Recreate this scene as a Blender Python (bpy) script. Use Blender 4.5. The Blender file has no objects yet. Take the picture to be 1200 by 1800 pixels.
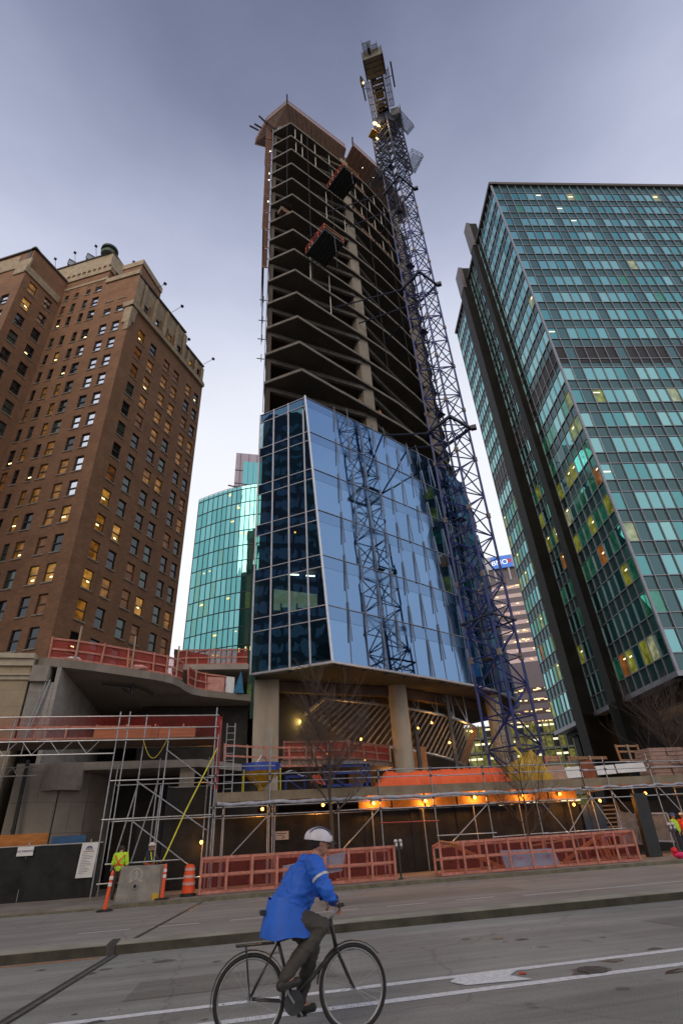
import bpy, math, random
from math import sin, cos, pi, radians, atan2, sqrt, hypot
from mathutils import Vector, Matrix
random.seed(7)
SC = bpy.context.scene
# ------------------------------------------------------------------ camera
YAW, TILT, ROLL, EYE = radians(14), radians(31.8), radians(3.45), 1.6
h = Vector((sin(YAW), cos(YAW), 0)); R0 = Vector((cos(YAW), -sin(YAW), 0))
fw = h*cos(TILT) + Vector((0, 0, sin(TILT))); U0 = R0.cross(fw)
rt = R0*cos(ROLL) - U0*sin(ROLL); up = R0*sin(ROLL) + U0*cos(ROLL)
cd = bpy.data.cameras.new('camera'); cam = bpy.data.objects.new('camera', cd)
SC.collection.objects.link(cam); SC.camera = cam
M4 = Matrix(((rt.x, up.x, -fw.x, 0), (rt.y, up.y, -fw.y, 0), (rt.z, up.z, -fw.z, EYE), (0, 0, 0, 1)))
cam.matrix_world = M4
cd.sensor_fit = 'VERTICAL'; cd.sensor_height = 36; cd.lens = 926/1800*36
cd.clip_start = 0.1; cd.clip_end = 3000
# ------------------------------------------------------------------ sky
W = bpy.data.worlds.new('World'); SC.world = W; W.use_nodes = True
nt = W.node_tree; nt.nodes.clear()
out = nt.nodes.new('ShaderNodeOutputWorld'); bg = nt.nodes.new('ShaderNodeBackground')
sky = nt.nodes.new('ShaderNodeTexSky'); sky.sky_type = 'NISHITA'; sky.sun_disc = False
sky.sun_elevation = radians(12); sky.sun_rotation = radians(-150)
bg.inputs['Strength'].default_value = 0.1
tc = nt.nodes.new('ShaderNodeTexCoord'); sep = nt.nodes.new('ShaderNodeSeparateXYZ')
nt.links.new(tc.outputs['Generated'], sep.inputs[0])
ns = nt.nodes.new('ShaderNodeTexNoise'); ns.inputs['Scale'].default_value = 1.6; ns.inputs['Detail'].default_value = 7
mp = nt.nodes.new('ShaderNodeMapping'); mp.inputs['Scale'].default_value = (1, 1, 2.2)
nt.links.new(tc.outputs['Generated'], mp.inputs[0]); nt.links.new(mp.outputs[0], ns.inputs['Vector'])
ma = nt.nodes.new('ShaderNodeMath'); ma.operation = 'MULTIPLY_ADD'
ma.inputs[1].default_value = 0.24; nt.links.new(ns.outputs['Fac'], ma.inputs[0])
mb_ = nt.nodes.new('ShaderNodeMath'); mb_.operation = 'SUBTRACT'; mb_.inputs[1].default_value = 0.13
nt.links.new(sep.outputs['Z'], mb_.inputs[0]); nt.links.new(mb_.outputs[0], ma.inputs[2])
rp = nt.nodes.new('ShaderNodeValToRGB'); nt.links.new(ma.outputs[0], rp.inputs[0])
cr = rp.color_ramp; cr.interpolation = 'B_SPLINE'
cr.elements[0].position = 0.0; cr.elements[0].color = (.90, .87, .92, 1)
cr.elements[1].position = 1.0; cr.elements[1].color = (.125, .140, .225, 1)
for p_, c_ in ((0.35, (.99, .98, 1.0)), (0.62, (.90, .925, .99)), (0.77, (.56, .60, .77)), (0.89, (.27, .30, .435))):
    e = cr.elements.new(p_); e.color = (*c_, 1)
vs_ = nt.nodes.new('ShaderNodeVectorMath'); vs_.operation = 'SCALE'; vs_.inputs['Scale'].default_value = 10
nt.links.new(rp.outputs[0], vs_.inputs[0])
mx = nt.nodes.new('ShaderNodeMixRGB'); mx.inputs[0].default_value = 0.92
nt.links.new(sky.outputs[0], mx.inputs[1]); nt.links.new(vs_.outputs[0], mx.inputs[2])
nt.links.new(mx.outputs[0], bg.inputs[0]); nt.links.new(bg.outputs[0], out.inputs[0])
# ------------------------------------------------------------------ sun (overcast dusk)
sl = bpy.data.lights.new('sun', 'SUN'); sl.energy = 1.3; sl.angle = radians(40); sl.color = (1, .80, .60)
so = bpy.data.objects.new('sun', sl); SC.collection.objects.link(so)
so.rotation_euler = (radians(58), 0, radians(-30))
SC.view_settings.view_transform = 'Standard'; SC.view_settings.look = 'None'
SC.view_settings.exposure = 0.15; SC.view_settings.gamma = 1
SC.cycles.max_bounces = 6; SC.cycles.transparent_max_bounces = 12

# ------------------------------------------------------------------ materials
MATS = {}
def mat(name, col, rough=.7, metal=0, var=.25, scale=3.0, bump=0.0, emit=None, es=0, alpha=1, detail=5, col2=None, stretch=None, spec=None):
    if name in MATS: return MATS[name]
    m = bpy.data.materials.new(name); m.use_nodes = True; n = m.node_tree; b = n.nodes['Principled BSDF']
    b.inputs['Roughness'].default_value = rough; b.inputs['Metallic'].default_value = metal
    if spec is not None: b.inputs['Specular IOR Level'].default_value = spec
    t = n.nodes.new('ShaderNodeTexCoord'); mpn = n.nodes.new('ShaderNodeMapping')
    n.links.new(t.outputs['Object'], mpn.inputs[0])
    if stretch: mpn.inputs['Scale'].default_value = stretch
    no = n.nodes.new('ShaderNodeTexNoise'); no.inputs['Scale'].default_value = scale; no.inputs['Detail'].default_value = detail
    no.inputs['Roughness'].default_value = .65
    n.links.new(mpn.outputs[0], no.inputs['Vector'])
    r = n.nodes.new('ShaderNodeValToRGB'); r.color_ramp.elements[0].position = .3; r.color_ramp.elements[1].position = .7
    c2 = col2 if col2 else tuple(min(1, c*(1+var)) for c in col)
    r.color_ramp.elements[0].color = (*(tuple(c*(1-var) for c in col) if not col2 else col), 1)
    r.color_ramp.elements[1].color = (*c2, 1)
    n.links.new(no.outputs['Fac'], r.inputs[0]); n.links.new(r.outputs[0], b.inputs['Base Color'])
    if bump:
        bp = n.nodes.new('ShaderNodeBump'); bp.inputs['Strength'].default_value = bump; bp.inputs['Distance'].default_value = .02
        n.links.new(no.outputs['Fac'], bp.inputs['Height']); n.links.new(bp.outputs[0], b.inputs['Normal'])
    if emit:
        b.inputs['Emission Color'].default_value = (*emit, 1); b.inputs['Emission Strength'].default_value = es
    if alpha < 1: b.inputs['Alpha'].default_value = alpha
    MATS[name] = m; return m

def glass(name, tint, dark, fac, rough=.02, wob=0.0, wscale=.6, emit=None, es=0, see=0.0, spot=None):
    """coated architectural glass: tinted mirror over a dark room"""
    if name in MATS: return MATS[name]
    m = bpy.data.materials.new(name); m.use_nodes = True; n = m.node_tree; n.nodes.clear()
    o = n.nodes.new('ShaderNodeOutputMaterial')
    g = n.nodes.new('ShaderNodeBsdfGlossy'); g.inputs['Color'].default_value = (*tint, 1); g.inputs['Roughness'].default_value = rough
    t = n.nodes.new('ShaderNodeTexCoord')
    if wob:
        no = n.nodes.new('ShaderNodeTexNoise'); no.inputs['Scale'].default_value = wscale; no.inputs['Detail'].default_value = 1
        n.links.new(t.outputs['Object'], no.inputs['Vector'])
        bp = n.nodes.new('ShaderNodeBump'); bp.inputs['Strength'].default_value = wob; bp.inputs['Distance'].default_value = .1
        n.links.new(no.outputs['Fac'], bp.inputs['Height']); n.links.new(bp.outputs[0], g.inputs['Normal'])
    d = n.nodes.new('ShaderNodeBsdfDiffuse'); d.inputs['Color'].default_value = (*dark, 1)
    base = d.outputs[0]
    if see:
        tr = n.nodes.new('ShaderNodeBsdfTransparent'); tr.inputs[0].default_value = (*[min(1, c) for c in (.55, .75, .75)], 1)
        mm = n.nodes.new('ShaderNodeMixShader'); mm.inputs[0].default_value = see
        n.links.new(base, mm.inputs[1]); n.links.new(tr.outputs[0], mm.inputs[2]); base = mm.outputs[0]
    if emit:
        em = n.nodes.new('ShaderNodeEmission'); em.inputs['Strength'].default_value = es
        no2 = n.nodes.new('ShaderNodeTexNoise'); no2.inputs['Scale'].default_value = 1.3; no2.inputs['Detail'].default_value = 3
        n.links.new(t.outputs['Object'], no2.inputs['Vector'])
        rr = n.nodes.new('ShaderNodeValToRGB'); rr.color_ramp.elements[0].position = .35; rr.color_ramp.elements[1].position = .68
        rr.color_ramp.elements[0].color = (*[c*.25 for c in emit], 1); rr.color_ramp.elements[1].color = (*emit, 1)
        if spot:
            e3 = rr.color_ramp.elements.new(.8); e3.color = (*spot, 1)
        n.links.new(no2.outputs['Fac'], rr.inputs[0]); n.links.new(rr.outputs[0], em.inputs[0])
        ad = n.nodes.new('ShaderNodeAddShader'); n.links.new(base, ad.inputs[0]); n.links.new(em.outputs[0], ad.inputs[1]); base = ad.outputs[0]
    lw_ = n.nodes.new('ShaderNodeLayerWeight'); lw_.inputs['Blend'].default_value = .5
    fr = n.nodes.new('ShaderNodeMath'); fr.operation = 'POWER'; fr.inputs[1].default_value = 4.0; n.links.new(lw_.outputs['Facing'], fr.inputs[0])
    mf = n.nodes.new('ShaderNodeMath'); mf.operation = 'MULTIPLY_ADD'; mf.inputs[1].default_value = 1-fac; mf.inputs[2].default_value = fac
    mf.use_clamp = True
    n.links.new(fr.outputs[0], mf.inputs[0])
    ms = n.nodes.new('ShaderNodeMixShader'); n.links.new(mf.outputs[0], ms.inputs[0])
    n.links.new(base, ms.inputs[1]); n.links.new(g.outputs[0], ms.inputs[2]); n.links.new(ms.outputs[0], o.inputs[0])
    MATS[name] = m; return m

def brickmat(name, c1, c2, mortar, w=.3, hh=.1):
    m = bpy.data.materials.new(name); m.use_nodes = True; n = m.node_tree; b = n.nodes['Principled BSDF']
    b.inputs['Roughness'].default_value = .85
    t = n.nodes.new('ShaderNodeTexCoord'); br = n.nodes.new('ShaderNodeTexBrick')
    br.inputs['Scale'].default_value = 1; br.inputs['Brick Width'].default_value = w; br.inputs['Row Height'].default_value = hh
    br.inputs['Mortar Size'].default_value = .012; br.inputs['Color1'].default_value = (*c1, 1); br.inputs['Color2'].default_value = (*c2, 1)
    br.inputs['Mortar'].default_value = (*mortar, 1)
    n.links.new(t.outputs['UV'], br.inputs['Vector'])
    no = n.nodes.new('ShaderNodeTexNoise'); no.inputs['Scale'].default_value = .35; no.inputs['Detail'].default_value = 8; no.inputs['Roughness'].default_value = .7
    n.links.new(t.outputs['UV'], no.inputs['Vector'])
    r = n.nodes.new('ShaderNodeValToRGB'); r.color_ramp.elements[0].position = .3; r.color_ramp.elements[1].position = .7
    r.color_ramp.elements[0].color = (.7, .68, .66, 1); r.color_ramp.elements[1].color = (1.15, 1.12, 1.1, 1)
    n.links.new(no.outputs['Fac'], r.inputs[0])
    mu = n.nodes.new('ShaderNodeMixRGB'); mu.blend_type = 'MULTIPLY'; mu.inputs[0].default_value = 1
    n.links.new(br.outputs['Color'], mu.inputs[1]); n.links.new(r.outputs[0], mu.inputs[2]); n.links.new(mu.outputs[0], b.inputs['Base Color'])
    MATS[name] = m; return m

def netmat(name, col, dens=.75, cell=60):
    """woven netting: opaque threads with small holes"""
    m = bpy.data.materials.new(name); m.use_nodes = True; n = m.node_tree; b = n.nodes['Principled BSDF']
    b.inputs['Base Color'].default_value = (*col, 1); b.inputs['Roughness'].default_value = .8
    t = n.nodes.new('ShaderNodeTexCoord'); no = n.nodes.new('ShaderNodeTexNoise'); no.inputs['Scale'].default_value = cell; no.inputs['Detail'].default_value = 1
    n.links.new(t.outputs['UV'], no.inputs['Vector'])
    no2 = n.nodes.new('ShaderNodeTexNoise'); no2.inputs['Scale'].default_value = 1.2; n.links.new(t.outputs['UV'], no2.inputs['Vector'])
    r = n.nodes.new('ShaderNodeValToRGB'); r.color_ramp.elements[0].color = (*[c*.6 for c in col], 1); r.color_ramp.elements[1].color = (*[min(1, c*1.3) for c in col], 1)
    n.links.new(no2.outputs['Fac'], r.inputs[0]); n.links.new(r.outputs[0], b.inputs['Base Color'])
    mth = n.nodes.new('ShaderNodeMath'); mth.operation = 'LESS_THAN'; mth.inputs[1].default_value = .36+dens*.28
    n.links.new(no.outputs['Fac'], mth.inputs[0]); n.links.new(mth.outputs[0], b.inputs['Alpha'])
    MATS[name] = m; return m

concrete = mat('concrete', (.30, .27, .235), .85, var=.28, scale=.9, bump=.3, detail=9)
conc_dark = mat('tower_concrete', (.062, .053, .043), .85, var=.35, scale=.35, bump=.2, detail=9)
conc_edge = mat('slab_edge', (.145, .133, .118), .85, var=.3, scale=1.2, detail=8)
conc_col = mat('column_concrete', (.215, .19, .155), .85, var=.25, scale=.8, detail=9, stretch=(1, 1, .3))
conc_pave = mat('paving_concrete', (.23, .205, .18), .9, var=.3, scale=.7, bump=.3, detail=10)
kerb_m = mat('kerb_concrete', (.24, .22, .185), .9, var=.35, scale=1.5, detail=9)
kerb_moss = mat('mossy_kerb', (.14, .13, .09), .95, var=.45, scale=2.5, detail=9)
steel = mat('galvanised_steel', (.36, .37, .39), .38, .75, var=.25, scale=6)
steel_d = mat('dark_steel', (.06, .062, .07), .5, .4, var=.3, scale=5)
alum = mat('aluminium', (.42, .42, .46), .4, .6, var=.12, scale=2)
timber = mat('timber', (.36, .19, .10), .8, var=.35, scale=4, stretch=(1, 6, 6))
pinkwood = mat('barrier_timber', (.47, .185, .14), .8, var=.35, scale=5, detail=8)
ply = mat('plywood', (.34, .155, .07), .75, var=.3, scale=2.5, stretch=(1, 1, 6))
ply_or = mat('orange_plywood', (.45, .17, .04), .75, var=.35, scale=1.5, stretch=(1, 1, 5))
blue_p = mat('blue_paint', (.012, .03, .20), .4, var=.35, scale=3)
crane_m = mat('crane_blue', (.013, .024, .15), .45, var=.45, scale=1.3, detail=7)
yel_p = mat('yellow_paint', (.52, .31, .02), .5, var=.25, scale=3)
orange_p = mat('orange_plastic', (.80, .09, .02), .4, var=.12, scale=4)
white_p = mat('white_paint', (.72, .72, .72), .6, var=.1, scale=5)
blackm = mat('black_rubber', (.015, .015, .016), .6, var=.3, scale=8)
granite = mat('black_granite', (.009, .009, .008), .6, spec=.2, var=.5, scale=.5, detail=9)
granite_g = mat('brown_granite', (.10, .085, .085), .5, var=.2, scale=1)
bark = mat('bark', (.075, .055, .042), .9, var=.4, scale=9)
rednet = netmat('red_netting', (.36, .035, .025), .62, 45)
rednet2 = netmat('red_debris_mesh', (.30, .022, .014), .36, 60)
brownnet = mat('brown_screen', (.085, .036, .02), .85, var=.4, scale=2)
darkmesh = mat('dark_hoarding_mesh', (.009, .0095, .0105), .5, col2=(.026, .027, .030), scale=1.6, bump=.6, detail=7, spec=.2)
lamp_w = mat('lit_warm_lamp', (1, .6, .2), .5, emit=(1, .46, .09), es=3.2)
lamp_c = mat('lit_white_lamp', (1, 1, 1), .5, emit=(1, .97, .8), es=6)
lamp_y = mat('lit_yellow_lamp', (1, .8, .3), .5, emit=(1, .72, .25), es=5)

# ------------------------------------------------------------------ mesh builder
class MB:
    def __init__(s): s.v = []; s.f = []; s.m = []; s.mi = 0; s.sm = False
    def add(s, vs, fs):
        b = len(s.v); s.v += [tuple(v) for v in vs]
        for f in fs: s.f.append([b+i for i in f]); s.m.append(s.mi)
        return s
    def obox(s, o, a, b, c):
        o, a, b, c = map(Vector, (o, a, b, c))
        if a.cross(b).dot(c) < 0: a, b = b, a
        vs = [o, o+a, o+a+b, o+b, o+c, o+a+c, o+a+b+c, o+b+c]
        return s.add(vs, [(0, 3, 2, 1), (4, 5, 6, 7), (0, 1, 5, 4), (1, 2, 6, 5), (2, 3, 7, 6), (3, 0, 4, 7)])
    def box(s, x0, x1, y0, y1, z0, z1): return s.obox((x0, y0, z0), (x1-x0, 0, 0), (0, y1-y0, 0), (0, 0, z1-z0))
    def cbox(s, c, d, rz=0):
        ca, sa = cos(rz), sin(rz); a = Vector((ca*d[0], sa*d[0], 0)); b = Vector((-sa*d[1], ca*d[1], 0)); c_ = Vector((0, 0, d[2]))
        return s.obox(Vector(c)-a/2-b/2-c_/2, a, b, c_)
    def quad(s, *p): return s.add(p, [tuple(range(len(p)))])
    def tube(s, p0, p1, r, n=6, r1=None, cap=True):
        p0, p1 = Vector(p0), Vector(p1); d = p1-p0
        if d.length < 1e-6: return s
        d.normalize(); a = d.orthogonal().normalized(); b = d.cross(a); r1 = r if r1 is None else r1
        vs = []
        for (p, rr) in ((p0, r), (p1, r1)):
            for i in range(n):
                t = 2*pi*i/n+pi/n; vs.append(p+(a*cos(t)+b*sin(t))*rr)
        fs = [(i, (i+1) % n, n+(i+1) % n, n+i) for i in range(n)]
        if cap: fs += [tuple(reversed(range(n))), tuple(range(n, 2*n))]
        return s.add(vs, fs)
    def bar(s, p0, p1, w, hgt, upv=(0, 0, 1)):
        p0, p1 = Vector(p0), Vector(p1); d = (p1-p0); dn = d.normalized(); u = Vector(upv)
        sd = dn.cross(u)
        if sd.length < 1e-4: sd = dn.cross(Vector((0, 1, 0)))
        sd.normalize(); u = sd.cross(dn)
        return s.obox(p0-sd*w/2-u*hgt/2, d, sd*w, u*hgt)
    def path(s, pts, r, n=6):
        for a, b in zip(pts, pts[1:]): s.tube(a, b, r, n)
        return s
    def prism(s, poly, z0, z1):
        n = len(poly); ar = sum(poly[i][0]*poly[(i+1) % n][1]-poly[(i+1) % n][0]*poly[i][1] for i in range(n))
        if ar < 0: poly = poly[::-1]
        vs = [(x, y, z0) for x, y in poly]+[(x, y, z1) for x, y in poly]
        return s.add(vs, [tuple(reversed(range(n))), tuple(range(n, 2*n))]+[(i, (i+1) % n, n+(i+1) % n, n+i) for i in range(n)])
    def lathe(s, prof, c, n=16, ax='z'):
        c = Vector(c); vs = []; k = len(prof)
        for r, z in prof:
            for i in range(n):
                t = 2*pi*i/n
                vs.append(c+(Vector((r*cos(t), r*sin(t), z)) if ax == 'z' else Vector((r*cos(t), z, r*sin(t)))))
        fs = []
        for j in range(k-1):
            for i in range(n): fs.append((j*n+i, j*n+(i+1) % n, (j+1)*n+(i+1) % n, (j+1)*n+i))
        fs += [tuple(reversed(range(n))), tuple(range((k-1)*n, k*n))]
        return s.add(vs, fs)
    def sphere(s, c, r, n=10, sc=(1, 1, 1)):
        c = Vector(c); vs = [c+Vector((0, 0, -r*sc[2]))]; k = n//2
        for j in range(1, k):
            ph = -pi/2+pi*j/k
            for i in range(n): vs.append(c+Vector((r*cos(ph)*cos(2*pi*i/n)*sc[0], r*cos(ph)*sin(2*pi*i/n)*sc[1], r*sin(ph)*sc[2])))
        vs.append(c+Vector((0, 0, r*sc[2]))); fs = []
        for i in range(n): fs.append((0, 1+(i+1) % n, 1+i))
        for j in range(k-2):
            for i in range(n): fs.append((1+j*n+i, 1+j*n+(i+1) % n, 1+(j+1)*n+(i+1) % n, 1+(j+1)*n+i))
        l = len(vs)-1; b = 1+(k-2)*n
        for i in range(n): fs.append((b+i, b+(i+1) % n, l))
        return s.add(vs, fs)
    def build(s, name, mats, parent=None, origin=None, smooth=False, label=None, bevel=0):
        if not isinstance(mats, (list, tuple)): mats = [mats]
        org = Vector((0, 0, 0))
        if parent is not None:
            r = parent
            while r.parent: r = r.parent
            org = Vector(r.location)
        elif origin is not None: org = Vector(origin)
        me = bpy.data.meshes.new(name)
        me.from_pydata([tuple(Vector(v)-org) for v in s.v], [], s.f)
        for m in mats: me.materials.append(m)
        uv = me.uv_layers.new(name='UVMap')
        for p in me.polygons:
            p.material_index = s.m[p.index]; p.use_smooth = smooth
            nn = p.normal
            if abs(nn.z) > .8:
                for li in p.loop_indices:
                    co = me.vertices[me.loops[li].vertex_index].co+org; uv.data[li].uv = (co.x, co.y)
            else:
                t = Vector((-nn.y, nn.x, 0)).normalized()
                for li in p.loop_indices:
                    co = me.vertices[me.loops[li].vertex_index].co+org; uv.data[li].uv = (co.dot(t), co.z)
        o = bpy.data.objects.new(name, me); SC.collection.objects.link(o)
        if parent is not None: o.parent = parent
        else: o.location = org
        if label: o['label'] = label
        if bevel:
            bm_ = o.modifiers.new('bevel', 'BEVEL'); bm_.width = bevel; bm_.segments = 2; bm_.limit_method = 'ANGLE'
        return o
def tag(o, label=None, cat=None, group=None, kind=None):
    if label: o['label'] = label
    if cat: o['category'] = cat
    if group: o['group'] = group
    if kind: o['kind'] = kind
    return o
def thing(name, label, cat, loc=(0, 0, 0), group=None):
    o = bpy.data.objects.new(name, None); SC.collection.objects.link(o); o.location = loc; o.empty_display_size = .2
    return tag(o, label, cat, group)
def dup(o, dl=(0, 0, 0), parent=None, rz=None):
    c = o.copy(); SC.collection.objects.link(c)
    if parent is not None: c.parent = parent
    else:
        c.location = Vector(o.location)+Vector(dl)
        if rz is not None: c.rotation_euler = (0, 0, rz)
    for ch in o.children: dup(ch, parent=c)
    return c
def text_obj(name, s, size, origin, xdir, ydir, m, parent, depth=.004, align='CENTER'):
    """lettering as a thin mesh; xdir reading direction, ydir up"""
    cu = bpy.data.curves.new('lettering_curve', 'FONT'); cu.body = s; cu.size = size; cu.align_x = align; cu.extrude = depth
    cu.space_line = .9
    o = bpy.data.objects.new('lettering_curve', cu); SC.collection.objects.link(o)
    bpy.context.view_layer.update()
    dg = bpy.context.evaluated_depsgraph_get(); me = bpy.data.meshes.new_from_object(o.evaluated_get(dg))
    bpy.data.objects.remove(o); bpy.data.curves.remove(cu)
    X = Vector(xdir).normalized(); Y = Vector(ydir).normalized(); Z = X.cross(Y)
    r = parent
    while r is not None and r.parent: r = r.parent
    org = Vector(origin)-(Vector(r.location) if r is not None else Vector())
    for v in me.vertices: v.co = org+X*v.co.x+Y*v.co.y+Z*v.co.z
    me.materials.clear(); me.materials.append(m); me.name = name
    ob = bpy.data.objects.new(name, me); SC.collection.objects.link(ob)
    if parent is not None: ob.parent = parent
    return ob

# ================================================================== GROUND
def asphalt(name, base, patch):
    m = bpy.data.materials.new(name); m.use_nodes = True; n = m.node_tree; b = n.nodes['Principled BSDF']; b.inputs['Roughness'].default_value = .72
    t = n.nodes.new('ShaderNodeTexCoord')
    def noise(sc, det, r=.6, st=None):
        no = n.nodes.new('ShaderNodeTexNoise'); no.inputs['Scale'].default_value = sc; no.inputs['Detail'].default_value = det; no.inputs['Roughness'].default_value = r
        if st:
            mm = n.nodes.new('ShaderNodeMapping'); mm.inputs['Scale'].default_value = st; n.links.new(t.outputs['Object'], mm.inputs[0]); n.links.new(mm.outputs[0], no.inputs['Vector'])
        else: n.links.new(t.outputs['Object'], no.inputs['Vector'])
        return no
    def ramp(src, p0, c0, p1, c1):
        r = n.nodes.new('ShaderNodeValToRGB'); r.color_ramp.elements[0].position = p0; r.color_ramp.elements[1].position = p1
        r.color_ramp.elements[0].color = (*c0, 1); r.color_ramp.elements[1].color = (*c1, 1); n.links.new(src.outputs['Fac'], r.inputs[0]); return r
    def mul(a, bb, f=1):
        x = n.nodes.new('ShaderNodeMixRGB'); x.blend_type = 'MULTIPLY'; x.inputs[0].default_value = f; n.links.new(a.outputs[0], x.inputs[1]); n.links.new(bb.outputs[0], x.inputs[2]); return x
    big = ramp(noise(.25, 6), .35, base, .7, patch)
    streak = ramp(noise(.8, 7, .7, (.12, 2.2, 1)), .35, (.72, .70, .68), .65, (1.12, 1.12, 1.12))
    fine = noise(55, 3, .8); fr = ramp(fine, .3, (.5, .5, .5), .72, (1.55, 1.53, 1.5))
    spots = ramp(noise(2.4, 2), .24, (.5, .48, .46), .34, (1, 1, 1))
    c = mul(mul(mul(big, streak), fr), spots, .8)
    # pale hair cracks
    vo = n.nodes.new('ShaderNodeTexVoronoi'); vo.feature = 'DISTANCE_TO_EDGE'; vo.inputs['Scale'].default_value = .33; n.links.new(t.outputs['Object'], vo.inputs['Vector'])
    ns_ = noise(1.5, 5); mxv = n.nodes.new('ShaderNodeMixRGB'); mxv.inputs[0].default_value = .3
    n.links.new(t.outputs['Object'], mxv.inputs[1]); n.links.new(ns_.outputs['Color'], mxv.inputs[2]); n.links.new(mxv.outputs[0], vo.inputs['Vector'])
    rc = n.nodes.new('ShaderNodeValToRGB'); rc.color_ramp.elements[0].position = .0; rc.color_ramp.elements[1].position = .006
    rc.color_ramp.elements[0].color = (.55, .55, .55, 1); rc.color_ramp.elements[1].color = (1, 1, 1, 1); n.links.new(vo.outputs['Distance'], rc.inputs[0])
    c = mul(c, rc, .6)
    n.links.new(c.outputs[0], b.inputs['Base Color'])
    bp = n.nodes.new('ShaderNodeBump'); bp.inputs['Strength'].default_value = .5; bp.inputs['Distance'].default_value = .01
    n.links.new(fine.outputs['Fac'], bp.inputs['Height']); n.links.new(bp.outputs[0], b.inputs['Normal'])
    return m
road_m = asphalt('asphalt', (.23, .226, .215), (.365, .36, .34))
bike_m = asphalt('bike_lane_asphalt', (.24, .23, .215), (.33, .315, .295))
gr = MB(); gr.quad((-700, -400, -.12), (900, -400, -.12), (900, 900, -.12), (-700, 900, -.12))
tag(gr.build('ground', mat('ground_soil', (.10, .09, .08), .9)), kind='structure')
r_ = MB(); r_.quad((-160, -14, 0), (260, -14, 0), (260, 13.2, 0), (-160, 13.2, 0)); tag(r_.build('road', road_m), kind='structure')
r_ = MB(); r_.quad((-160, 13.2, 0), (260, 13.2, 0), (260, 23.3, 0), (-160, 23.3, 0)); tag(r_.build('bike_lane', bike_m), kind='structure')
r_ = MB(); r_.box(-160, 260, 23.36, 90, -.11, .12); tag(r_.build('pavement', conc_pave), kind='structure')
r_ = MB(); r_.box(-160, 260, -40, -14.2, -.11, .12); tag(r_.build('near_pavement', conc_pave), kind='structure')
g = MB()
for i in range(-6, 60):            # pavement kerb stones
    x0 = i*3.0
    if x0 < -4: continue
    g.obox((x0+.004, 23.2, -.05), (2.992, 0, 0), (0, .156, 0), (0, 0, .172))
g.obox((-60, 23.2, -.05), (57, 0, 0), (0, .156, 0), (0, 0, .1))
tag(g.build('pavement_kerb', kerb_moss), kind='structure')
# median strip
md = MB()
md.obox((-160, 13.25, -.02), (158.35, 0, 0), (0, .62, 0), (0, 0, .175)); md.obox((-1.55, 13.25, -.02), (200, 0, 0), (0, .62, 0), (0, 0, .17))
md.obox((-160, 13.24, -.03), (158.35, 0, 0), (0, .012, 0), (0, 0, .165))
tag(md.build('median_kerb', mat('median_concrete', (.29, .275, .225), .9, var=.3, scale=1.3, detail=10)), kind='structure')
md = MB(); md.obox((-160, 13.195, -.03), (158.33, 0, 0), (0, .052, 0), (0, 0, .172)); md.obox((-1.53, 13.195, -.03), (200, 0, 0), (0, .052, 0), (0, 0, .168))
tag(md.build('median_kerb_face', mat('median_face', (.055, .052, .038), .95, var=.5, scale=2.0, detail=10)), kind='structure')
md = MB(); md.box(-160, 200, 13.88, 14.6, -.01, .02); tag(md.build('median_gutter', conc_pave), kind='structure')
# markings
mk = MB(); random.seed(3)
def strip(y0, y1, x0, x1, z=.004, jag=.006):
    x = x0
    while x < x1:
        xe = min(x+random.uniform(.25, .6), x1); a, b_, c_, d_ = [random.uniform(-jag, jag) for _ in range(4)]
        mk.quad((x, y0+a, z), (xe, y0+a, z), (xe, y1+c_, z), (x, y1+c_, z)); x = xe
strip(8.47, 8.62, -30, 60); strip(7.70, 7.86, -30, 60)
mk.quad((3.10, 8.29, .008), (3.21, 8.03, .008), (4.05, 7.93, .008), (3.91, 8.25, .008), (4.2, 8.54, .008), (3.82, 8.60, .008), (3.38, 8.58, .008))
paint = mat('road_paint', (.70, .70, .72), .7, var=.25, scale=14, detail=9)
tag(mk.build('lane_marking', paint), kind='structure')
mk = MB()
for x0 in [-8.9, -5.9, -2.85, -1.2, .7, 2.9, 4.85, 6.85]: strip(17.0, 17.075, x0, x0+1.15, .004, .002)
strip(16.72, 16.80, 8.75, 60, .004, .002)
tag(mk.build('bike_lane_marking', paint), kind='structure')
mk = MB(); x = -30
while x < -1.75:
    xe = x+random.uniform(.2, .5); mk.quad((x, 12.97+random.uniform(-.01, .01), .004), (min(xe, -1.75), 12.97, .004), (min(xe, -1.75), 13.08, .004), (x, 13.08, .004)); x = xe
tag(mk.build('gutter_line', mat('orange_gutter_paint', (.42, .16, .04), .8, var=.4, scale=6)), kind='structure')
tar = mat('joint_rubber', (.05, .048, .045), .5, var=.5, scale=9)
j = MB()
def jline(a, b, w, z, zt=None):
    a, b = Vector((*a, 0)), Vector((*b, 0)); d = (b-a); s = Vector((-d.y, d.x, 0)).normalized()*w/2; d.z = 0
    zt = z if zt is None else zt
    j.quad(a-s+Vector((0, 0, z)), a+s+Vector((0, 0, z)), b+s+Vector((0, 0, z)), b-s+Vector((0, 0, z)))
jline((-2.9, 4.0), (-1.58, 13.15), .05, .012); jline((-2.78, 4.0), (-1.46, 13.15), .035, .012)
j.box(-1.68, -1.53, 13.17, 13.9, .0, .165); jline((-1.62, 13.9), (-.02, 23.15), .10, .006)
tag(j.build('expansion_joint', tar), kind='structure')
j = MB(); jline((-2.84, 4.0), (-1.52, 13.15), .15, .008)
tag(j.build('joint_plate', mat('joint_steel', (.16, .145, .135), .6, .4, var=.4, scale=8)), kind='structure')
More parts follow.
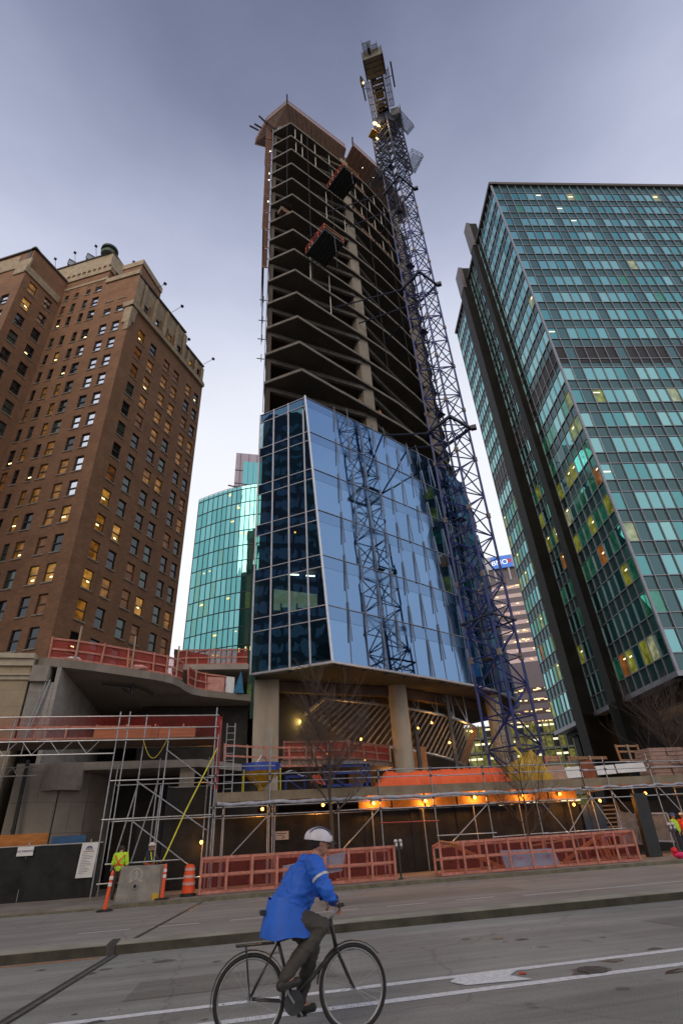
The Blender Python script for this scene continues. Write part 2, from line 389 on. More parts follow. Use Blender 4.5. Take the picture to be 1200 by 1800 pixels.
pt = MB(); pt.quad((8.2, 9.6, .003), (13.5, 9.75, .003), (13.4, 11.3, .003), (8.1, 11.1, .003)); pt.quad((-.9, 9.3, .003), (1.9, 9.35, .003), (1.85, 10.5, .003), (-.8, 10.4, .003)); pt.quad((3.3, 18.2, .003), (9.6, 18.1, .003), (9.7, 19.8, .003), (3.4, 19.9, .003))
tag(pt.build('road_patch', asphalt('patch_asphalt', (.18, .174, .16), (.25, .24, .22))), kind='structure')
st2 = MB(); random.seed(77)
for (cx_, cy_, r_) in [(random.uniform(-3, 14), random.uniform(5.8, 12.6), random.uniform(.02, .10)) for _ in range(46)]+[(4.95, 8.0, .2), (-.6, 12.0, .12), (2.4, 11.3, .16), (9.0, 6.9, .2)]:
    st2.quad(*[(cx_+r_*cos(2*pi*i/11)*random.uniform(.7, 1.3)*1.5, cy_+r_*sin(2*pi*i/11)*random.uniform(.7, 1.3), .0045) for i in range(11)])
tag(st2.build('oil_stain', mat('oil_stain', (.12, .115, .105), .5, var=.4, scale=8)), kind='structure')
# thing: manhole cover, litter
m_ = MB(); m_.lathe([(.0, .004), (.19, .004), (.19, .012), (0, .014)], (4.95, 8.0, 0), 20)
mh = m_.build('manhole_cover', mat('cast_iron', (.11, .105, .10), .6, .5, var=.4, scale=20, bump=.6), origin=(4.95, 8.0, 0))
tag(mh, 'small round iron valve cover set in the road between the two white lines', 'manhole')
m_ = MB(); m_.lathe([(.17, .013), (.19, .013), (.19, .018), (.17, .018)], (4.95, 8.0, 0), 20); m_.build('rim', mat('cast_iron'  , (0, 0, 0)), mh)
random.seed(11)
leafm = mat('dead_leaf', (.07, .04, .025), .9, scale=20)
lf = MB(); lf.add([(5.55, 7.42, .006), (5.75, 7.40, .03), (5.98, 7.46, .012), (5.80, 7.48, .03), (5.62, 7.47, .02)], [(0, 1, 3, 4), (1, 2, 3)])
tag(lf.build('dead_leaf', leafm, origin=(5.55, 7.42, 0)), 'curled brown leaf lying on the road near the lower white line', 'leaf')
lf = MB(); lf.add([(4.02, 8.22, .006), (4.12, 8.2, .012), (4.16, 8.28, .008), (4.08, 8.32, .02)], [(0, 1, 2, 3)])
for q in lf.v: pass
tag(lf.build('litter', mat('red_litter', (.55, .06, .03), .6), origin=(4.02, 8.2, 0)), 'scrap of red litter on the road beside the white arrow marking', 'litter')
gb = MB()
for i in range(260):
    x = random.uniform(-4, 20); y = random.uniform(5.5, 13); s = random.uniform(.008, .02)
    if random.random() < .4: y = 13.1-abs(random.gauss(0, .25))
    gb.add([(x-s, y-s, .002), (x+s, y-s*.6, .002), (x+s*.5, y+s, .002), (x, y, s*1.1)], [(0, 1, 3), (1, 2, 3), (2, 0, 3)])
for i in range(240):
    x = random.uniform(-4, 20); y = 23.15-abs(random.gauss(0, .4)); s = random.uniform(.012, .035)
    gb.add([(x-s, y-s, .002), (x+s, y-s*.6, .002), (x+s*.5, y+s, .002), (x, y, s*1.1)], [(0, 1, 3), (1, 2, 3), (2, 0, 3)])
tag(gb.build('grit', mat('grit_stone', (.25, .23, .2), .9, var=.5, scale=6)), 'scattered grit and crumbs along the gutters', 'grit', kind='stuff')

# ================================================================== CONSTRUCTION TOWER
def lerp(a, b, t): return a+(b-a)*t
def pl_interp(tab, z):
    if z <= tab[0][0]: return tab[0][1:]
    for a, b in zip(tab, tab[1:]):
        if z <= b[0]:
            t = (z-a[0])/(b[0]-a[0]); return tuple(lerp(a[i], b[i], t) for i in range(1, len(a)))
    return tab[-1][1:]
LX = (2.3, 37.55)
def Cc(z): return pl_interp([(11.5, 7.38, 34.45), (35.6, 5.95, 34.75), (40, 5.7, 35.2), (48, 5.4, 35.45), (64, 5.0, 35.6), (92, 4.75, 35.75)], z)
RB_ = [(12.73, 36.94), (16.48, 38.66), (20.95, 40.95), (23.1, 42.4), (26.3, 45.2), (28.6, 48.6), (29.5, 54)]
RM_ = [(12.73, 37.85), (16.48, 39.7), (20.95, 42.0), (23.1, 43.4), (26.3, 46.0), (28.4, 49.2), (29.3, 54)]
RT_ = [(13.3, 39.55), (18.1, 42.2), (21.2, 44.3), (23.5, 46.1), (26.3, 48.8), (28.0, 51.2), (28.8, 55)]
def Rc(z):
    if z <= 35.6: return [tuple(lerp(a[i], b[i], (z-11.5)/24.1) for i in (0, 1)) for a, b in zip(RB_, RM_)]
    t = min(1, (z-35.6)/6.0)
    return [tuple(lerp(a[i], b[i], t) for i in (0, 1)) for a, b in zip(RM_, RT_)]
def face_pt(x, z):
    pts = [Cc(z)]+Rc(z)
    for a, b in zip(pts, pts[1:]):
        if x <= b[0]: t = (x-a[0])/(b[0]-a[0]); return (x, lerp(a[1], b[1], t), z)
    return (pts[-1][0], pts[-1][1], z)
def slab_poly(z, inset=0.0): return [LX]+[Cc(z)]+Rc(z)+[(26, 60), (5.2, 60)]
TW = thing('office_tower', 'unfinished concrete office tower with open floors above blue glass cladding', 'building', (12, 44, 0))
FH = 4.02; SOF = [11.6+FH*k for k in range(21)]
for k, z in enumerate(SOF):
    s = MB(); p = slab_poly(z+.1)
    if k < 7: # behind the glass: hold the edge back
        c = (14, 48); p = [(x+(c[0]-x)*.022, y+(c[1]-y)*.03) for x, y in p]
    th = .28 if k else .42
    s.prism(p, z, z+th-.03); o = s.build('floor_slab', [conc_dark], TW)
    e = MB(); q = [(x, y) for x, y in p[:-2]]
    for a, b in zip(q, q[1:]):
        n_ = max(1, int(hypot(b[0]-a[0], b[1]-a[1])/1.6))
        for i in range(n_):
            A = (lerp(a[0], b[0], i/n_), lerp(a[1], b[1], i/n_)); B = (lerp(a[0], b[0], (i+1)/n_), lerp(a[1], b[1], (i+1)/n_))
            dz = random.uniform(-.02, .02)
            e.bar((A[0], A[1], z+th/2+dz), (B[0], B[1], z+th/2+dz), .10, th+.05)
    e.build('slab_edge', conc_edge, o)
# down-stand beams and inner walls of the open floors
bm_line = [(2.75, 37.9), (13.2, 40.05), (18.0, 44.1), (23.6, 48.6), (27.4, 53.2)]
for k, z in enumerate(SOF):
    if k < 7: continue
    b = MB()
    for a, c_ in zip(bm_line, bm_line[1:]): b.bar((*a, z-.28), (*c_, z-.28), .35, .56)
    b.build('downstand_beam', conc_edge, TW)
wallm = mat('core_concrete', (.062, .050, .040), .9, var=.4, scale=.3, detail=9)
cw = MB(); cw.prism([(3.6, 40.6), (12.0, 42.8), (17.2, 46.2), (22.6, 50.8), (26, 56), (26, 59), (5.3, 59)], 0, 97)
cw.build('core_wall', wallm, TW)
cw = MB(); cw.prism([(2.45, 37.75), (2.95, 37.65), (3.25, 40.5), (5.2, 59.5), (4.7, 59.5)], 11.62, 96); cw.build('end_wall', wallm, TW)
for (cx, cy, rr, zt) in ((13.75, 40.75, .72, 96), (24.4, 47.2, .7, 96), (28.2, 53.5, .6, 96)):
    for k in range(21):
        zb = SOF[k]+.28
        if k >= 6: c = MB(); c.cbox((cx, cy, zb+(FH-.28)/2), (1.36, 1.0, FH-.29), .35 if cx < 20 else .8); c.build('column', conc_col, TW)
for (cx, cy, rr) in ((3.45, 39.3, .86), (13.7, 40.5, .72), (23.6, 44.0, .72), (27.5, 50.5, .7)):
    c = MB(); c.lathe([(rr, .12), (rr, 11.6)], (cx, cy, 0), 26)
    if cx < 4: c = MB(); c.cbox((cx, cy, 5.9), (1.75, 1.3, 11.4), -.1)
    c.build('column', mat('plaza_column', (.36, .31, .25), .85, var=.3, scale=.6, detail=10, stretch=(1.5, 1.5, .35)), TW, smooth=False)
# soffit hangers / brackets below first slab, edge beam
e = MB(); q = [LX]+[Cc(11.5)]+Rc(11.5)
for a, b in zip(q, q[1:]):
    e.bar((a[0], a[1]-.06, 11.66), (b[0], b[1]-.06, 11.66), .22, .14)
e.build('glazing_track', alum, TW)
e = MB()
for i in range(44):
    x = 3+i*.58; P = face_pt(x, 11.5) if x > 7.4 else (x, lerp(LX[1], Cc(11.5)[1], (x-LX[0])/(7.38-LX[0])), 11.5)
    if i % 3 == 0: e.cbox((P[0], P[1]+.3, 11.52), (.22, .12, .14), .4)
e.build('bracket', steel_d, TW)
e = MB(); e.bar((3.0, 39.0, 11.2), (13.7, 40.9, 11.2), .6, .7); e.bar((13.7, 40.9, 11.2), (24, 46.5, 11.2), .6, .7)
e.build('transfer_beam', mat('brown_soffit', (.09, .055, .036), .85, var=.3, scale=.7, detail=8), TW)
# glass, left face
gl_left = [glass('tower_glass_dark', (.26, .44, .62), (.004, .010, .016), .36, see=.75, wob=.12, wscale=.5),
           glass('tower_glass_dark_teal', (.22, .46, .58), (.004, .012, .018), .34, see=.7, wob=.16, wscale=.7)]
gl_sp = glass('spandrel_glass_blue', (.16, .30, .46), (.006, .014, .024), .42, wob=.12, wscale=.5)
gl_r = [glass('tower_glass_blue', (.185, .315, .53), (.010, .026, .05), .76, rough=.035, wob=.07, wscale=.35),
        glass('tower_glass_blue_clear', (.205, .345, .57), (.010, .026, .05), .76, rough=.05, wob=.10, wscale=.3)]
Lp = Vector((2.16, 37.9-.05, 0))
def lface(s, z):
    c = Vector((*Cc(z), 0)); d = (c-Lp); ln = d.length; s = min(s, ln); p = Lp+d*(s/ln); return Vector((p.x, p.y, z))
Z7 = [11.75+FH*k for k in range(7)]; Z7[-1] = 35.9
nl = Vector((-.55, -.83, 0))
for i, (s0, s1) in enumerate(((0, 1.5), (1.5, 3.05), (3.05, 4.6), (4.6, 9))):
    for k in range(6):
        for (a, b, sp) in ((Z7[k], Z7[k+1]-1.0, 0), (Z7[k+1]-1.0, Z7[k+1], 1)):
            la, lb = (Vector((*Cc(a), 0))-Lp).length, (Vector((*Cc(b), 0))-Lp).length
            if min(s0, 9) > la-.05: continue
            t = Vector((random.uniform(-1, 1)*.012, random.uniform(-1, 1)*.012, 0))
            p = [lface(s0+.03, a), lface(s1-.03, a)+t, lface(s1-.03, b)+t, lface(s0+.03, b)]
            g = MB(); g.quad(*p)
            g.build('spandrel_panel' if sp else 'glass_panel', gl_sp if sp else random.choice(gl_left), TW)
m_ = MB()
for s in (0, 1.5, 3.05, 4.6):
    z = 11.7; top = 36.0
    if s == 4.6: top = 34.5
    mm = MB(); mm.bar(lface(s, z)+nl*.03, lface(s, top)+nl*.03, .07, .12, (1, 0, 0)); mm.build('mullion', alum, TW)
mm = MB(); mm.bar(lface(9, 11.6)+nl*.05, lface(9, 36.1)+nl*.05, .13, .16, (1, 0, 0)); mm.build('corner_mullion', mat('bright_aluminium', (.62, .64, .7), .35, .5, var=.1), TW)
for k in range(7):
    for dz in ((0, -1.0) if 0 < k else (0,)):
        z = Z7[k]+dz
        if z < 11.7: continue
        mm = MB(); mm.bar(lface(0, z)+nl*.03, lface(9, z)+nl*.03, .06, .07); mm.build('transom', alum, TW)
# glass, right face (curved)
xs = [None]+[8.85+1.43*i for i in range(14)]+[28.2, 29.4]
cells = []
for i in range(len(xs)-1):
    for k in range(6):
        a, b = Z7[k], Z7[k+1]
        if i >= 13: pass
        def pt(xx, z): return Vector((*Cc(z), z)) if xx is None else Vector(face_pt(xx, z))
        nrm = Vector((.42, -.907, 0)) if i < 10 else Vector((.7, -.7, 0))
        t = [nrm*random.uniform(-.012, .012)*(.6 if i > 7 else 1) for _ in range(3)]
        cells.append((Vector(pt(xs[i+1], (a+b)/2)).length, i, k, [pt(xs[i], a), pt(xs[i+1], a)+t[0], pt(xs[i+1], b)+t[1], pt(xs[i], b)+t[2]]))
cells.sort(key=lambda c: c[0]); rest = MB(); rest2 = MB()
for n_, (d, i, k, p) in enumerate(cells):
    hp = [p[0], p[1], p[1].lerp(p[2], .74), p[0].lerp(p[3], .74)]; sp = [hp[3]+Vector((0, 0, .02)), hp[2]+Vector((0, 0, .02)), p[2], p[3]]
    tgt = MB() if n_ < 76 else rest
    tgt.mi = random.choice((0, 1)); tgt.quad(*hp); tgt.mi = 2; tgt.quad(*sp)
    if n_ < 76: tgt.build('glass_panel', gl_r+[glass('tower_spandrel', (.175, .295, .50), (.016, .038, .08), .72, rough=.08, wob=.05)], TW)
tag(rest.build('glass_panel', gl_r+[MATS['tower_spandrel']], TW), kind='stuff')
fin_m = mat('fin_bronze', (.22, .24, .30), .4, .5, var=.2)
for i in range(1, len(xs)-1):
    f = MB(); x = xs[i]
    for k in range(6):
        off = 0 if (i*7) % 3 == 0 else (1.6 if (i*7) % 3 == 1 else 2.6)
        a = Z7[k]+off; b = min(a+3.0, 37.2)
        f.bar(Vector(face_pt(x, a))+Vector((.09, -.2, 0)), Vector(face_pt(x, b))+Vector((.03, -.07, 0)), .045, .11, (.45, -.9, 0))
    f.build('fin', fin_m, TW)
    f = MB(); f.bar(Vector(face_pt(x, 11.7))+Vector((0, -.03, 0)), Vector(face_pt(x, 35.9))+Vector((0, -.03, 0)), .035, .05, (.45, -.9, 0)); f.build('mullion', fin_m, TW)
for k in range(7):
    f = MB(); q = [Cc(Z7[k])]+Rc(Z7[k])
    for a, b in zip(q, q[1:]): f.bar((a[0], a[1]-.03, Z7[k]), (b[0], b[1]-.03, Z7[k]), .05, .06)
    f.build('transom', fin_m, TW)
# office lamps behind the left glass
for (x, y, z, w) in ((5.0, 37.2, 19.25, 1.1), (6.5, 37.4, 19.3, .7)):
    l = MB(); l.box(x-w/2, x+w/2, y-.05, y+.05, z, z+.07); l.build('office_lamp', lamp_c, TW)
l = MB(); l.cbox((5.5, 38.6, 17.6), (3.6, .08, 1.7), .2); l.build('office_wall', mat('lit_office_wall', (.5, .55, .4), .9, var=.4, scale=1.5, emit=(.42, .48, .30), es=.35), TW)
l = MB()
for x in (4.2, 5.4, 6.3): l.box(x, x+.5, 37.3, 37.8, 16.1, 16.6); l.box(x, x+.05, 37.3, 37.8, 16.6, 17.0)
l.build('office_chair', steel_d, TW)
l = MB(); l.sphere((5.3, 37.4, 23.2), .09); l.build('office_lamp', lamp_w, TW)
# perimeter screens on the left side
for k in range(12, 21):
    z = SOF[k]; off = .75+(.1 if k > 17 else 0)-(.25 if k < 14 else 0)
    s = MB(); s.bar((LX[0]-off, 38.6, z+FH/2), (LX[0]-off+.75, 50, z+FH/2), .07, FH-.12); s.build('perimeter_screen', brownnet, TW)
    s = MB(); s.bar((LX[0]-off-.08, 38.4, z+.1), (LX[0]+.1, 38.4, z+.1), .12, .12); s.bar((LX[0]-off-.08, 38.5, z+2), (LX[0]+.1, 38.5, z+2.0), .1, .1); s.build('screen_bracket', ply, TW)
    s = MB(); s.quad((LX[0]-off-.12, 38.42, z+.05), (LX[0]-.05, 38.42, z+.05), (LX[0]-.05, 38.42, z+FH-.1), (LX[0]-off-.12, 38.42, z+FH-.1)); s.build('perimeter_screen', brownnet, TW)
for z in (44, 47, 50, 53.5): # poking tubes
    s = MB(); s.tube((LX[0]+.2, 38.2, z), (LX[0]-.75, 38.3, z+.1), .05); s.tube((LX[0]-.3, 38.2, z-.4), (LX[0]-.3, 38.2, z+.7), .04); s.build('outrigger_tube', steel_d, TW)
s = MB(); s.tube((LX[0]+.02, LX[1]-.12, 36), (LX[0]+.02, LX[1]-.12, 93), .05); s.build('riser_pipe', steel, TW)
# roof formwork: thing of its own
RF = thing('roof_formwork', 'cantilevered plywood and timber formwork decks on the tower roof edge', 'formwork', (12, 44, 92))
inn = [(2.5, 40.5), (2.5, 37.7), (4.9, 36.6), (13.7, 40.5)]; outp = [(-.2, 41.5), (1.3, 38.1), (4.15, 35.2), (14.2, 39.5)]
f = MB(); zI, zO = 94.2, 96.8
def decks(inn, outp, name_deck='plywood_deck'):
    for i in range(len(inn)-1):
        f = MB(); a, b, c_, d_ = inn[i], inn[i+1], outp[i+1], outp[i]
        lo = [(a[0], a[1], zI), (b[0], b[1], zI), (c_[0], c_[1], zO), (d_[0], d_[1], zO)]; hi = [(x, y, z+.12) for x, y, z in lo]
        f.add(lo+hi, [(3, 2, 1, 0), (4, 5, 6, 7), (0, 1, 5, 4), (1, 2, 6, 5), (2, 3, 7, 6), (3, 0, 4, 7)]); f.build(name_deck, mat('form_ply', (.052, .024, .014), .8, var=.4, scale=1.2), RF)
        n_ = int(max(2, hypot(c_[0]-d_[0], c_[1]-d_[1])/.9)); f = MB()
        for q in range(n_+1):
            t = q/n_; f.bar((lerp(a[0], b[0], t), lerp(a[1], b[1], t), zI-.12), (lerp(d_[0], c_[0], t)*1.0, lerp(d_[1], c_[1], t), zO-.12), .1, .2)
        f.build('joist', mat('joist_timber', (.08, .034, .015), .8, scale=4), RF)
        f = MB(); f.bar((d_[0], d_[1], zO+.2), (c_[0], c_[1], zO+.2), .10, .3)
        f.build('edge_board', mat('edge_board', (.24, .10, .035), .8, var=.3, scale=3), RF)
        f = MB()
        for q in range(n_+1):
            t = q/n_; x, y = lerp(d_[0], c_[0], t), lerp(d_[1], c_[1], t); f.tube((x, y, zO+.3), (x, y, zO+1.5), .03)
        f.bar((d_[0], d_[1], zO+1.4), (c_[0], c_[1], zO+1.4), .06, .1); f.bar((d_[0], d_[1], zO+.95), (c_[0], c_[1], zO+.95), .06, .1)
        f.build('guard_rail', timber, RF)
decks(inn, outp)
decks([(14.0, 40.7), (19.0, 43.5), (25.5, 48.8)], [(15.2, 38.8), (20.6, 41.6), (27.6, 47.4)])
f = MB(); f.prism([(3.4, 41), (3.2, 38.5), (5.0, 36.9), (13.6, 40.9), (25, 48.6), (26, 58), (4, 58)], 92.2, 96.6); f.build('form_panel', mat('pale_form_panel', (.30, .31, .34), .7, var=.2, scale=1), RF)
for (p0, p1) in (((1.4, 38.2, 96.4), (.1, 37.6, 96.9)), ((.2, 39.4, 96.5), (-1.2, 39.2, 96.9)), ((4.15, 35.2, 96.9), (4.0, 34.3, 97.6)), ((15.2, 38.8, 97), (15.0, 37.9, 97.5)), ((.6, 38.8, 96), (-.5, 38.4, 95.9))):
    f = MB(); f.bar(p0, p1, .2, .26); f.build('outrigger_beam', steel_d, RF)
for (x, y, z) in ((17.3, 41.2, 95.6), (19.5, 42.4, 95.6), (23.0, 45.4, 95.6)):
    f = MB(); f.sphere((x, y, z), .11); tag(f.build('site_lamp', lamp_c, origin=(x, y, z)), {17.3: 'left small white lamp under the formwork deck', 19.5: 'middle small white lamp under the formwork deck', 23.0: 'small white lamp under the formwork nearest the crane'}[x], 'lamp', 'white lamps under the roof formwork')
for q, (z, w) in enumerate(((86.5, 'topmost'), (80.2, 'second highest'), (78.5, 'third highest'), (73.0, 'lowest'))):
    f = MB(); f.sphere((2.02, 37.6, z), .07); tag(f.build('site_lamp', lamp_c, origin=(2.02, 37.6, z)), w+' small white lamp on the left edge of the tower', 'lamp', 'white lamps up the tower edge')
for (x, z0, z1, sw) in ((7.35, 56, 92, .012), (10.9, 62, 88, .012), (17.1, 48, 92, .016), (21.3, 52, 90, .012), (4.2, 70, 92, .01)):
    m = MB(); a = Vector(face_pt(x, z0)); b = Vector(face_pt(x, z1)); m.tube(a+Vector((0, -.12, 0)), b+Vector((0, -.12, 0)), sw+.008, 5); m.build('riser_cable', steel_d, TW)
for k, x0, x1 in ((8, 17.5, 21.5), (10, 6.5, 9.0), (13, 15.5, 19), (14, 3.4, 4.6), (9, 9.5, 12)):
    m = MB(); a = Vector(face_pt(x0, SOF[k]+.3)); b = Vector(face_pt(x1, SOF[k]+.3)); m.bar(a+Vector((0, 1.2, .5)), b+Vector((0, 1.2, .5)), .8, random.uniform(.5, 1.2)); m.build('stacked_material', mat('stacked_form_ply', (.13, .07, .04), .8, var=.5, scale=2), TW)
    m = MB(); 
    for zz in (.6, 1.1): m.tube(a+Vector((-.3, .12, zz)), b+Vector((.3, .12, zz)), .02, 4)
    m.build('safety_line', steel_d, TW)
# shoring props between the upper slabs
def prop(x, y, k, nz, lab):
    m = MB(); z0 = SOF[k]+.28; z1 = SOF[k+1]
    m.tube((x, y, z0+.01), (x, y, z1-.005), .05, 6)
    o = m.build('shoring_post', mat('post_white', (.62, .60, .55), .5, .2), origin=(x, y, z0)); tag(o, lab, 'post', 'shoring posts between the upper floors')
    
    for q_ in ((z0+.003, z0+.02), (z1-.02, z1-.003)): b = MB(); b.box(x-.12, x+.12, y-.12, y+.12, *q_); b.build('plate', steel, o)
cnt = 0; fl = ['one', 'two', 'three', 'four', 'five', 'six', 'seven', 'eight', 'nine', 'ten', 'eleven', 'twelve', 'thirteen', 'fourteen']
ordn = ['first', 'second', 'third', 'fourth', 'fifth', 'sixth', 'seventh', 'eighth', 'ninth']
for k, xsn in ((19, (5.6, 6.6, 8.8, 11.2, 16, 17.3, 19.6, 21.8)), (18, (5.7, 6.7, 8.8, 11.6, 12.8, 15.6, 18.3, 20.7)), (17, (11.0, 16.5, 19)), (16, (10.2, 14.6, 17.5, 20.2, 22)), (15, (10.1, 13.0)), (12, (7.3,)), (11, (7.3, 9.8)), (10, (9.8,))):
    for q, x in enumerate(xsn):
        P = face_pt(x, SOF[k]+1); prop(x-.1, P[1]+.28, k, 0, '%s pale shoring post from the left on the open tower floor %s below the roof' % (ordn[q], ('just', 'two', 'three', 'four', 'five', 'six', 'seven', 'eight', 'nine', 'ten', 'eleven')[19-k+0] if 19-k < 11 else 'far'))
# timber guard rails on upper floors right of the column
gi = 0
for k, x0, x1 in ((19, 15.5, 17.5), (17, 15, 22), (16, 16, 22)):
    T = thing('edge_rail', ('short timber guard rail high on the tower below the formwork', 'long timber guard rail on an upper tower floor right of the column', 'timber guard rail on the tower floor just below a longer one')[gi], 'guard rail', (x0, face_pt(x0, SOF[k])[1], SOF[k]), 'timber guard rails on the tower floors'); gi += 1
    for zz in (.7, 1.2):
        m = MB()
        a = face_pt(x0, SOF[k]); b = face_pt(x1, SOF[k]); m.bar((a[0], a[1]+.15, a[2]+.28+zz), (b[0], b[1]+.15, b[2]+.28+zz), .05, .12); m.build('rail', timber, T)
    x = x0
    while x <= x1:
        a = face_pt(x, SOF[k]); m = MB(); m.bar((a[0], a[1]+.2, a[2]+.28), (a[0], a[1]+.2, a[2]+1.6), .08, .08, (1, 0, 0)); m.build('post', timber, T); x += 1.6
# suspended loading platforms
def platform(x, y, z, w, d, rz, lab):
    T = thing('loading_platform', lab, 'platform', (x, y, z), 'loading platforms jutting from the tower')
    ca, sa = cos(rz), sin(rz)
    def L(a, b, c_): return (x+a*ca-b*sa, y+a*sa+b*ca, z+c_)
    m = MB(); m.cbox((x, y, z), (w, d, .18), rz); m.build('deck', mat('platform_steel', (.03, .035, .035), .6, .3, var=.4, scale=3), T)
    m = MB()
    for q in range(6): m.bar(L(-w/2+w*q/5, -d/2, -.14), L(-w/2+w*q/5, d/2+1.2, -.14), .08, .12)
    m.build('joist', steel_d, T)
    for s in (-1, 1):
        m = MB()
        for zz in (.55, 1.1): m.bar(L(s*w/2, -d/2, zz), L(s*w/2, d/2, zz), .06, .09)
        for q in range(4): m.tube(L(s*w/2, -d/2+d*q/3, .09), L(s*w/2, -d/2+d*q/3, 1.15), .035)
        m.build('side_rail', mat('red_rail', (.55, .07, .03), .5, var=.25), T)
    m = MB(); m.bar(L(-w/2, -d/2, 1.1), L(w/2, -d/2, 1.1), .06, .1); m.bar(L(-w/2, -d/2, .55), L(w/2, -d/2, .55), .06, .1); m.build('front_gate', timber, T)
    for s in (-1, 1): m = MB(); m.tube(L(s*w/2*.95, -d/2, .1), L(s*w/2*.95, d/2+.2, 3.6), .02); m.build('sling', steel_d, T)
    m = MB(); m.tube(L(0, -d/2-.02, 0), L(.1, -d/2-.05, -3.0), .015); m.build('tag_line', steel, T)
platform(12.3, 36.9, 80.05, 2.7, 3.6, .46, 'upper dark loading platform with red rails hanging off the tower')
platform(8.6, 34.9, 59.9+.2, 2.8, 3.6, .46, 'lower dark loading platform with red rail hanging off the tower')

# ================================================================== BRICK BUILDING (left)
brick = brickmat('brown_brick', (.275, .135, .066), (.205, .098, .05), (.22, .155, .10), .42, .15)
cream = mat('cream_terracotta', (.24, .185, .12), .8, var=.35, scale=1.2, detail=10, col2=(.42, .34, .235), bump=.3)
roofm = mat('roof_edge', (.09, .08, .075), .8)
K = Vector((-15.6, 52.7, 0)); V = Vector((.547, .837, 0)); U = Vector((-.89, .455, 0))
NV = Vector((.837, -.547, 0)); NU = Vector((-.455, -.89, 0))
wp = {'sky': glass('window_sky_glass', (.85, .88, .95), (.02, .02, .02), .75, wob=.08),
      'dark': glass('window_dark_glass', (.55, .6, .65), (.014, .014, .013), .10, wob=.06),
      'green': glass('window_curtained', (.5, .6, .6), (.05, .065, .055), .12),
      'amber': glass('window_amber_lit', (.5, .5, .5), (.05, .03, .01), .05, emit=(.55, .22, .03), es=.48, spot=(1, .62, .15)),
      'lit': glass('window_bright_lit', (.5, .5, .5), (.05, .03, .01), .05, emit=(.70, .33, .05), es=.65, spot=(1.0, .8, .35)),
      'brown': glass('window_brown_blind', (.4, .4, .4), (.09, .05, .025), .06, emit=(.30, .10, .02), es=.35)}
sashm = mat('sash_frame', (.035, .03, .028), .6); sillm = mat('stone_sill', (.27, .24, .20), .8)
def wall_grid(mb, A, D, N, s0, s1, z0, z1, holes, dep=.24):
    ss = sorted({s0, s1}|{q for h_ in holes for q in h_[:2]}); zz = sorted({z0, z1}|{q for h_ in holes for q in h_[2:4]})
    hs = holes
    P = lambda s, z, o=0: A+D*s-N*o+Vector((0, 0, z))
    flip = D.cross(Vector((0, 0, 1))).dot(N) < 0
    def Q(*p): mb.quad(*(reversed(p) if flip else p))
    for za, zb in zip(zz, zz[1:]):
        run = None
        for sa, sb in zip(ss, ss[1:]):
            cs, cz = (sa+sb)/2, (za+zb)/2
            hole = any(h_[0] < cs < h_[1] and h_[2] < cz < h_[3] for h_ in hs)
            if hole:
                if run is not None: Q(P(run, za), P(sa, za), P(sa, zb), P(run, zb)); run = None
            elif run is None: run = sa
        if run is not None: Q(P(run, za), P(ss[-1], za), P(ss[-1], zb), P(run, zb))
    for h_ in hs:
        a, b, c_, d_ = h_[:4]
        Q(P(a, c_), P(b, c_), P(b, c_, dep), P(a, c_, dep)); Q(P(a, d_, dep), P(b, d_, dep), P(b, d_), P(a, d_))
        Q(P(a, c_), P(a, c_, dep), P(a, d_, dep), P(a, d_)); Q(P(b, c_, dep), P(b, c_), P(b, d_), P(b, d_, dep))
WINS = []
def add_wins(A, D, N, holes, pal, dep=.24):
    for h_ in holes:
        c = A+D*((h_[0]+h_[1])/2); d = c.length+h_[2]*.5
        WINS.append((d, A, D, N, h_, random.choices(list(pal), list(pal.values()))[0] if len(h_) < 5 else h_[4], dep))
BBT = thing('brick_hotel', 'tall brown brick building with cream terracotta top and sash windows at left', 'building', tuple(K))
rows = [20.4+3.43*k for k in range(14)]
mb = MB()
# right face
hr = []
colsR = ((2.14, 3.35), (4.75, 5.95), (7.9, 9.15), (10.25, 11.5), (13.45, 14.65), (15.6, 16.75))
palR = {'dark': 8, 'amber': 1.3, 'lit': .3, 'brown': 1.5, 'green': 1.2}
fixed = {(0, 1): 'amber', (0, 2): 'lit', (1, 2): 'amber', (2, 2): 'brown', (3, 2): 'lit', (0, 4): 'amber', (1, 4): 'lit', (0, 5): 'lit', (0, 8): 'green'}
for ci, (a, b) in enumerate(colsR):
    for k in range(-3, 14):
        zt = 20.4+3.43*k+(.0 if ci < 2 else -.15)
        t = (a-.05, b+.05, zt-2.2, zt)
        hr.append(t+((fixed[(ci, k)],) if (ci, k) in fixed else (random.choices(list(palR), (3, 4, .7, 2.5, .5))[0],) if k > 9 and ci in (0, 1, 2, 3) else ()))
    hr.append((a+.1, b-.1, 68.9, 70.9, 'sky' if ci in (0, 1) else ('lit' if ci in (2, 4) else 'dark')))
wall_grid(mb, K, V, NV, 0, 17.3, 3, 69, [h_ for h_ in hr if h_[3] < 69.0])
add_wins(K, V, NV, [h_ for h_ in hr if h_[3] < 69], palR)
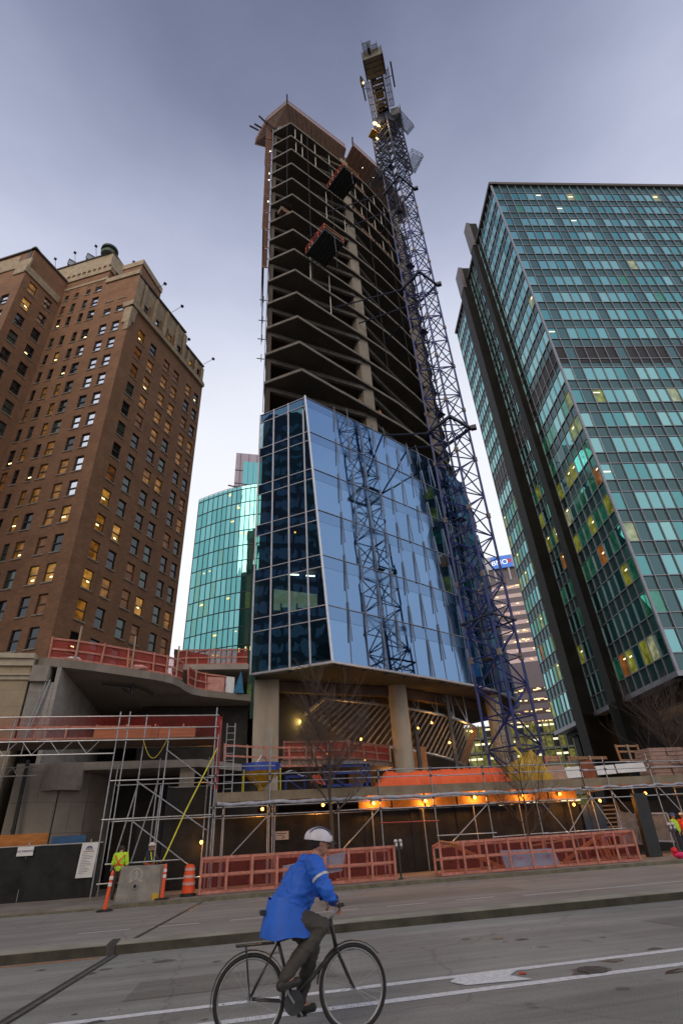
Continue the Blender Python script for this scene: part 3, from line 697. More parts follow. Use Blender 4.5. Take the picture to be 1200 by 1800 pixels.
# left face F1
palL = {'dark': 6.5, 'sky': .5, 'amber': 1.3, 'lit': .5, 'brown': 1.5, 'green': 1.5}
colsL = ((1.6, 2.75), (3.65, 4.8), (6.45, 7.6), (8.4, 9.15), (10.45, 11.2), (12.25, 12.95))
hl = []
for ci, (a, b) in enumerate(colsL):
    for k in range(-3, 17):
        zt = 20.4+3.43*k+.15*(k > 3)
        if k == 14: zt += .75
        elif k > 14: zt += .35
        if ci == 5 and k < 8: t = (12.1, 13.0, zt-2.7, zt)
        else: t = (a, b, zt-2.15, zt)
        c_ = None
        if ci == 0 and k >= 5: c_ = 'sky'
        elif ci == 1 and k > 9: c_ = 'sky'
        elif ci == 2 and k > 13: c_ = 'sky'
        elif ci == 0: c_ = ['dark', 'brown', 'lit', 'dark', 'lit'][max(0, min(4, k))]
        elif ci == 1 and k < 6: c_ = ['dark', 'dark', 'lit', 'brown', 'amber', 'amber'][max(0, k)]
        if k > 15 and ci < 2: continue
        hl.append(t+((c_,) if c_ else ()))
wall_grid(mb, K, U, NU, 0, 13.5, 3, 75.0, hl); add_wins(K, U, NU, hl, palL)
I_ = K+U*13.5
W_ = I_-V*6.1
hw = []
for a, b in ((1.0, 2.3), (3.7, 5.0)):
    for k in range(-3, 16):
        zt = 20.4+3.43*k+.3; hw.append((a, b, zt-2.1, zt)+(('sky',) if (k > 13 and a > 3) else ()))
wall_grid(mb, W_, V, NV, 0, 6.1, 3, 74.0, hw); add_wins(W_, V, NV, hw, palL)
hf = []
for a, b in ((1.3, 2.7), (4.4, 5.8)):
    for k in range(-3, 15):
        zt = 20.4+3.43*k+.2; hf.append((a, b, zt-2.2, zt)+(('sky',) if k > 12 else ()))
wall_grid(mb, W_, U, NU, 0, 16, 3, 72.5, hf); add_wins(W_, U, NU, hf, {'dark': 2, 'amber': 3, 'lit': 2, 'brown': 1})
mb.build('wall', brick, BBT)
# body behind walls so nothing is hollow
E_ = K+V*17.3
b2 = MB(); o_ = .3
cK = K-NV*o_-NU*o_; cE = E_-NV*o_; 
b2.prism([tuple(cK[:2]), tuple(cE[:2]), tuple((E_+U*24)[:2]), tuple((K+U*24+V*3)[:2]), tuple((I_-NU*o_+U*.3)[:2]), tuple((I_-NU*o_)[:2])], 3, 68.8)
b2.prism([tuple((W_-NU*.3-NV*.3)[:2]), tuple((I_-NV*.3-NU*.3)[:2]), tuple((I_+U*12)[:2]), tuple((W_+U*15.6-NU*.3)[:2])], 3, 72.3)
b2.build('inner_wall', mat('dark_interior', (.02, .018, .016), .9), BBT)
# back end wall of the right face
b2 = MB(); b2.bar(tuple((E_+V*.0)[:2])+(36,), tuple((E_+U*20)[:2])+(36,), .3, 66); b2.build('wall', brick, BBT)
# cream crown right face: recessed attic with piers, ledge, stepped parapet
def face_box(mb, A, D, N, s0, s1, z0, z1, o0, o1):
    return mb.obox(A+D*s0-N*o0+Vector((0, 0, z0)), D*(s1-s0), N*(o0+o1), Vector((0, 0, z1-z0)))
c = MB(); face_box(c, K, V, NV, -.35, 17.45, 67.5, 68.2, .3, .35); face_box(c, K, V, NV, -.25, 17.4, 68.2, 68.6, .3, .2); c.build('cornice', cream, BBT)
c = MB(); wall_grid(c, K-NV*.35, V, NV, -.0, 11.7, 68.6, 75, [h_ for h_ in hr if 69 < h_[3] and h_[1] < 11.6]); wall_grid(c, K-NV*.35, V, NV, 11.7, 17.3, 68.6, 72.4, [h_ for h_ in hr if 69 < h_[3] and h_[0] > 11.6])
c.build('attic_wall', cream, BBT); add_wins(K-NV*.35, V, NV, [h_ for h_ in hr if h_[3] > 69], palR)
c = MB()
for s in (0, 1.6, 4.3, 6.8, 9.6, 11.6, 13.0, 15.1, 16.9):
    w = .45 if s else 1.2; top = 74.4 if s < 11.7 else 71.8
    face_box(c, K-NV*.35, V, NV, s-.0, s+w, 68.6, top, .1, .32); face_box(c, K-NV*.35, V, NV, s+.1, s+w-.1, top, top+.35, .1, .2)
c.build('pier', cream, BBT)
c = MB()
for a, b in colsR: # brick recess frames between piers
    face_box(c, K-NV*.35, V, NV, a-.25, a+.05, 68.6, 71.6, .05, .10); face_box(c, K-NV*.35, V, NV, b-.05, b+.25, 68.6, 71.6, .05, .10)
c.build('brick_pilaster', brick, BBT)
c = MB(); face_box(c, K-NV*.35, V, NV, -.1, 11.8, 75, 75.25, .5, .28); face_box(c, K-NV*.35, V, NV, 11.8, 17.4, 72.4, 72.65, .5, .28); c.build('coping', roofm, BBT)
c = MB(); c.add([tuple(K+NV*.12+Vector((0, 0, 62.5))), tuple(K+V*1.1+NV*.12+Vector((0, 0, 67.4))), tuple(K+NV*.12+Vector((0, 0, 67.4))), tuple(K+V*.1-NV*.2+Vector((0, 0, 67.4)))], [(0, 1, 2), (0, 3, 1)])
face_box(c, K, U, NU, -.1, 1.1, 64.2, 67.4, .02, .14); face_box(c, K, V, NV, -.1, .8, 64.6, 67.4, .02, .16); face_box(c, K, U, NU, -.1, .6, 62.6, 64.2, .02, .12)
c.build('corner_ornament', cream, BBT)
# left face crown
c = MB(); face_box(c, K, U, NU, 0, 5.8, 75.0, 76.0, .3, .22); face_box(c, K, U, NU, -.3, 1.4, 67.5, 68.5, .1, .3); c.build('cornice', cream, BBT)
c = MB(); face_box(c, K, U, NU, .3, 5.6, 68.6, 75.0, .5, -.02); c.build('attic_return', brick, BBT)
c = MB(); face_box(c, K, U, NU, 5.8, 13.6, 75.0, 79.0, 3.0, -.05)
c.build('wall', brick, BBT)
c = MB(); face_box(c, K, U, NU, 5.6, 13.8, 78.3, 79.2, 1.0, .15); face_box(c, K, U, NU, 5.8, 13.6, 76.3, 76.8, 1.0, .05); c.build('cornice', cream, BBT)
c = MB(); Q_ = Vector((-.355, .935, 0))*63.5
face_box(c, Q_, U, NU, 0, 12, 75, 88.0, 6, 0); c.build('penthouse_wall', brick, BBT)
c = MB(); face_box(c, Q_, U, NU, -.1, 12.1, 85.4, 88.6, 6.2, .12)
for s in range(12): face_box(c, Q_, U, NU, s+.05, s+.4, 81.5, 85.6, .1, .2)
face_box(c, Q_, V, NV, -.1, 6.3, 85.4, 88.6, .4, .12); face_box(c, Q_, U, NU, -.1, 3.2, 80.6, 81.6, .3, .3)
c.build('penthouse_parapet', cream, BBT)
c = MB(); face_box(c, Q_, U, NU, -.3, 12.3, 88.6, 88.85, 6.4, .3); c.build('coping', roofm, BBT)
c = MB(); face_box(c, Q_, U, NU, 5.0, 5.9, 82.2, 84.4, .05, .06); face_box(c, Q_, U, NU, 8.4, 9.3, 82.2, 84.4, .05, .06); c.build('penthouse_window', wp['dark'], BBT)
# step between
c = MB(); face_box(c, K, U, NU, 2.4, 5.8, 75.9, 83.0, 8, -2.5); c.build('wall', brick, BBT)
c = MB(); face_box(c, K, U, NU, 2.2, 6.0, 82.0, 83.2, 8, -2.35); c.build('cornice', cream, BBT)
# wing crown
c = MB(); face_box(c, W_, V, NV, 0, 6.3, 74.0, 78.4, .4, -.03); face_box(c, W_, U, NU, .05, 16, 72.5, 78.3, .4, -.03); c.build('wall', brick, BBT)
c = MB(); face_box(c, W_, V, NV, -.3, 5.7, 72.9, 74.3, .1, .2)
face_box(c, W_, U, NU, -.25, 2.2, 73.0, 76.2, .1, .12); face_box(c, W_, U, NU, 2.2, 5.2, 74.6, 77.6, .1, .12); face_box(c, W_, U, NU, 5.2, 16, 72.6, 77.8, .1, .1); face_box(c, W_, U, NU, 4.4, 16, 70.2, 71.4, .1, .25)
for s in (5.3, 7.7, 10.5): face_box(c, W_, U, NU, s, s+.5, 70, 76, .1, .4)
c.build('cornice', cream, BBT)
c = MB(); face_box(c, W_, V, NV, -.3, 6.3, 78.4, 78.7, .5, .2); face_box(c, W_, U, NU, -.3, 16, 78.4, 78.7, .5, .2); c.build('coping', roofm, BBT)
c = MB(); face_box(c, W_, V, NV, -.1, 5.8, 74.0, 78.2, 15, -.4); c.build('roof_block', roofm, BBT)
# windows
WINS.sort(key=lambda w: w[0])
stuffg = MB(); keys = list(wp); fs, ss_ = MB(), MB()
def pane(m, A, D, N, h_, dep):
    a, b, c_, d_ = h_[:4]; o = A-N*(dep-.02)
    m.quad(o+D*a+Vector((0, 0, c_)), o+D*b+Vector((0, 0, c_)), o+D*b+Vector((0, 0, d_)), o+D*a+Vector((0, 0, d_)))
def framing(m, A, D, N, h_, dep):
    a, b, c_, d_ = h_[:4]; w = .07
    for (s0, s1, z0, z1) in ((a, a+w, c_, d_), (b-w, b, c_, d_), (a+w, b-w, c_, c_+w), (a+w, b-w, d_-w, d_), (a+w, b-w, (c_+d_)/2-.06, (c_+d_)/2+.06)):
        face_box(m, A, D, N, s0, s1, z0, z1, dep-.03, -(dep-.12))
def sill(m, A, D, N, h_): face_box(m, A, D, N, h_[0]-.12, h_[1]+.12, h_[2]-.14, h_[2]-.0, .1, .10)
lampb = mat('lit_ceiling_lamp', (1, .8, .5), .5, emit=(1, .80, .38), es=2.6)
for i, (d, A, D, N, h_, kk, dep) in enumerate(WINS):
    lamp = kk == 'lit' or (kk in ('amber', 'dark') and random.random() < .13)
    if i < 100:
        m = MB(); pane(m, A, D, N, h_, dep); o = m.build('window', wp[kk], BBT)
        m = MB(); framing(m, A, D, N, h_, dep); m.build('frame', sashm, o)
        m = MB(); sill(m, A, D, N, h_); m.build('sill', sillm, o)
        tgt = MB()
    else:
        stuffg.mi = keys.index(kk); pane(stuffg, A, D, N, h_, dep)
        stuffg.mi = len(keys); framing(stuffg, A, D, N, h_, dep); stuffg.mi = len(keys)+1; sill(stuffg, A, D, N, h_); tgt = stuffg; tgt.mi = len(keys)+2
    if lamp:
        a, b, c_, d_ = h_[:4]; s = random.uniform(a+.2, b-.55); z = random.uniform(c_+.35, c_+.9); w = random.uniform(.28, .5)
        face_box(tgt, A, D, N, s, min(s+w, b-.1), z, z+.16, dep-.03, -(dep-.045))
        if i < 100: tgt.build('room_lamp', lampb, o)
tag(stuffg.build('window', [wp[k] for k in keys]+[sashm, sillm, lampb], BBT), kind='stuff')
# roof lights and water tank
def floodlight(p, q, lab):
    T = thing('roof_floodlight', lab, 'floodlight', tuple(p), 'floodlights on stalks along the brick roof')
    m = MB(); m.tube(p, q, .035); m.build('arm', steel_d, T); m = MB(); m.cbox(tuple(q), (.42, .3, .34), .6); m.build('lamp_head', blackm, T)
for s, z, L_, lab in ((3.2, 75.3, 0, 'highest floodlight on a stalk over the right brick facade'), (7.6, 75.3, 0, 'second floodlight down the right brick facade roofline'), (11.9, 72.8, .6, 'short floodlight at the step in the brick roofline'), (17.0, 72.7, 0, 'lowest floodlight at the far right end of the brick roofline')):
    p = K+V*s+Vector((0, 0, z)); floodlight(p, p+NV*(1.9 if not L_ else .5)+Vector((0, 0, .5)), lab)
for s, lab in ((1.0, 'floodlight on a stalk right of the green roof tank'), ):
    p = Q_+V*3+Vector((0, 0, 88.8)); floodlight(p, p+NV*1.6+Vector((0, 0, .8)), lab)
for s, lab in ((3.4, 'floodlight on a stalk nearest left of the green roof tank'), (7.6, 'middle floodlight on the highest brick parapet'), (11.6, 'leftmost floodlight on the highest brick parapet')):
    p = Q_+U*s+Vector((0, 0, 88.8)); floodlight(p, p+NU*.8+Vector((0, 0, 2.4)), lab)
tp = Q_+U*1.2+V*.2
T = thing('roof_tank', 'round green-rimmed tank on the top corner of the brick building', 'tank', (tp.x, tp.y, 88.8))
m = MB(); m.lathe([(1.2, 88.8), (1.3, 89.1), (1.0, 89.15), (1.0, 89.9)], (tp.x, tp.y, 0), 20); m.build('body', mat('tank_green', (.10, .14, .11), .7, var=.3), T, smooth=False)
m = MB(); m.lathe([(1.0, 89.9), (1.4, 89.95), (1.4, 90.35), (.2, 90.6)], (tp.x, tp.y, 0), 20); m.build('rim', mat('tank_rim', (.03, .05, .04), .6), T)
for s, lab in ((4.6, 'grey metal vent box on the highest brick parapet by the tank'), (8.3, 'grey metal vent box further left on the highest brick parapet')):
    p = Q_+U*s; m = MB(); m.cbox((p.x-.2, p.y+.4, 89.5), (1.3, 1.0, 1.2), .5); m.cbox((p.x-.2, p.y+.4, 90.15), (1.5, 1.2, .1), .5); tag(m.build('vent_box', steel, origin=(p.x, p.y, 88.9)), lab, 'vent')

# ================================================================== TEAL OFFICE TOWER (right)
RC = Vector((37.66, 37.72, 0)); RP = Vector((.208, .978, 0)); RQ = Vector((.985, -.175, 0)); NP = Vector((-.978, .208, 0)); NQ = Vector((-.175, -.985, 0))
RT = thing('teal_office_block', 'teal glass office tower with dark granite fins and metal mullions at right', 'building', (37.66, 37.72, 0))
tg = {'t1': glass('teal_glass', (.30, .62, .64), (.01, .035, .032), .66, wob=.05), 't2': glass('teal_glass_pale', (.38, .70, .70), (.03, .07, .06), .66, wob=.08),
      't3': glass('teal_glass_deep', (.20, .50, .52), (.004, .03, .028), .6, wob=.05), 'y': glass('yellow_lit_glass', (.26, .45, .38), (.04, .06, .01), .22, emit=(.36, .35, .04), es=.7, spot=(.8, .75, .3)),
      'g': glass('green_dim_glass', (.22, .48, .42), (.01, .07, .045), .38, emit=(.02, .12, .065), es=.8), 'b': glass('blind_lit_glass', (.3, .5, .45), (.1, .12, .08), .2, emit=(.62, .62, .34), es=.55),
      'o': glass('orange_lit_glass', (.2, .3, .25), (.05, .02, .01), .15, emit=(.40, .13, .02), es=.7)}
tkeys = list(tg)
span_m = [glass('spandrel_teal', (.23, .35, .38), (.032, .072, .072), .26, rough=.12), glass('spandrel_slate', (.22, .36, .40), (.035, .075, .078), .30, rough=.15)]
louv = mat('louvre', (.02, .02, .022), .5, .3)
mull_m = mat('mauve_mullion', (.27, .275, .31), .42, .5, var=.12)
Z0 = 12.2; FR = 3.63
vis = [(Z0+1.45+FR*k, Z0+3.68+FR*k) for k in range(21)]
vz = []
for k in range(21):
    zt = 15.9+FR*k; vz.append((zt-2.15, zt))
panes = []
def rfac(A, D, N, bays, w, start, face):
    for i in range(bays):
        s0 = start+i*w; s1 = s0+w
        for k, (za, zb) in enumerate(vz):
            solid = (face == 'R' and i % 5 == 1)
            if k == 10:
                if not solid or face == 'P': panes.append((A, D, N, s0, s1, za-.7, zb+.2, 'L', face, i, k)); 
                continue
            if solid: continue
            if face == 'R':
                kk = random.choices(tkeys, (5, 1.5, 2.6, .08, .25, .3, 0))[0]
                if k in (8, 7) and 5 < i < 14: kk = random.choice(('t2', 'b', 't2', 't1'))
                if k == 3 and 6 < i: kk = 'b' if i % 5 != 1 else 't1'
            else:
                low = k < 9
                kk = random.choices(tkeys, (1.8, .8, 2.2, 1.9, 3, .35, .25) if low else (5, 4, 1, .12, .2, .1, 0))[0]
                if k in (2, 3) and start > 11: kk = random.choices(tkeys, (1, 0, 1, 2.4, 1.4, 0, .9))[0]
                if i and panes and panes[-1][7] in 'yg' and False: pass
            panes.append((A, D, N, s0, s1, za, zb, kk, face, i, k))
rfac(RC, RQ, NQ, 30, 1.3, 0, 'R'); rfac(RC, RP, NP, 7, 1.4, 0, 'P')
rfac(RC, RP, NP, 4, 1.3, 11.5, 'P'); rfac(RC, RP, NP, 8, 1.25, 19.2, 'P')
def dist(p): c = p[0]+p[1]*(p[3]+p[4])/2; return hypot(c.x, c.y)**2+(p[5])**2
panes.sort(key=dist); st = MB(); stl = MB(); sts = MB()
lampr = mat('lit_strip_lamp', (1, .95, .7), .5, emit=(1, .86, .48), es=1.9)
for n_, (A, D, N, s0, s1, za, zb, kk, face, i, k) in enumerate(panes):
    m = MB() if n_ < 100 and kk != 'L' else (stl if kk == 'L' else st)
    o_ = A-N*.03
    p = [o_+D*(s0+.05)+Vector((0, 0, za)), o_+D*(s1-.05)+Vector((0, 0, za)), o_+D*(s1-.05)+Vector((0, 0, zb)), o_+D*(s0+.05)+Vector((0, 0, zb))]
    tl = [N*random.uniform(-.012, .012) for _ in range(2)]; p[2] = p[2]+tl[0]; p[3] = p[3]+tl[1]
    if kk == 'L':
        m.quad(*p); continue
    if m is st: m.mi = tkeys.index(kk)
    m.quad(*p)
    if m is not st: o = m.build('window', tg[kk], RT)
    if kk in ('y', 'b', 'o') and random.random() < (.5 if face == 'P' else .7) or (face == 'R' and random.random() < .02):
        l = MB() if m is not st else sts
        s = s0+random.uniform(.15, .4); z = random.uniform(za+1.0, zb-.3)
        w_ = .75 if face == 'R' else .4
        face_box(l, A, D, N, s, min(s+w_, s1-.1), z, z+.11, .03, -.005+.01)
        if l is not sts: l.build('strip_lamp', lampr, o)
tag(st.build('window', [tg[k] for k in tkeys], RT), kind='stuff')
m_ = stl; m_.build('louvre', louv, RT)['kind'] = 'stuff'; sts.build('strip_lamp', lampr, RT)['kind'] = 'stuff'
# opaque wall (spandrels) behind glass
TOP = 90.6
w = MB(); o_ = .06
def bx(mb, s0, s1, q0, q1, z0, z1):
    mb.obox(RC+RP*s0+RQ*q0+Vector((0, 0, z0)), RP*(s1-s0), RQ*(q1-q0), Vector((0, 0, z1-z0)))
bx(w, .06, 29.5, .06, 39, Z0, TOP); w.build('spandrel_wall', span_m[0], RT)
w = MB()
for k in range(21):
    for i in range(30):
        if i % 5 == 1: face_box(w, RC, RQ, NQ, i*1.3+.05, i*1.3+1.25, vz[k][0], vz[k][1], .05, -.035)
w.build('solid_panel', span_m[1], RT)['kind'] = 'stuff'
def mull(A, D, N, s, z0, z1, wd=.09, dp=.075):
    m = MB(); face_box(m, A, D, N, s-wd/2, s+wd/2, z0, z1, .04, dp); m.build('mullion', mull_m, RT)
for i in range(31): mull(RC, RQ, NQ, i*1.3, Z0-.1, TOP, .065 if i else .26, .13)
for i in range(8): mull(RC, RP, NP, i*1.4, Z0-.1, TOP, .08 if i else .3)
for i in range(5): mull(RC, RP, NP, 11.5+i*1.3, Z0-.1, TOP, .08)
for i in range(9): mull(RC, RP, NP, 19.2+i*1.25, Z0-.1, TOP, .08)
for k in range(21):
    for z in (vz[k][0], vz[k][1]):
        m = MB(); face_box(m, RC, RQ, NQ, 0, 39, z-.045, z+.045, .03, .05); face_box(m, RC, RP, NP, 0, 9.7, z-.045, z+.045, .03, .05)
        face_box(m, RC, RP, NP, 11.4, 16.8, z-.045, z+.045, .03, .05); face_box(m, RC, RP, NP, 19.1, 29.3, z-.045, z+.045, .03, .05)
        m.build('transom', mull_m, RT)
m = MB(); face_box(m, RC, RQ, NQ, -.3, 39.3, TOP, 91.2, 1, .3); face_box(m, RC, RP, NP, -.3, 29.6, TOP, 91.2, 1, .3); m.build('roof_fascia', roofm, RT)
m = MB(); face_box(m, RC, RQ, NQ, -.2, 39.3, 11.75, 12.2, 1, .22); face_box(m, RC, RP, NP, -.2, 29.6, 11.75, 12.2, 1, .22); m.build('base_fascia', mull_m, RT)
m = MB(); bx(m, 1.0, 28.5, 1.2, 38, 11.2, 11.9); m.build('soffit_beam', granite, RT)
m = MB(); bx(m, 3.0, 27.5, 4.5, 38, 11.0, 11.25); m.build('soffit', mat('white_soffit', (.5, .46, .44), .8, var=.1), RT)
m = MB(); bx(m, 9.8, 11.4, -.95, 1.0, 0, 97); m.build('fin_wall', granite, RT); m = MB(); bx(m, 9.7, 11.5, -.97, -.35, 90, 97.05); m.build('fin_cladding', granite_g, RT)
m = MB(); bx(m, 9.8, 11.6, -.95, 3.0, 0, 11.9); m.build('fin_wall', granite, RT)
m = MB(); bx(m, 16.8, 19.1, -1.55, 1.0, 0, 94); m.build('fin_wall', granite, RT); m = MB(); bx(m, 16.7, 19.15, -1.6, -.9, 88, 94.05); m.build('fin_cladding', granite_g, RT)
m = MB(); bx(m, 16.8, 19.2, -1.5, 2.8, 0, 11.9); m.build('fin_wall', granite, RT)
m = MB(); bx(m, 26.5, 28, 1.5, 3.5, 0, 11.9); m.build('column', granite, RT)
m = MB(); bx(m, 6, 24, 8, 36, 0, 11.1); m.build('lobby_wall', mat('lobby_brown', (.09, .06, .045), .7), RT)
m = MB()
for q in range(5): m.obox(RC+RP*13.5+RQ*(2.6+q*.42)+Vector((0, 0, 4.5)), RP*.1, RQ*.28, Vector((0, 0, 5)))
m.build('lobby_light', mat('lit_lobby', (1, .6, .2), .5, emit=(1, .48, .06), es=1.2), RT)
for q, (s, qq) in enumerate(((3.5, 6), (6, 9), (14, 4.0), (9, 12))):
    m = MB(); p = RC+RP*s+RQ*qq; m.lathe([(.16, 10.98), (.16, 11.0)], (p.x, p.y, 0), 12); m.build('downlight', lamp_w, RT)
for p_, e_ in (((1094+30, 1236), 0),):
    p = RC+RP*12.5+RQ*.6; m = MB(); m.cbox((p.x, p.y, 10.6), (.7, .5, .25), 0); m.build('wall_lamp', lamp_w, RT)

# ================================================================== FAR BUILDINGS
def arc_pts(az0, az1, dfun, n): return [Vector((sin(radians(az0+(az1-az0)*i/n))*dfun(az0+(az1-az0)*i/n), cos(radians(az0+(az1-az0)*i/n))*dfun(az0+(az1-az0)*i/n), 0)) for i in range(n+1)]
GBT = thing('curved_glass_building', 'curved turquoise glass office building behind the brick building and tower', 'building', (0, 108, 0))
gp = arc_pts(-3.9, 8, lambda a: 113-2.1*(a+3.9)+.115*(a+3.9)**2, 21)
gg = {'a': glass('turquoise_glass', (.22, .60, .62), (.02, .12, .11), .58, wob=.10, wscale=.25), 'b': glass('turquoise_glass_light', (.28, .68, .70), (.03, .12, .11), .62, wob=.12, wscale=.25),
      'c': glass('turquoise_glass_lit', (.24, .60, .60), (.03, .11, .08), .5, emit=(.16, .22, .03), es=.5, spot=(.8, .7, .2))}
m = MB(); ztop = 73.2
for i in range(21):
    for k in range(19):
        za = ztop-3.78*(k+1); zb = ztop-3.78*k-.08; a, b = gp[i], gp[i+1]; n_ = (b-a).cross(Vector((0, 0, 1))).normalized()
        m.mi = random.choices((0, 1, 2), (4, 3, .6))[0]; t = [n_*random.uniform(-.01, .01) for _ in range(2)]
        m.quad(a.lerp(b, .03)+Vector((0, 0, za)), a.lerp(b, .97)+Vector((0, 0, za)), a.lerp(b, .97)+Vector((0, 0, zb))+t[0], a.lerp(b, .03)+Vector((0, 0, zb))+t[1])
tag(m.build('window', [gg['a'], gg['b'], gg['c']], GBT), kind='stuff')
fm = mat('dark_teal_frame', (.015, .035, .04), .5)
for i in range(22):
    m = MB(); m.bar(gp[i]+Vector((0, -.03, 1)), gp[i]+Vector((0, -.03, ztop)), .10, .2, (0, -1, 0)); m.build('mullion', fm, GBT)
for k in range(20):
    m = MB(); z = ztop-3.78*k
    for i in range(21): m.bar(gp[i]+Vector((0, 0, z)), gp[i+1]+Vector((0, 0, z)), .2, .16)
    m.build('floor_band', fm, GBT)
m = MB(); m.prism([tuple(p[:2]) for p in [q+Vector((0, .35, 0)) for q in gp]]+[(20, 140), (-9, 140)], 0, ztop-.2); m.build('wall', mat('teal_interior', (.02, .06, .055), .8), GBT)
m = MB()
for i in range(21): m.bar(gp[i]+Vector((0, 0, ztop+1.1)), gp[i+1]+Vector((0, 0, ztop+1.1)), .08, .08)
for i in range(22): m.tube(gp[i]+Vector((0, 0, ztop)), gp[i]+Vector((0, 0, ztop+1.1)), .05)
m.build('roof_railing', steel_d, GBT)
m = MB()
for i in range(21): m.bar(gp[i]+Vector((0, .05, ztop+.5)), gp[i+1]+Vector((0, .05, ztop+.5)), .04, .8)
m.build('glass_parapet', gg['b'], GBT)
for n_ in range(46):
    i = random.randrange(1, 20); k = random.randrange(0, 14); m = MB(); a, b = gp[i], gp[i+1]; f = random.uniform(.1, .5); z = ztop-3.78*k-random.uniform(.9, 1.7)
    w_, h_ = random.choice(((.35, .3), (.25, .8), (.7, .4))); pA = a.lerp(b, f)+Vector((0, -.06, z)); pB = a.lerp(b, min(.9, f+w_))+Vector((0, -.06, z))
    m.quad(pA, pB, pB+Vector((0, 0, h_)), pA+Vector((0, 0, h_))); m.build('ceiling_lamp', mat('lit_office_ceiling', (1, .9, .5), .5, emit=(.95, .80, .28), es=.8), GBT)
# window cleaning cradle frame on roof
m = MB(); p = Vector((.2, 111, ztop+.3))
m.bar(p, p+Vector((8, 0, .8)), .2, .2); m.bar(p+Vector((-1.2, -2, 3.2)), p+Vector((8, 0, 3.2)), .25, .25)
for q in range(4): m.bar(p+Vector((q*2.3, 0, 0)), p+Vector((q*2.3-.9, -.5, 3.2)), .16, .16)
tag(m.build('roof_cradle', steel_d, origin=(.2, 111, ztop)), 'open steel cradle frame on the roof edge of the turquoise building', 'roof frame')
PT = thing('panelled_tower', 'pale mauve panelled tower top with turquoise windows rising behind the curved glass', 'building', (5, 128, 0))
m = MB(); m.box(.55, 16, 126, 140, 0, 100.3); m.build('wall', mat('mauve_panel', (.33, .29, .36), .6, var=.1, scale=.4), PT)
m = MB()
for q in range(3): m.box(.45, 15, 125.85, 125.99, 84.7+q*4.6, 84.85+q*4.6)
for q in range(5): m.box(1.9+q*2.4-.05, 1.9+q*2.4+.05, 125.86, 125.98, 82, 100)
m.box(.4, 16, 125.5, 125.98, 85.9, 86.5); m.build('panel_joint', steel_d, PT)
for (z0, z1) in ((89.2, 97.2), (80, 84.4)):
    for q in range(5):
        m = MB(); x = 2.7+q*1.5; m.quad((x+.05, 125.8, z0), (x+1.45, 125.8, z0), (x+1.45, 125.8, z1), (x+.05, 125.8, z1)); m.build('window', gg['b'], PT)
# banded office tower far right (BMO)
BT = thing('banded_office_tower', 'distant brown banded office tower with a blue and white bank sign on top', 'building', (122, 190, 0))
bd = Vector((sin(radians(28)), cos(radians(28)), 0))*222; be = Vector((sin(radians(38)), cos(radians(38)), 0))*226; bu = (be-bd).normalized(); bn = Vector((bu.y, -bu.x, 0)); bw = (be-bd).length
bandm = mat('brown_band', (.115, .095, .115), .6, var=.1, scale=.1)
wm = glass('far_band_glass', (.30, .26, .30), (.06, .045, .045), .30, emit=(.20, .11, .07), es=.4)
m = MB(); m.obox(bd-bn*40, bu*bw, bn*40, Vector((0, 0, 94))); m.build('wall', bandm, BT)
m = MB(); m.obox(bd-bn*39+Vector((0, 0, 94.01)), bu*(bw-.6), bn*38.4, Vector((0, 0, 5))); m.build('plant_room', mat('plant_dark', (.12, .10, .10), .7), BT)
m = MB(); m.obox(bd-bn*40+Vector((0, 0, 99)), bu*bw, bn*40, Vector((0, 0, 6))); m.build('top_fascia', mat('pale_fascia', (.42, .42, .46), .6), BT)
for q in range(14):
    m = MB(); p = bd+bu*(q*bw/13)+bn*.1; m.bar(p+Vector((0, 0, 93)), p+Vector((0, 0, 99.2)), .6, .6, (0, -1, 0)); m.build('column', MATS['pale_fascia'], BT)
for k in range(24):
    z = 90.5-3.9*k
    if k in (9, 10): continue
    m = MB(); p = bd+bn*.12
    m.quad(p+Vector((0, 0, z-1.7)), p+bu*bw+Vector((0, 0, z-1.7)), p+bu*bw+Vector((0, 0, z)), p+Vector((0, 0, z))); m.build('window_band', wm, BT)
m = MB(); m2 = MB()
for q in range(480):
    k = random.choice([k for k in range(24) if k not in (9, 10)]); s = random.uniform(4, bw-2); w_ = random.uniform(.5, 1.6); z = 90.5-3.9*k-random.uniform(.5, 1.4)
    if k < 9 and random.random() < .55: continue
    p = bd+bn*.2+bu*s; t = m if random.random() < .6 else m2
    t.quad(p+Vector((0, 0, z)), p+bu*w_+Vector((0, 0, z)), p+bu*w_+Vector((0, 0, z+.45)), p+Vector((0, 0, z+.45)))
tag(m.build('ceiling_lamp', mat('far_lamp_warm', (1, .8, .5), .5, emit=(1, .72, .35), es=1.0), BT), kind='stuff')
m2.build('ceiling_lamp', mat('far_lamp_amber', (1, .6, .3), .5, emit=(.8, .38, .18), es=.8), BT)['kind'] = 'stuff'
sc_ = bd+bu*((Vector((sin(radians(32.1)), cos(radians(32.1)), 0))*222-bd).dot(bu)); sp_ = sc_+bn*.35
m = MB(); m.obox(sp_-bu*4.4+Vector((0, 0, 98.9)), bu*8.8, bn*.4, Vector((0, 0, 5.6))); sg = m.build('bank_sign', mat('sign_blue', (.03, .15, .50), .5, emit=(.02, .13, .55), es=.45), BT)
text_obj('sign_lettering', 'BMO', 3.3, sp_+bn*.5-bu*.9+Vector((0, 0, 100.4)), bu, (0, 0, 1), mat('sign_white', (.8, .8, .85), .5, emit=(.8, .85, 1), es=.6), sg, .03)
m = MB(); c_ = sp_+bn*.5+bu*3.2+Vector((0, 0, 101.8))
vs = [c_+bu*cos(2*pi*i/18)*.95+Vector((0, 0, sin(2*pi*i/18)*.95)) for i in range(18)]; m.quad(*reversed(vs)); m.build('sign_roundel', mat('sign_red', (.6, .03, .03), .5), sg)
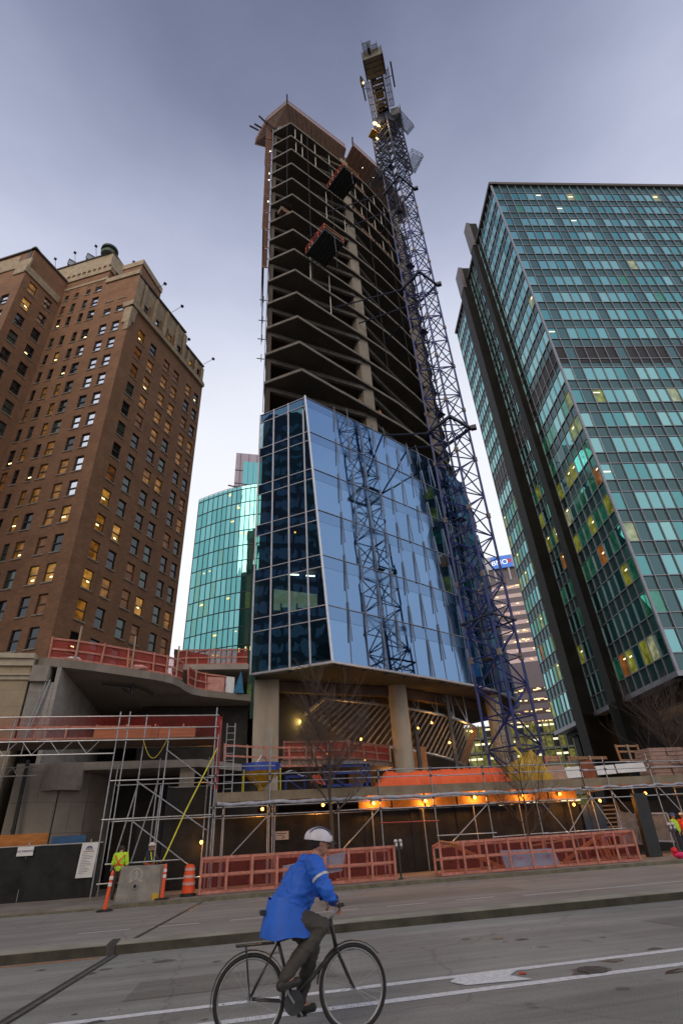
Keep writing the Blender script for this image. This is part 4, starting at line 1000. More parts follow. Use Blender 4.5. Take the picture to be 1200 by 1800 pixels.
# finned low block with lit grid
LT = thing('finned_lit_block', 'low office block of pale vertical fins and yellow lit windows behind the crane base', 'building', (80, 130, 0))
ld = Vector((sin(radians(22)), cos(radians(22)), 0))*150; le = Vector((sin(radians(47)), cos(radians(47)), 0))*165; lu = (le-ld).normalized(); ln = Vector((lu.y, -lu.x, 0)); lw = (le-ld).length
m = MB(); m.obox(ld-ln*20, lu*lw, ln*20, Vector((0, 0, 24.5))); m.build('wall', mat('fin_block_wall', (.05, .055, .04), .6), LT)
m = MB()
for q in range(int(lw/1.6)):
    p = ld+lu*(q*1.6)+ln*.5; m.bar(p, p+Vector((0, 0, 24.8)), .22, .8, tuple(ln))
m.build('fin', mat('pale_fin', (.24, .25, .20), .6), LT)['kind'] = 'stuff'
for k in range(7):
    m = MB(); p = ld+ln*.3+Vector((0, 0, 3.4*k+1)); m.obox(p, lu*lw, ln*.45, Vector((0, 0, .5))); m.build('floor_band', MATS['pale_fin'], LT)
m = MB(); m2 = MB()
for q in range(int(lw/1.6)):
    for k in range(7):
        p = ld+lu*(q*1.6+.12)+ln*.05+Vector((0, 0, 3.4*k+1.6)); t = m2 if random.random() < .35 else m
        if random.random() < .85: m.quad(p, p+lu*1.35, p+lu*1.35+Vector((0, 0, 2.6)), p+Vector((0, 0, 2.6)))
        if random.random() < .6: p = p+ln*.06; m2.quad(p+Vector((0, 0, 1.5)), p+lu*1.3+Vector((0, 0, 1.5)), p+lu*1.3+Vector((0, 0, 1.95)), p+Vector((0, 0, 1.95)))
tag(m.build('window', glass('yellow_grid_glass', (.3, .35, .2), (.06, .06, .02), .15, emit=(.34, .30, .07), es=.65), LT), kind='stuff')
m2.build('ceiling_lamp', mat('grid_lamp', (1, .9, .6), .5, emit=(1, .92, .55), es=1.1), LT)['kind'] = 'stuff'
# small brick block far left of the glass building foot
B5 = thing('brick_annex', 'low dark brick annex between the brick building and the curved glass building', 'building', (-4, 62, 0))
m = MB(); m.prism([(-4.9, 60), (-1.4, 62), (-1.6, 80), (-5.6, 78)], 0, 20.0); m.build('wall', brick, B5)
m = MB(); m.prism([(-5.0, 59.9), (-1.3, 61.9), (-1.5, 80.1), (-5.7, 78.1)], 20.01, 20.4); m.build('coping', roofm, B5)
# buildings across the street, seen mirrored in the glass
def mirror_tower(name, lab, x0, x1, y0, y1, z1, wallc, glassm, cw=3.0):
    T = thing(name, lab, 'building', (x0, y0, 0)); m = MB(); m.box(x0, x1, y0, y1, 0, z1); m.build('wall', wallc, T)
    for (A, D, N, L_) in ((Vector((x0, y1, 0)), Vector((1, 0, 0)), Vector((0, 1, 0)), x1-x0), (Vector((x1, y0, 0)), Vector((0, 1, 0)), Vector((1, 0, 0)), y1-y0)):
        m = MB(); k = 0; z = 4
        while z+2.2 < z1-1:
            s = .6
            while s+cw < L_: face_box(m, A, D, N, s, s+cw-.8, z, z+2.1, .02, .04); s += cw
            z += 3.7
        m.build('window', glassm, T)['kind'] = 'stuff'
mirror_tower('dark_glass_tower', 'dark blue glass tower across the street left of the viewer', -78, -48, -34, 22, 84, mat('navy_wall', (.02, .035, .07), .5), glass('navy_glass', (.25, .35, .5), (.01, .02, .04), .35))
mirror_tower('stepped_stone_tower', 'tall brown stone tower across the street behind the viewer', 3, 20, -75, -50, 118, mat('stone_brown', (.12, .10, .06), .8), glass('stone_tower_glass', (.3, .35, .3), (.03, .03, .02), .2, emit=(.4, .3, .05), es=.3))
mirror_tower('brown_office_block', 'brown office block across the street behind the viewer', -22, -6, -60, -40, 78, mat('stone_brown', (0, 0, 0)), MATS['stone_tower_glass'])

# ================================================================== TOWER CRANE
CR = thing('tower_crane', 'blue lattice luffing tower crane tied to the unfinished tower', 'crane', (19.1, 34.0, 0))
cc = Vector((19.1, 34.0, 0)); pv = Vector((.872, -.489, 0)); vv = Vector((.489, .872, 0)); RR = 1.75
cor = [cc+(pv*cos(radians(a))+vv*sin(radians(a)))*RR for a in (10, 100, 190, 280)]
SEC = 5.85; z = .2; k = 0
cr_d = mat('crane_dark', (.018, .022, .045), .5, var=.4, scale=2); node_m = mat('mast_joint', (.20, .17, .15), .6, .3, var=.3)
while z < 93:
    m = MB(); sub = SEC/3
    for c in cor: m.bar(c+Vector((0, 0, z)), c+Vector((0, 0, z+SEC)), .17, .17, tuple((c-cc).normalized()))
    for j_ in range(4):
        a, b = cor[j_], cor[(j_+1) % 4]
        for q in range(3):
            z0 = z+q*sub; m.tube(a+Vector((0, 0, z0)), b+Vector((0, 0, z0)), .05, 5)
            if (q+j_+k) % 2: m.tube(a+Vector((0, 0, z0)), b+Vector((0, 0, z0+sub)), .062, 5)
            else: m.tube(b+Vector((0, 0, z0)), a+Vector((0, 0, z0+sub)), .062, 5)
            if k % 3 == 2 and q == 1: m.tube(b+Vector((0, 0, z0)), a+Vector((0, 0, z0+sub)), .05, 5)
    o = m.build('mast_section', crane_m if z < 62 else mat('crane_blue_upper', (.02, .027, .085), .5, var=.4, scale=1.5), CR)
    for c in cor: m = MB(); m.cbox((c.x, c.y, z), (.26, .26, .45), .5); m.build('joint', node_m, o)
    # ladder and rest platform
    m = MB(); lx = cc+vv*.3-pv*.5
    for s in (-.2, .2): m.tube(lx+pv*s+Vector((0, 0, z)), lx+pv*s+Vector((0, 0, z+SEC)), .025, 4)
    for q in range(14): m.tube(lx-pv*.2+Vector((0, 0, z+q*.42)), lx+pv*.2+Vector((0, 0, z+q*.42)), .018, 4)
    m.build('ladder', steel_d, o)
    if k % 2 == 0: m = MB(); m.cbox((lx.x, lx.y, z+.1), (.9, .7, .05), .5); m.build('rest_platform', steel_d, o)
    z += SEC; k += 1
for zc in (33.0, 54.2, 74.8, 14.6):
    m = MB(); c2 = [cc+(c-cc)*1.14+Vector((0, 0, zc)) for c in cor]
    if zc > 20:
        for i in range(4): m.bar(c2[i], c2[(i+1) % 4], .2, .26)
        m.bar(c2[0], c2[0]+pv*.5, .4, .4)
        o = m.build('tie_collar', cr_d, CR)
        for i, (tx, ii) in enumerate(((10.2, 2), (13.5, 1), (17.5, 1))):
            P = Vector(face_pt(tx, zc)); 
            if zc < 36: P = Vector(face_pt(tx+4, zc+3))
            m = MB(); m.tube(c2[ii], P+Vector((0, .3, .0)), .085, 6); m.build('tie_strut', mat('strut_blue', (.015, .02, .05), .5), CR)
    else:
        for i in range(4): m.bar(c2[i], c2[(i+1) % 4], .15, .12)
        m.build('tie_collar', cr_d, CR)
# climbing frame / slewing unit
def cxyz(a, b, z): p = cc+pv*a+vv*b; return Vector((p.x, p.y, z))
m = MB()
for i in range(4):
    a, b = cc+(cor[i]-cc)*1.3, cc+(cor[(i+1) % 4]-cc)*1.3
    m.bar(a+Vector((0, 0, 79)), a+Vector((0, 0, 92)), .16, .16)
    for q in range(6):
        m.tube(a+Vector((0, 0, 79+q*2.1)), b+Vector((0, 0, 81.1+q*2.1)), .06, 5); m.tube(b+Vector((0, 0, 79+q*2.1)), a+Vector((0, 0, 81.1+q*2.1)), .06, 5); m.bar(a+Vector((0, 0, 79+q*2.1)), b+Vector((0, 0, 79+q*2.1)), .1, .1)
m.build('climbing_frame', cr_d, CR)
def rail_box(c, w, d, lab, rz):
    ca, sa = cos(rz), sin(rz); L = lambda a, b, z: (c[0]+a*ca-b*sa, c[1]+a*sa+b*ca, c[2]+z)
    m = MB(); m.cbox(c, (w, d, .08), rz); o = m.build('platform', netmat('grating', (.14, .15, .18), .35, 30), CR); m = MB(); q_ = [(-w/2, -d/2), (w/2, -d/2), (w/2, d/2), (-w/2, d/2)]
    for i in range(4):
        a, b = q_[i], q_[(i+1) % 4]
        for z in (.5, 1.05): m.tube(L(*a, z), L(*b, z), .035, 4)
        m.tube(L(*a, 0), L(*a, 1.1), .04, 4); m.tube(L((a[0]+b[0])/2, (a[1]+b[1])/2, 0), L((a[0]+b[0])/2, (a[1]+b[1])/2, 1.1), .03, 4)
    m.build('handrail', steel_d, o)
P = cxyz(2.7, 0, 80.5); rail_box(tuple(P), 1.7, 2.2, '', .2); P = cxyz(-2.6, .2, 79.5); rail_box(tuple(P), 1.3, 2.0, '', .2)
P = cxyz(2.6, -1, 90); rail_box(tuple(P), 1.3, 3.0, '', -1.06)
m = MB(); m.lathe([(1.6, 92), (1.7, 93), (1.7, 94.2), (1.5, 94.4)], tuple(cc), 20); m.build('slew_ring', cr_d, CR)
# machinery deck runs from the mast towards the street
az = radians(29.9); dv = Vector((-sin(az)*.9-.02, -cos(az), 0)).normalized(); dp = Vector((-dv.y, dv.x, 0))*-1
def dk(a, b, z): p = cc+dv*a+dp*b; return Vector((p.x, p.y, z))
dk_side = 1 if dp.dot(pv) > 0 else -1; dp = dp*dk_side
for s in (-1, 1):
    m = MB(); m.bar(dk(-2.5, s*.85, 95), dk(8.6, s*.85, 95.4), .25, .5)
    for q in range(8): m.bar(dk(-2+q*1.3, s*.85, 95.3), dk(-1.35+q*1.3, s*.85, 96.5), .08, .08); m.bar(dk(-1.35+q*1.3, s*.85, 96.5), dk(-.7+q*1.3, s*.85, 95.3), .08, .08)
    m.bar(dk(-2.5, s*.85, 96.5), dk(8.6, s*.85, 96.6), .12, .12); m.build('deck_girder', cr_d, CR)
m = MB()
for q in range(16):
    if q in (4, 9): continue
    m.bar(dk(-2.2+q*.62, -.85, 95.05+q*.02), dk(-2.2+q*.62, .85, 95.05+q*.02), .34 if q % 3 else .56, .1)
m.build('cross_beam', cr_d, CR)
m = MB(); m.obox(dk(3.0, -.6, 95.5), dv*1.3, dp*1.2, Vector((0, 0, 1.3))); m.obox(dk(.8, -.55, 95.5), dv*1.4, dp*1.0, Vector((0, 0, 1.3))); m.obox(dk(5, -.7, 95.5), dv*.8, dp*.6, Vector((0, 0, 1))); m.build('winch', blackm, CR)
cwm = mat('counterweight', (.11, .105, .085), .8, var=.35, scale=1.2)
for q in range(4):
    m = MB(); m.obox(dk(6.2+q*.62, -1.25, 94.2), dv*.56, dp*2.5, Vector((0, 0, 2.6))); m.build('counterweight', cwm, CR)
m = MB(); m.obox(dk(6.1, -1.45, 94.0), dv*2.6, dp*.18, Vector((0, 0, 2.9))); m.obox(dk(6.1, 1.27, 94.0), dv*2.6, dp*.18, Vector((0, 0, 2.9))); m.build('counterweight_frame', cr_d, CR)
m = MB(); m.obox(dk(8.8, -.5, 95), dv*.7, dp*.35, Vector((0, 0, 1.6))); m.build('limit_box', blackm, CR)
def walk(a0, a1, b0, b1, z):
    m = MB(); m.obox(dk(a0, b0, z), dv*(a1-a0), dp*(b1-b0), Vector((0, 0, .06))); o = m.build('walkway', MATS['grating'], CR); m = MB(); bo = b1 if abs(b1) > abs(b0) else b0
    for zz in (.5, 1.05): m.tube(dk(a0, bo, z+zz), dk(a1, bo, z+zz), .035, 4)
    n_ = int((a1-a0)/1.0)+1
    for q in range(n_+1): m.tube(dk(a0+(a1-a0)*q/n_, bo, z), dk(a0+(a1-a0)*q/n_, bo, z+1.1), .035, 4); m.tube(dk(a0+(a1-a0)*q/n_, b0, z-.04), dk(a0+(a1-a0)*q/n_, b1, z-.04), .04, 4)
    m.build('handrail', steel_d, o)
walk(1.6, 6.2, 1.05, 1.85, 95.4); walk(-2, 5.6, -1.75, -1.05, 95.2); walk(8.2, 10.0, -1.1, .1, 95.6); walk(-2, 1.4, 1.3, 2.6, 94.6); walk(8.2, 9.4, .1, .9, 95.8)
for s, a0, b0 in ((-1, 3.2, -2.2), (1, 3.6, 2.35)):
    m = MB(); m.tube(dk(a0, b0, 96), dk(a0+3.1, b0, 96.2), .12, 6); m.tube(dk(a0+1.5, b0, 96), dk(a0+1.5, s*1.2, 95.6), .05, 5); m.build('side_boom', blackm, CR)
m = MB(); m.obox(dk(5.0, -2.4, 95.8), dv*1.0, dp*.5, Vector((0, 0, .6))); m.build('camera_box', steel_d, CR)
# operator cab, A frame, luffing jib pointing away and up
m = MB(); m.obox(dk(-.6, 1.1, 93), dv*2.0, dp*1.3, Vector((0, 0, 2.2))); m.build('cab', mat('cab_grey', (.12, .12, .13), .5), CR)
for s in (-.8, .8):
    m = MB(); m.bar(dk(0, s, 96), dk(3.6, s*.5, 103), .2, .25); m.bar(dk(5.2, s, 96.2), dk(3.6, s*.5, 103), .12, .15); m.build('a_frame', cr_d, CR)
JB = dk(-2.2, 0, 96); JT = JB-dv*6.5+Vector((0, 0, 32))
js = (JT-JB).normalized(); jn = js.cross(dp).normalized(); m = MB(); jc = [dp*.8+jn*.7, -dp*.8+jn*.7, -dp*.8-jn*.7, dp*.8-jn*.7]
for c in jc: m.tube(JB+c, JT+c*.6, .09, 5)
for q in range(16):
    for i in range(4):
        a = JB+(JT-JB)*(q/16); b = JB+(JT-JB)*((q+1)/16); f0, f1 = 1-.4*q/16, 1-.4*(q+1)/16
        m.tube(a+jc[i]*f0, b+jc[(i+1) % 4]*f1, .045, 4)
m.build('jib', crane_m, CR)
for zz in (2.5, 5): m = MB(); m.tube(dk(3.6, 0, 103), JT-(JT-JB)*.05*zz, .03, 4); m.build('luffing_rope', steel_d, CR)
for (a, b, z, r_) in ((-.3, -1.5, 92.6, .34), (-.5, -1.05, 92.0, .24), (-.9, -1.6, 89.3, .22)):
    m = MB(); m.sphere(dk(a+1.6, b, z), r_, 10, (1, .5, 1)); m.build('floodlight', lamp_y, CR)
P = dk(5.6, -2.0, 95.6); m = MB(); m.sphere(P, .13); m.build('warning_light', lamp_y, CR)
m = MB(); p0 = cxyz(-1.9, -.5, 91); m.cbox(tuple(p0), (1.5, 1.2, .1), .3); m.build('lit_landing', yel_p, CR)
gl = bpy.data.lights.new('crane_lamp', 'POINT'); gl.energy = 260; gl.color = (1, .55, .15); gl.shadow_soft_size = .3
go = bpy.data.objects.new('crane_lamp', gl); SC.collection.objects.link(go); go.location = dk(1.8, -1.6, 91.8)

# ================================================================== PODIUM (left)
PD = thing('podium_structure', 'raw concrete podium with curved cantilever slab left of the tower', 'building', (-5, 34, 0))
edge = [(-9.35, 30.2), (-8.9, 29.85), (-7.7, 30.25), (-6.5, 30.85), (-5.0, 31.75), (-3.9, 32.4), (-3.2, 32.9), (-2.65, 33.5), (-2.3, 34.2), (-2.0, 35.2), (-1.6, 36.1), (-.9, 36.7), (.4, 37.3), (2.25, 38.1)]
m = MB(); m.prism(edge+[(3, 52), (-9.35, 52)], 10.0, 10.42); m.build('cantilever_slab', brickmat('formed_slab', (.25, .22, .19), (.225, .20, .17), (.15, .13, .11), 1.2, 2.4), PD)
m = MB(); m.box(-9.35, -8.55, 29.75, 31.0, 9.2, 10.0); m.build('corner_block', concrete, PD)
blockm = brickmat('concrete_block', (.34, .33, .31), (.28, .27, .26), (.40, .39, .37), .8, .4)
m = MB(); m.box(-9.35, -8.25, 30.05, 31, 6.2, 9.2); m.box(-8.25, -8.05, 30.1, 44, .1, 9.99); m.build('block_wall', blockm, PD)
m = MB(); q_ = [(-8.9, 29.9), (-7.0, 30.2), (-5.9, 31.0), (-5.2, 33.5)]
for a, b in zip(q_, q_[1:]): m.bar((*a, 2.75), (*b, 2.75), .3, 5.2)
m.build('ramp_wall', brickmat('formed_concrete', (.30, .275, .24), (.27, .245, .215), (.17, .155, .135), 1.5, 1.25), PD)
m = MB(); m.lathe([(.85, 4.2), (.9, 4.4), (.9, 5.35)], (-6.9, 30.3, 0), 20); m.build('drop_head', concrete, PD)
m = MB(); m.prism([(-9, 30.0), (-.6, 30.0), (3.0, 34), (3.0, 50), (-9, 50)], 5.05, 5.4); m.build('floor_slab', concrete, PD)
m = MB(); m.box(-1.55, -.85, 30.2, 31, .1, 5.04); m.build('column', MATS['plaza_column'], PD)
m = MB(); m.box(-9, 3, 44, 44.4, .1, 9.98); m.box(-9.4, -9.0, 31, 44, 5.4, 9.9); m.build('back_wall', mat('shaded_concrete', (.03, .027, .024), .9, var=.4), PD)  # concrete colour darkened to paint the shade deep inside the podium
m = MB(); m.box(-4.9, 2.6, 33.6, 33.8, .13, 5.04); m.build('inner_wall', mat('shaded_concrete', (0, 0, 0)), PD)
m = MB(); m.box(-4.9, 2.2, 39.5, 39.7, 5.41, 9.98); m.build('inner_wall', mat('shaded_concrete', (0, 0, 0)), PD)
m = MB(); m.prism([(-3.2, 38.3), (-2.4, 37.7), (2.0, 37.4), (2.5, 50), (-3, 50)], 12.0, 12.35); m.build('upper_slab', concrete, PD)
m = MB(); m.prism([(-2.5, 45), (2.0, 45), (2, 46), (-2.5, 46)], 10.43, 12.0); m.build('upper_wall', mat('blue_form', (.05, .10, .2), .7), PD)
m = MB(); m.tube((-6.5, 33, 9.85), (-4.6, 33.8, 9.85), .06); m.tube((-4.6, 33.8, 9.85), (-3.9, 35.3, 9.85), .06); m.tube((-5.4, 33.4, 9.7), (-5.2, 34.4, 9.7), .05); m.tube((-4.9, 33.5, 9.9), (-4.9, 33.5, 9.4), .09); m.build('soffit_pipe', steel_d, PD)
def guard(name, pts, z, lab, grp, net=True, post=1.5, hgt=1.1, tall=True, wood=None, cat='guard rail'):
    wood = wood or pinkwood; T = thing(name, lab, cat, (pts[0][0], pts[0][1], z), grp); d = 0; last = -9; L_ = 0
    for zz in (.08, .55, hgt):
        m = MB()
        for a, b in zip(pts, pts[1:]): m.bar((*a, z+zz), (*b, z+zz), .05, .1)
        m.build('rail', wood, T)
    n_ = 0
    for a, b in zip(pts, pts[1:]):
        l = hypot(b[0]-a[0], b[1]-a[1]); q = 0
        while q < l:
            t = q/l; x, y = lerp(a[0], b[0], t), lerp(a[1], b[1], t); tp_ = hgt+.08 + (.75 if (tall and n_ % 3 == 1) else 0)
            m = MB(); m.bar((x+.03, y-.05, z), (x+random.uniform(-.08, .08), y-.05, z+tp_), .09, .09, (0, 1, 0)); m.build('post', wood if n_ % 3 != 1 else mat('pale_post', (.36, .26, .2), .8), T); q += post; n_ += 1
    if net:
        m = MB()
        for a, b in zip(pts, pts[1:]): m.quad((a[0], a[1]+.05, z+.05), (b[0], b[1]+.05, z+.05), (b[0], b[1]+.05, z+hgt+.05), (a[0], a[1]+.05, z+hgt+.05))
        m.build('netting', rednet, T)
    return T
guard('slab_guard_rail', [(x+.1, y+.25) for x, y in edge[1:9]], 10.42, 'pink timber guard rail with red netting along the curved podium slab', 'podium guard rails')
guard('slab_guard_rail', [(x+.1, y+.3) for x, y in edge[9:13]], 10.42, 'short timber guard rail between the curved slab end and the tower', 'podium guard rails')
guard('slab_guard_rail', [(-2.9, 38.3), (-2.3, 38), (1.9, 37.6)], 12.35, 'upper timber guard rail in front of the turquoise building', 'podium guard rails', tall=False)
guard('slab_guard_rail', [(.6, 33.2), (3, 34.5), (6.5, 34.9)], 5.4, 'timber guard rail beside the scaffold ladder at the plaza edge', 'podium guard rails', net=False, tall=False)
m = MB(); m.obox((-1.2, 37.0, 10.43), (1.6, .3, 0), (0, .1, 0), (0, 0, .95)); tag(m.build('plywood_sheet', mat('pink_ply', (.5, .25, .2), .8, var=.2), origin=(-1.2, 37, 10.43)), 'pink plywood sheet leaning on the slab beside the tower', 'plywood')
m = MB(); m.add([(1.2, 37.5, 10.43), (1.75, 37.7, 10.43), (1.5, 37.6, 12.0), (1.0, 37.9, 10.43)], [(0, 1, 2), (3, 0, 2), (1, 3, 2)]); tag(m.build('blue_tarp', mat('blue_tarp', (.02, .16, .30), .6, var=.3), origin=(1.2, 37.5, 10.43)), 'small blue tarpaulin draped at the end of the podium slab', 'tarpaulin')
m = MB(); m.cbox((.7, 37.75, 11.0), (.8, .05, 1.1), .3); tag(m.build('pale_board', white_p, origin=(.7, 37.75, 10.43)), 'pale board beside the small blue tarpaulin on the podium', 'board')
# heaps on the slab
random.seed(5)
for (x, y, mm_, lab, r_) in ((-7.9, 30.7, white_p, 'crumpled white sheeting on the curved podium slab', .3), (-7.1, 31.0, mat('purple_bag', (.10, .03, .35), .5), 'small purple bag on the curved podium slab', .16), (-4.7, 32.3, mat('pink_sheet', (.6, .28, .25), .7), 'pink bundle on the curved podium slab', .32)):
    m = MB(); m.sphere((x, y, 10.42+r_*.5), r_, 9, (2.0, 1, .55))
    m.v = [(a+random.uniform(-.05, .05), b, c+random.uniform(-.05, .05)) for a, b, c in m.v]; tag(m.build('bundle', mm_, origin=(x, y, 10.42)), lab, 'bundle')
# cream neighbour building
NB = thing('cream_stone_building', 'cream stone building corner with a moulded cornice at the left edge', 'building', (-14, 31, 0))
creamw = brickmat('cream_stone', (.40, .33, .23), (.36, .30, .21), (.28, .23, .16), 1.6, .8)
m = MB(); m.box(-30, -9.45, 30.0, 50, .1, 10.0); m.build('wall', creamw, NB)
m = MB(); m.box(-30, -9.38, 29.85, 50, 10.0, 10.35); m.box(-30, -9.36, 29.7, 50, 10.35, 10.6); m.box(-30, -9.38, 29.9, 50, 9.3, 9.5); m.box(-30, -9.36, 29.8, 50, 9.5, 9.6); m.build('cornice', mat('cream_cornice', (.42, .37, .28), .8, var=.2, detail=8), NB)
m = MB(); m.box(-30, -9.5, 29.95, 30.0, 0.1, 5.0); m.build('plinth', mat('pale_plinth', (.40, .38, .36), .8, var=.3), NB)

# ================================================================== STEEL CANOPY under the tower
CN = thing('steel_canopy', 'fan shaped steel canopy frame of slanted ribs under the tower', 'canopy', (12, 42, 7))
def bez(pts, t):
    pts = [Vector(p) for p in pts]
    while len(pts) > 1: pts = [a.lerp(b, t) for a, b in zip(pts, pts[1:])]
    return pts[0]
topc = [(7.9, 40.6, 10.7), (13.2, 41.0, 10.3), (19.0, 42.2, 9.9), (21.6, 43.8, 8.9)]
botc = [(4.8, 42.6, 8.5), (11.5, 41.6, 7.5), (17.5, 43.0, 7.3), (20.6, 45.0, 6.2)]
m = MB(); m.path([bez(topc, i/14) for i in range(15)], .11); m.build('top_chord', steel, CN); m = MB(); m.path([bez(botc, i/14) for i in range(15)], .11); m.build('bottom_chord', steel, CN)
m = MB(); m.tube(bez(botc, 0), bez(topc, 0), .16); m.build('edge_beam', alum, CN)
for i in range(34):
    t = i/33; m = MB(); m.bar(bez(botc, max(0, t*1.0-.02)), bez(topc, t), .07, .12); m.build('rib', mat('rib_steel', (.20, .17, .15), .5, .5), CN)
for i in range(1, 8):
    t = i/8; m = MB(); p = bez(topc, t); m.tube(p, (p.x+.2, p.y+.5, 11.5), .06); m.tube(p, (p.x-.6, p.y+.5, 11.5), .05); m.build('hanger', steel, CN)
m = MB(); p = bez(topc, 1); q = bez(botc, 1); m.add([tuple(bez(topc, .93)), tuple(p), tuple(q), tuple(bez(botc, .93))], [(0, 1, 2, 3), (3, 2, 1, 0)]); m.build('end_plate', ply, CN)
# plaza interior: floor, stairs, things behind the canopy
m = MB(); m.prism([(2.2, 34.5), (22, 36), (30, 44), (28, 58), (2.2, 52)], 3.7, 3.95); PL = thing('plaza_deck', 'raw concrete plaza deck under the tower between the round columns', 'deck', (12, 40, 3.7)); m.build('slab', concrete, PL)
m = MB(); m.prism([(4.4, 38), (9, 38.2), (13, 41), (13, 44), (4.4, 44)], 5.9, 6.2); m.build('mezzanine_slab', mat('brown_slab', (.20, .14, .11), .85), PL)
for x in (6, 9.3, 15.5, 18.5): m = MB(); m.cbox((x, 42.2, 7.5), (.25, .25, 7.6)); m.build('steel_post', steel_d, PL)
for q in ((15.2, 16.4, 42.9, 43.1, 4, 7.5), (9.8, 10.8, 41.9, 42.1, 4, 6.5)): m = MB(); m.box(*q); m.build('pier', mat('lamplit_wall', (.3, .16, .08), .8), PL)  # orange lamplight on these walls is put into their colour
guard('mezzanine_rail', [(4.5, 37.9), (9, 38.1), (12.8, 40.8)], 6.2, 'timber guard rail with red netting on the mezzanine behind the left column', 'podium guard rails', tall=False, wood=mat('dull_rail', (.25, .12, .09), .8))
def worklamp(x, y, z, e, r_, lab, grp='work lamps under the tower', col=(1, .45, .10)):
    T = thing('work_lamp', lab, 'lamp', (x, y, z), grp)
    m = MB(); m.sphere((x, y, z), r_, 10, (1, .7, 1)); m.build('bulb', lamp_w, T)
    m = MB(); m.cbox((x, y+r_*.9+.03, z+.02), (r_*1.6, .06, r_*1.8)); m.build('housing', steel_d, T)
    if e:
        l = bpy.data.lights.new('lamp_glow', 'POINT'); l.energy = e*.26 if z > 4.5 else e; l.color = col; l.shadow_soft_size = r_
        o = bpy.data.objects.new('lamp_glow', l); SC.collection.objects.link(o); o.location = (0, -r_-.12, -.05); o.parent = T
worklamp(10.4, 40.0, 7.7, 170, .11, 'amber lamp hanging left of the middle round column'); worklamp(11.0, 41.6, 6.4, 200, .13, 'amber lamp low beside the middle round column')
worklamp(15.1, 40.6, 8.5, 60, .08, 'small amber lamp inside the right half of the canopy'); worklamp(18.0, 41.8, 7.6, 170, .10, 'amber lamp glowing through the canopy ribs near the right end'); worklamp(6.1, 41.3, 9.2, 160, .12, 'yellow lamp behind the left square column', col=(1, .75, .2))
worklamp(12.9, 42.0, 5.2, 200, .11, 'amber lamp on the mezzanine wall behind the middle column'); worklamp(17.2, 43, 9.3, 200, .09, 'amber lamp high behind the right canopy ribs'); worklamp(20.6, 43.0, 8.6, 90, .08, 'amber lamp by the pointed end of the canopy')
worklamp(8.0, 40.5, 6.9, 110, .09, 'amber lamp behind the street tree branches')
for q, (x, z) in enumerate(((4.9, 8.3), (5.4, 8.9), (5.9, 7.9))):
    m = MB(); m.box(x, x+.8, 42.4, 42.5, z, z+.09); tag(m.build('tube_lamp', lamp_y, origin=(x, 42.4, z)), ('lowest-left', 'upper', 'lower right')[q]+' yellow tube lamp in the dark bay right of the square column', 'lamp', 'yellow tube lamps in the bay')

# ================================================================== SCAFFOLDS
SF = thing('covered_walkway_scaffold', 'long tube scaffold walkway with lamps in front of the dark hoarding', 'scaffold', (0, 26, .12))
YF, YB = 26.0, 27.9
def tubep(a, b, r=.026, nm='tube', T=SF, mt=None, n=6):
    m = MB(); m.tube(a, b, r, n); return m.build(nm, mt or steel, T)
post_x = [.15, .55, 2.5, 2.72, 5.5, 7.45, 10.0, 12.65, 15.15, 17.95, 19.35, 21.95, 24.6, 27.2]
tops = {0: 5.9, 2: 6.1, 4: 2.9, 5: 4.3, 6: 4.3, 7: 4.3, 8: 3.9, 9: 4.45, 10: 4.5, 11: 4.6, 12: 4.6, 13: 4.6}
for i, x in enumerate(post_x):
    tubep((x, YF, .13), (x+.02, YF, tops.get(i, 3.0)), .027, 'post', mt=(mat('rusty_tube', (.10, .04, .03), .7) if i == 9 else None))
    tubep((x+.12, YB, .13), (x+.12, YB, 3.1 if i % 2 else 4.2), .025, 'post')
    m = MB(); m.cbox((x, YF, .135), (.16, .16, .02)); m.build('base_plate', steel, SF)
random.seed(21)
for (z, x0, x1) in ((4.22, 0, 29), (3.92, 0, 29), (4.55, 0, 2.7), (2.98, .1, 9.9), (3.04, 10.1, 29), (2.68, -.1, 29), (1.5, 10.05, 12.7), (2.1, 7.5, 10.0), (1.35, 12.7, 19.4)):
    x = x0
    while x < x1-.3:
        xe = min(x+random.choice((2.6, 5.2, 7.8)), x1); tubep((x-.12, YF-.05, z+random.uniform(-.025, .025)), (xe+.12, YF-.05, z+random.uniform(-.025, .025)), .024, 'ledger', mt=mat('red_tube', (.35, .05, .04), .5) if z == 2.1 else None); x = xe
for (a, b) in (((.85, 1.15), (2.45, 2.62)), ((5.6, 1.2), (7.35, 2.65)), ((10.4, 1.1), (12.6, 2.65)), ((16.3, 1.2), (18.0, 2.65))):
    tubep((a[0], YF-.09, a[1]), (b[0], YF-.09, b[1]), .024, 'brace')
for (a, b) in (((15.5, 2.6), (16.6, 1.2)), ((18.1, 3.0), (19.2, 1.0)), ((19.4, 3.0), (21.0, .9)), ((22.1, 3.2), (23.8, 1.0))):
    tubep((a[0], YF+.1, a[1]), (b[0], YF+.1, b[1]), .024, 'brace')
for x in post_x[::2]:
    for z in (2.7, 3.05): tubep((x, YF-.2, z), (x+.1, YB+.2, z), .024, 'transom_tube')
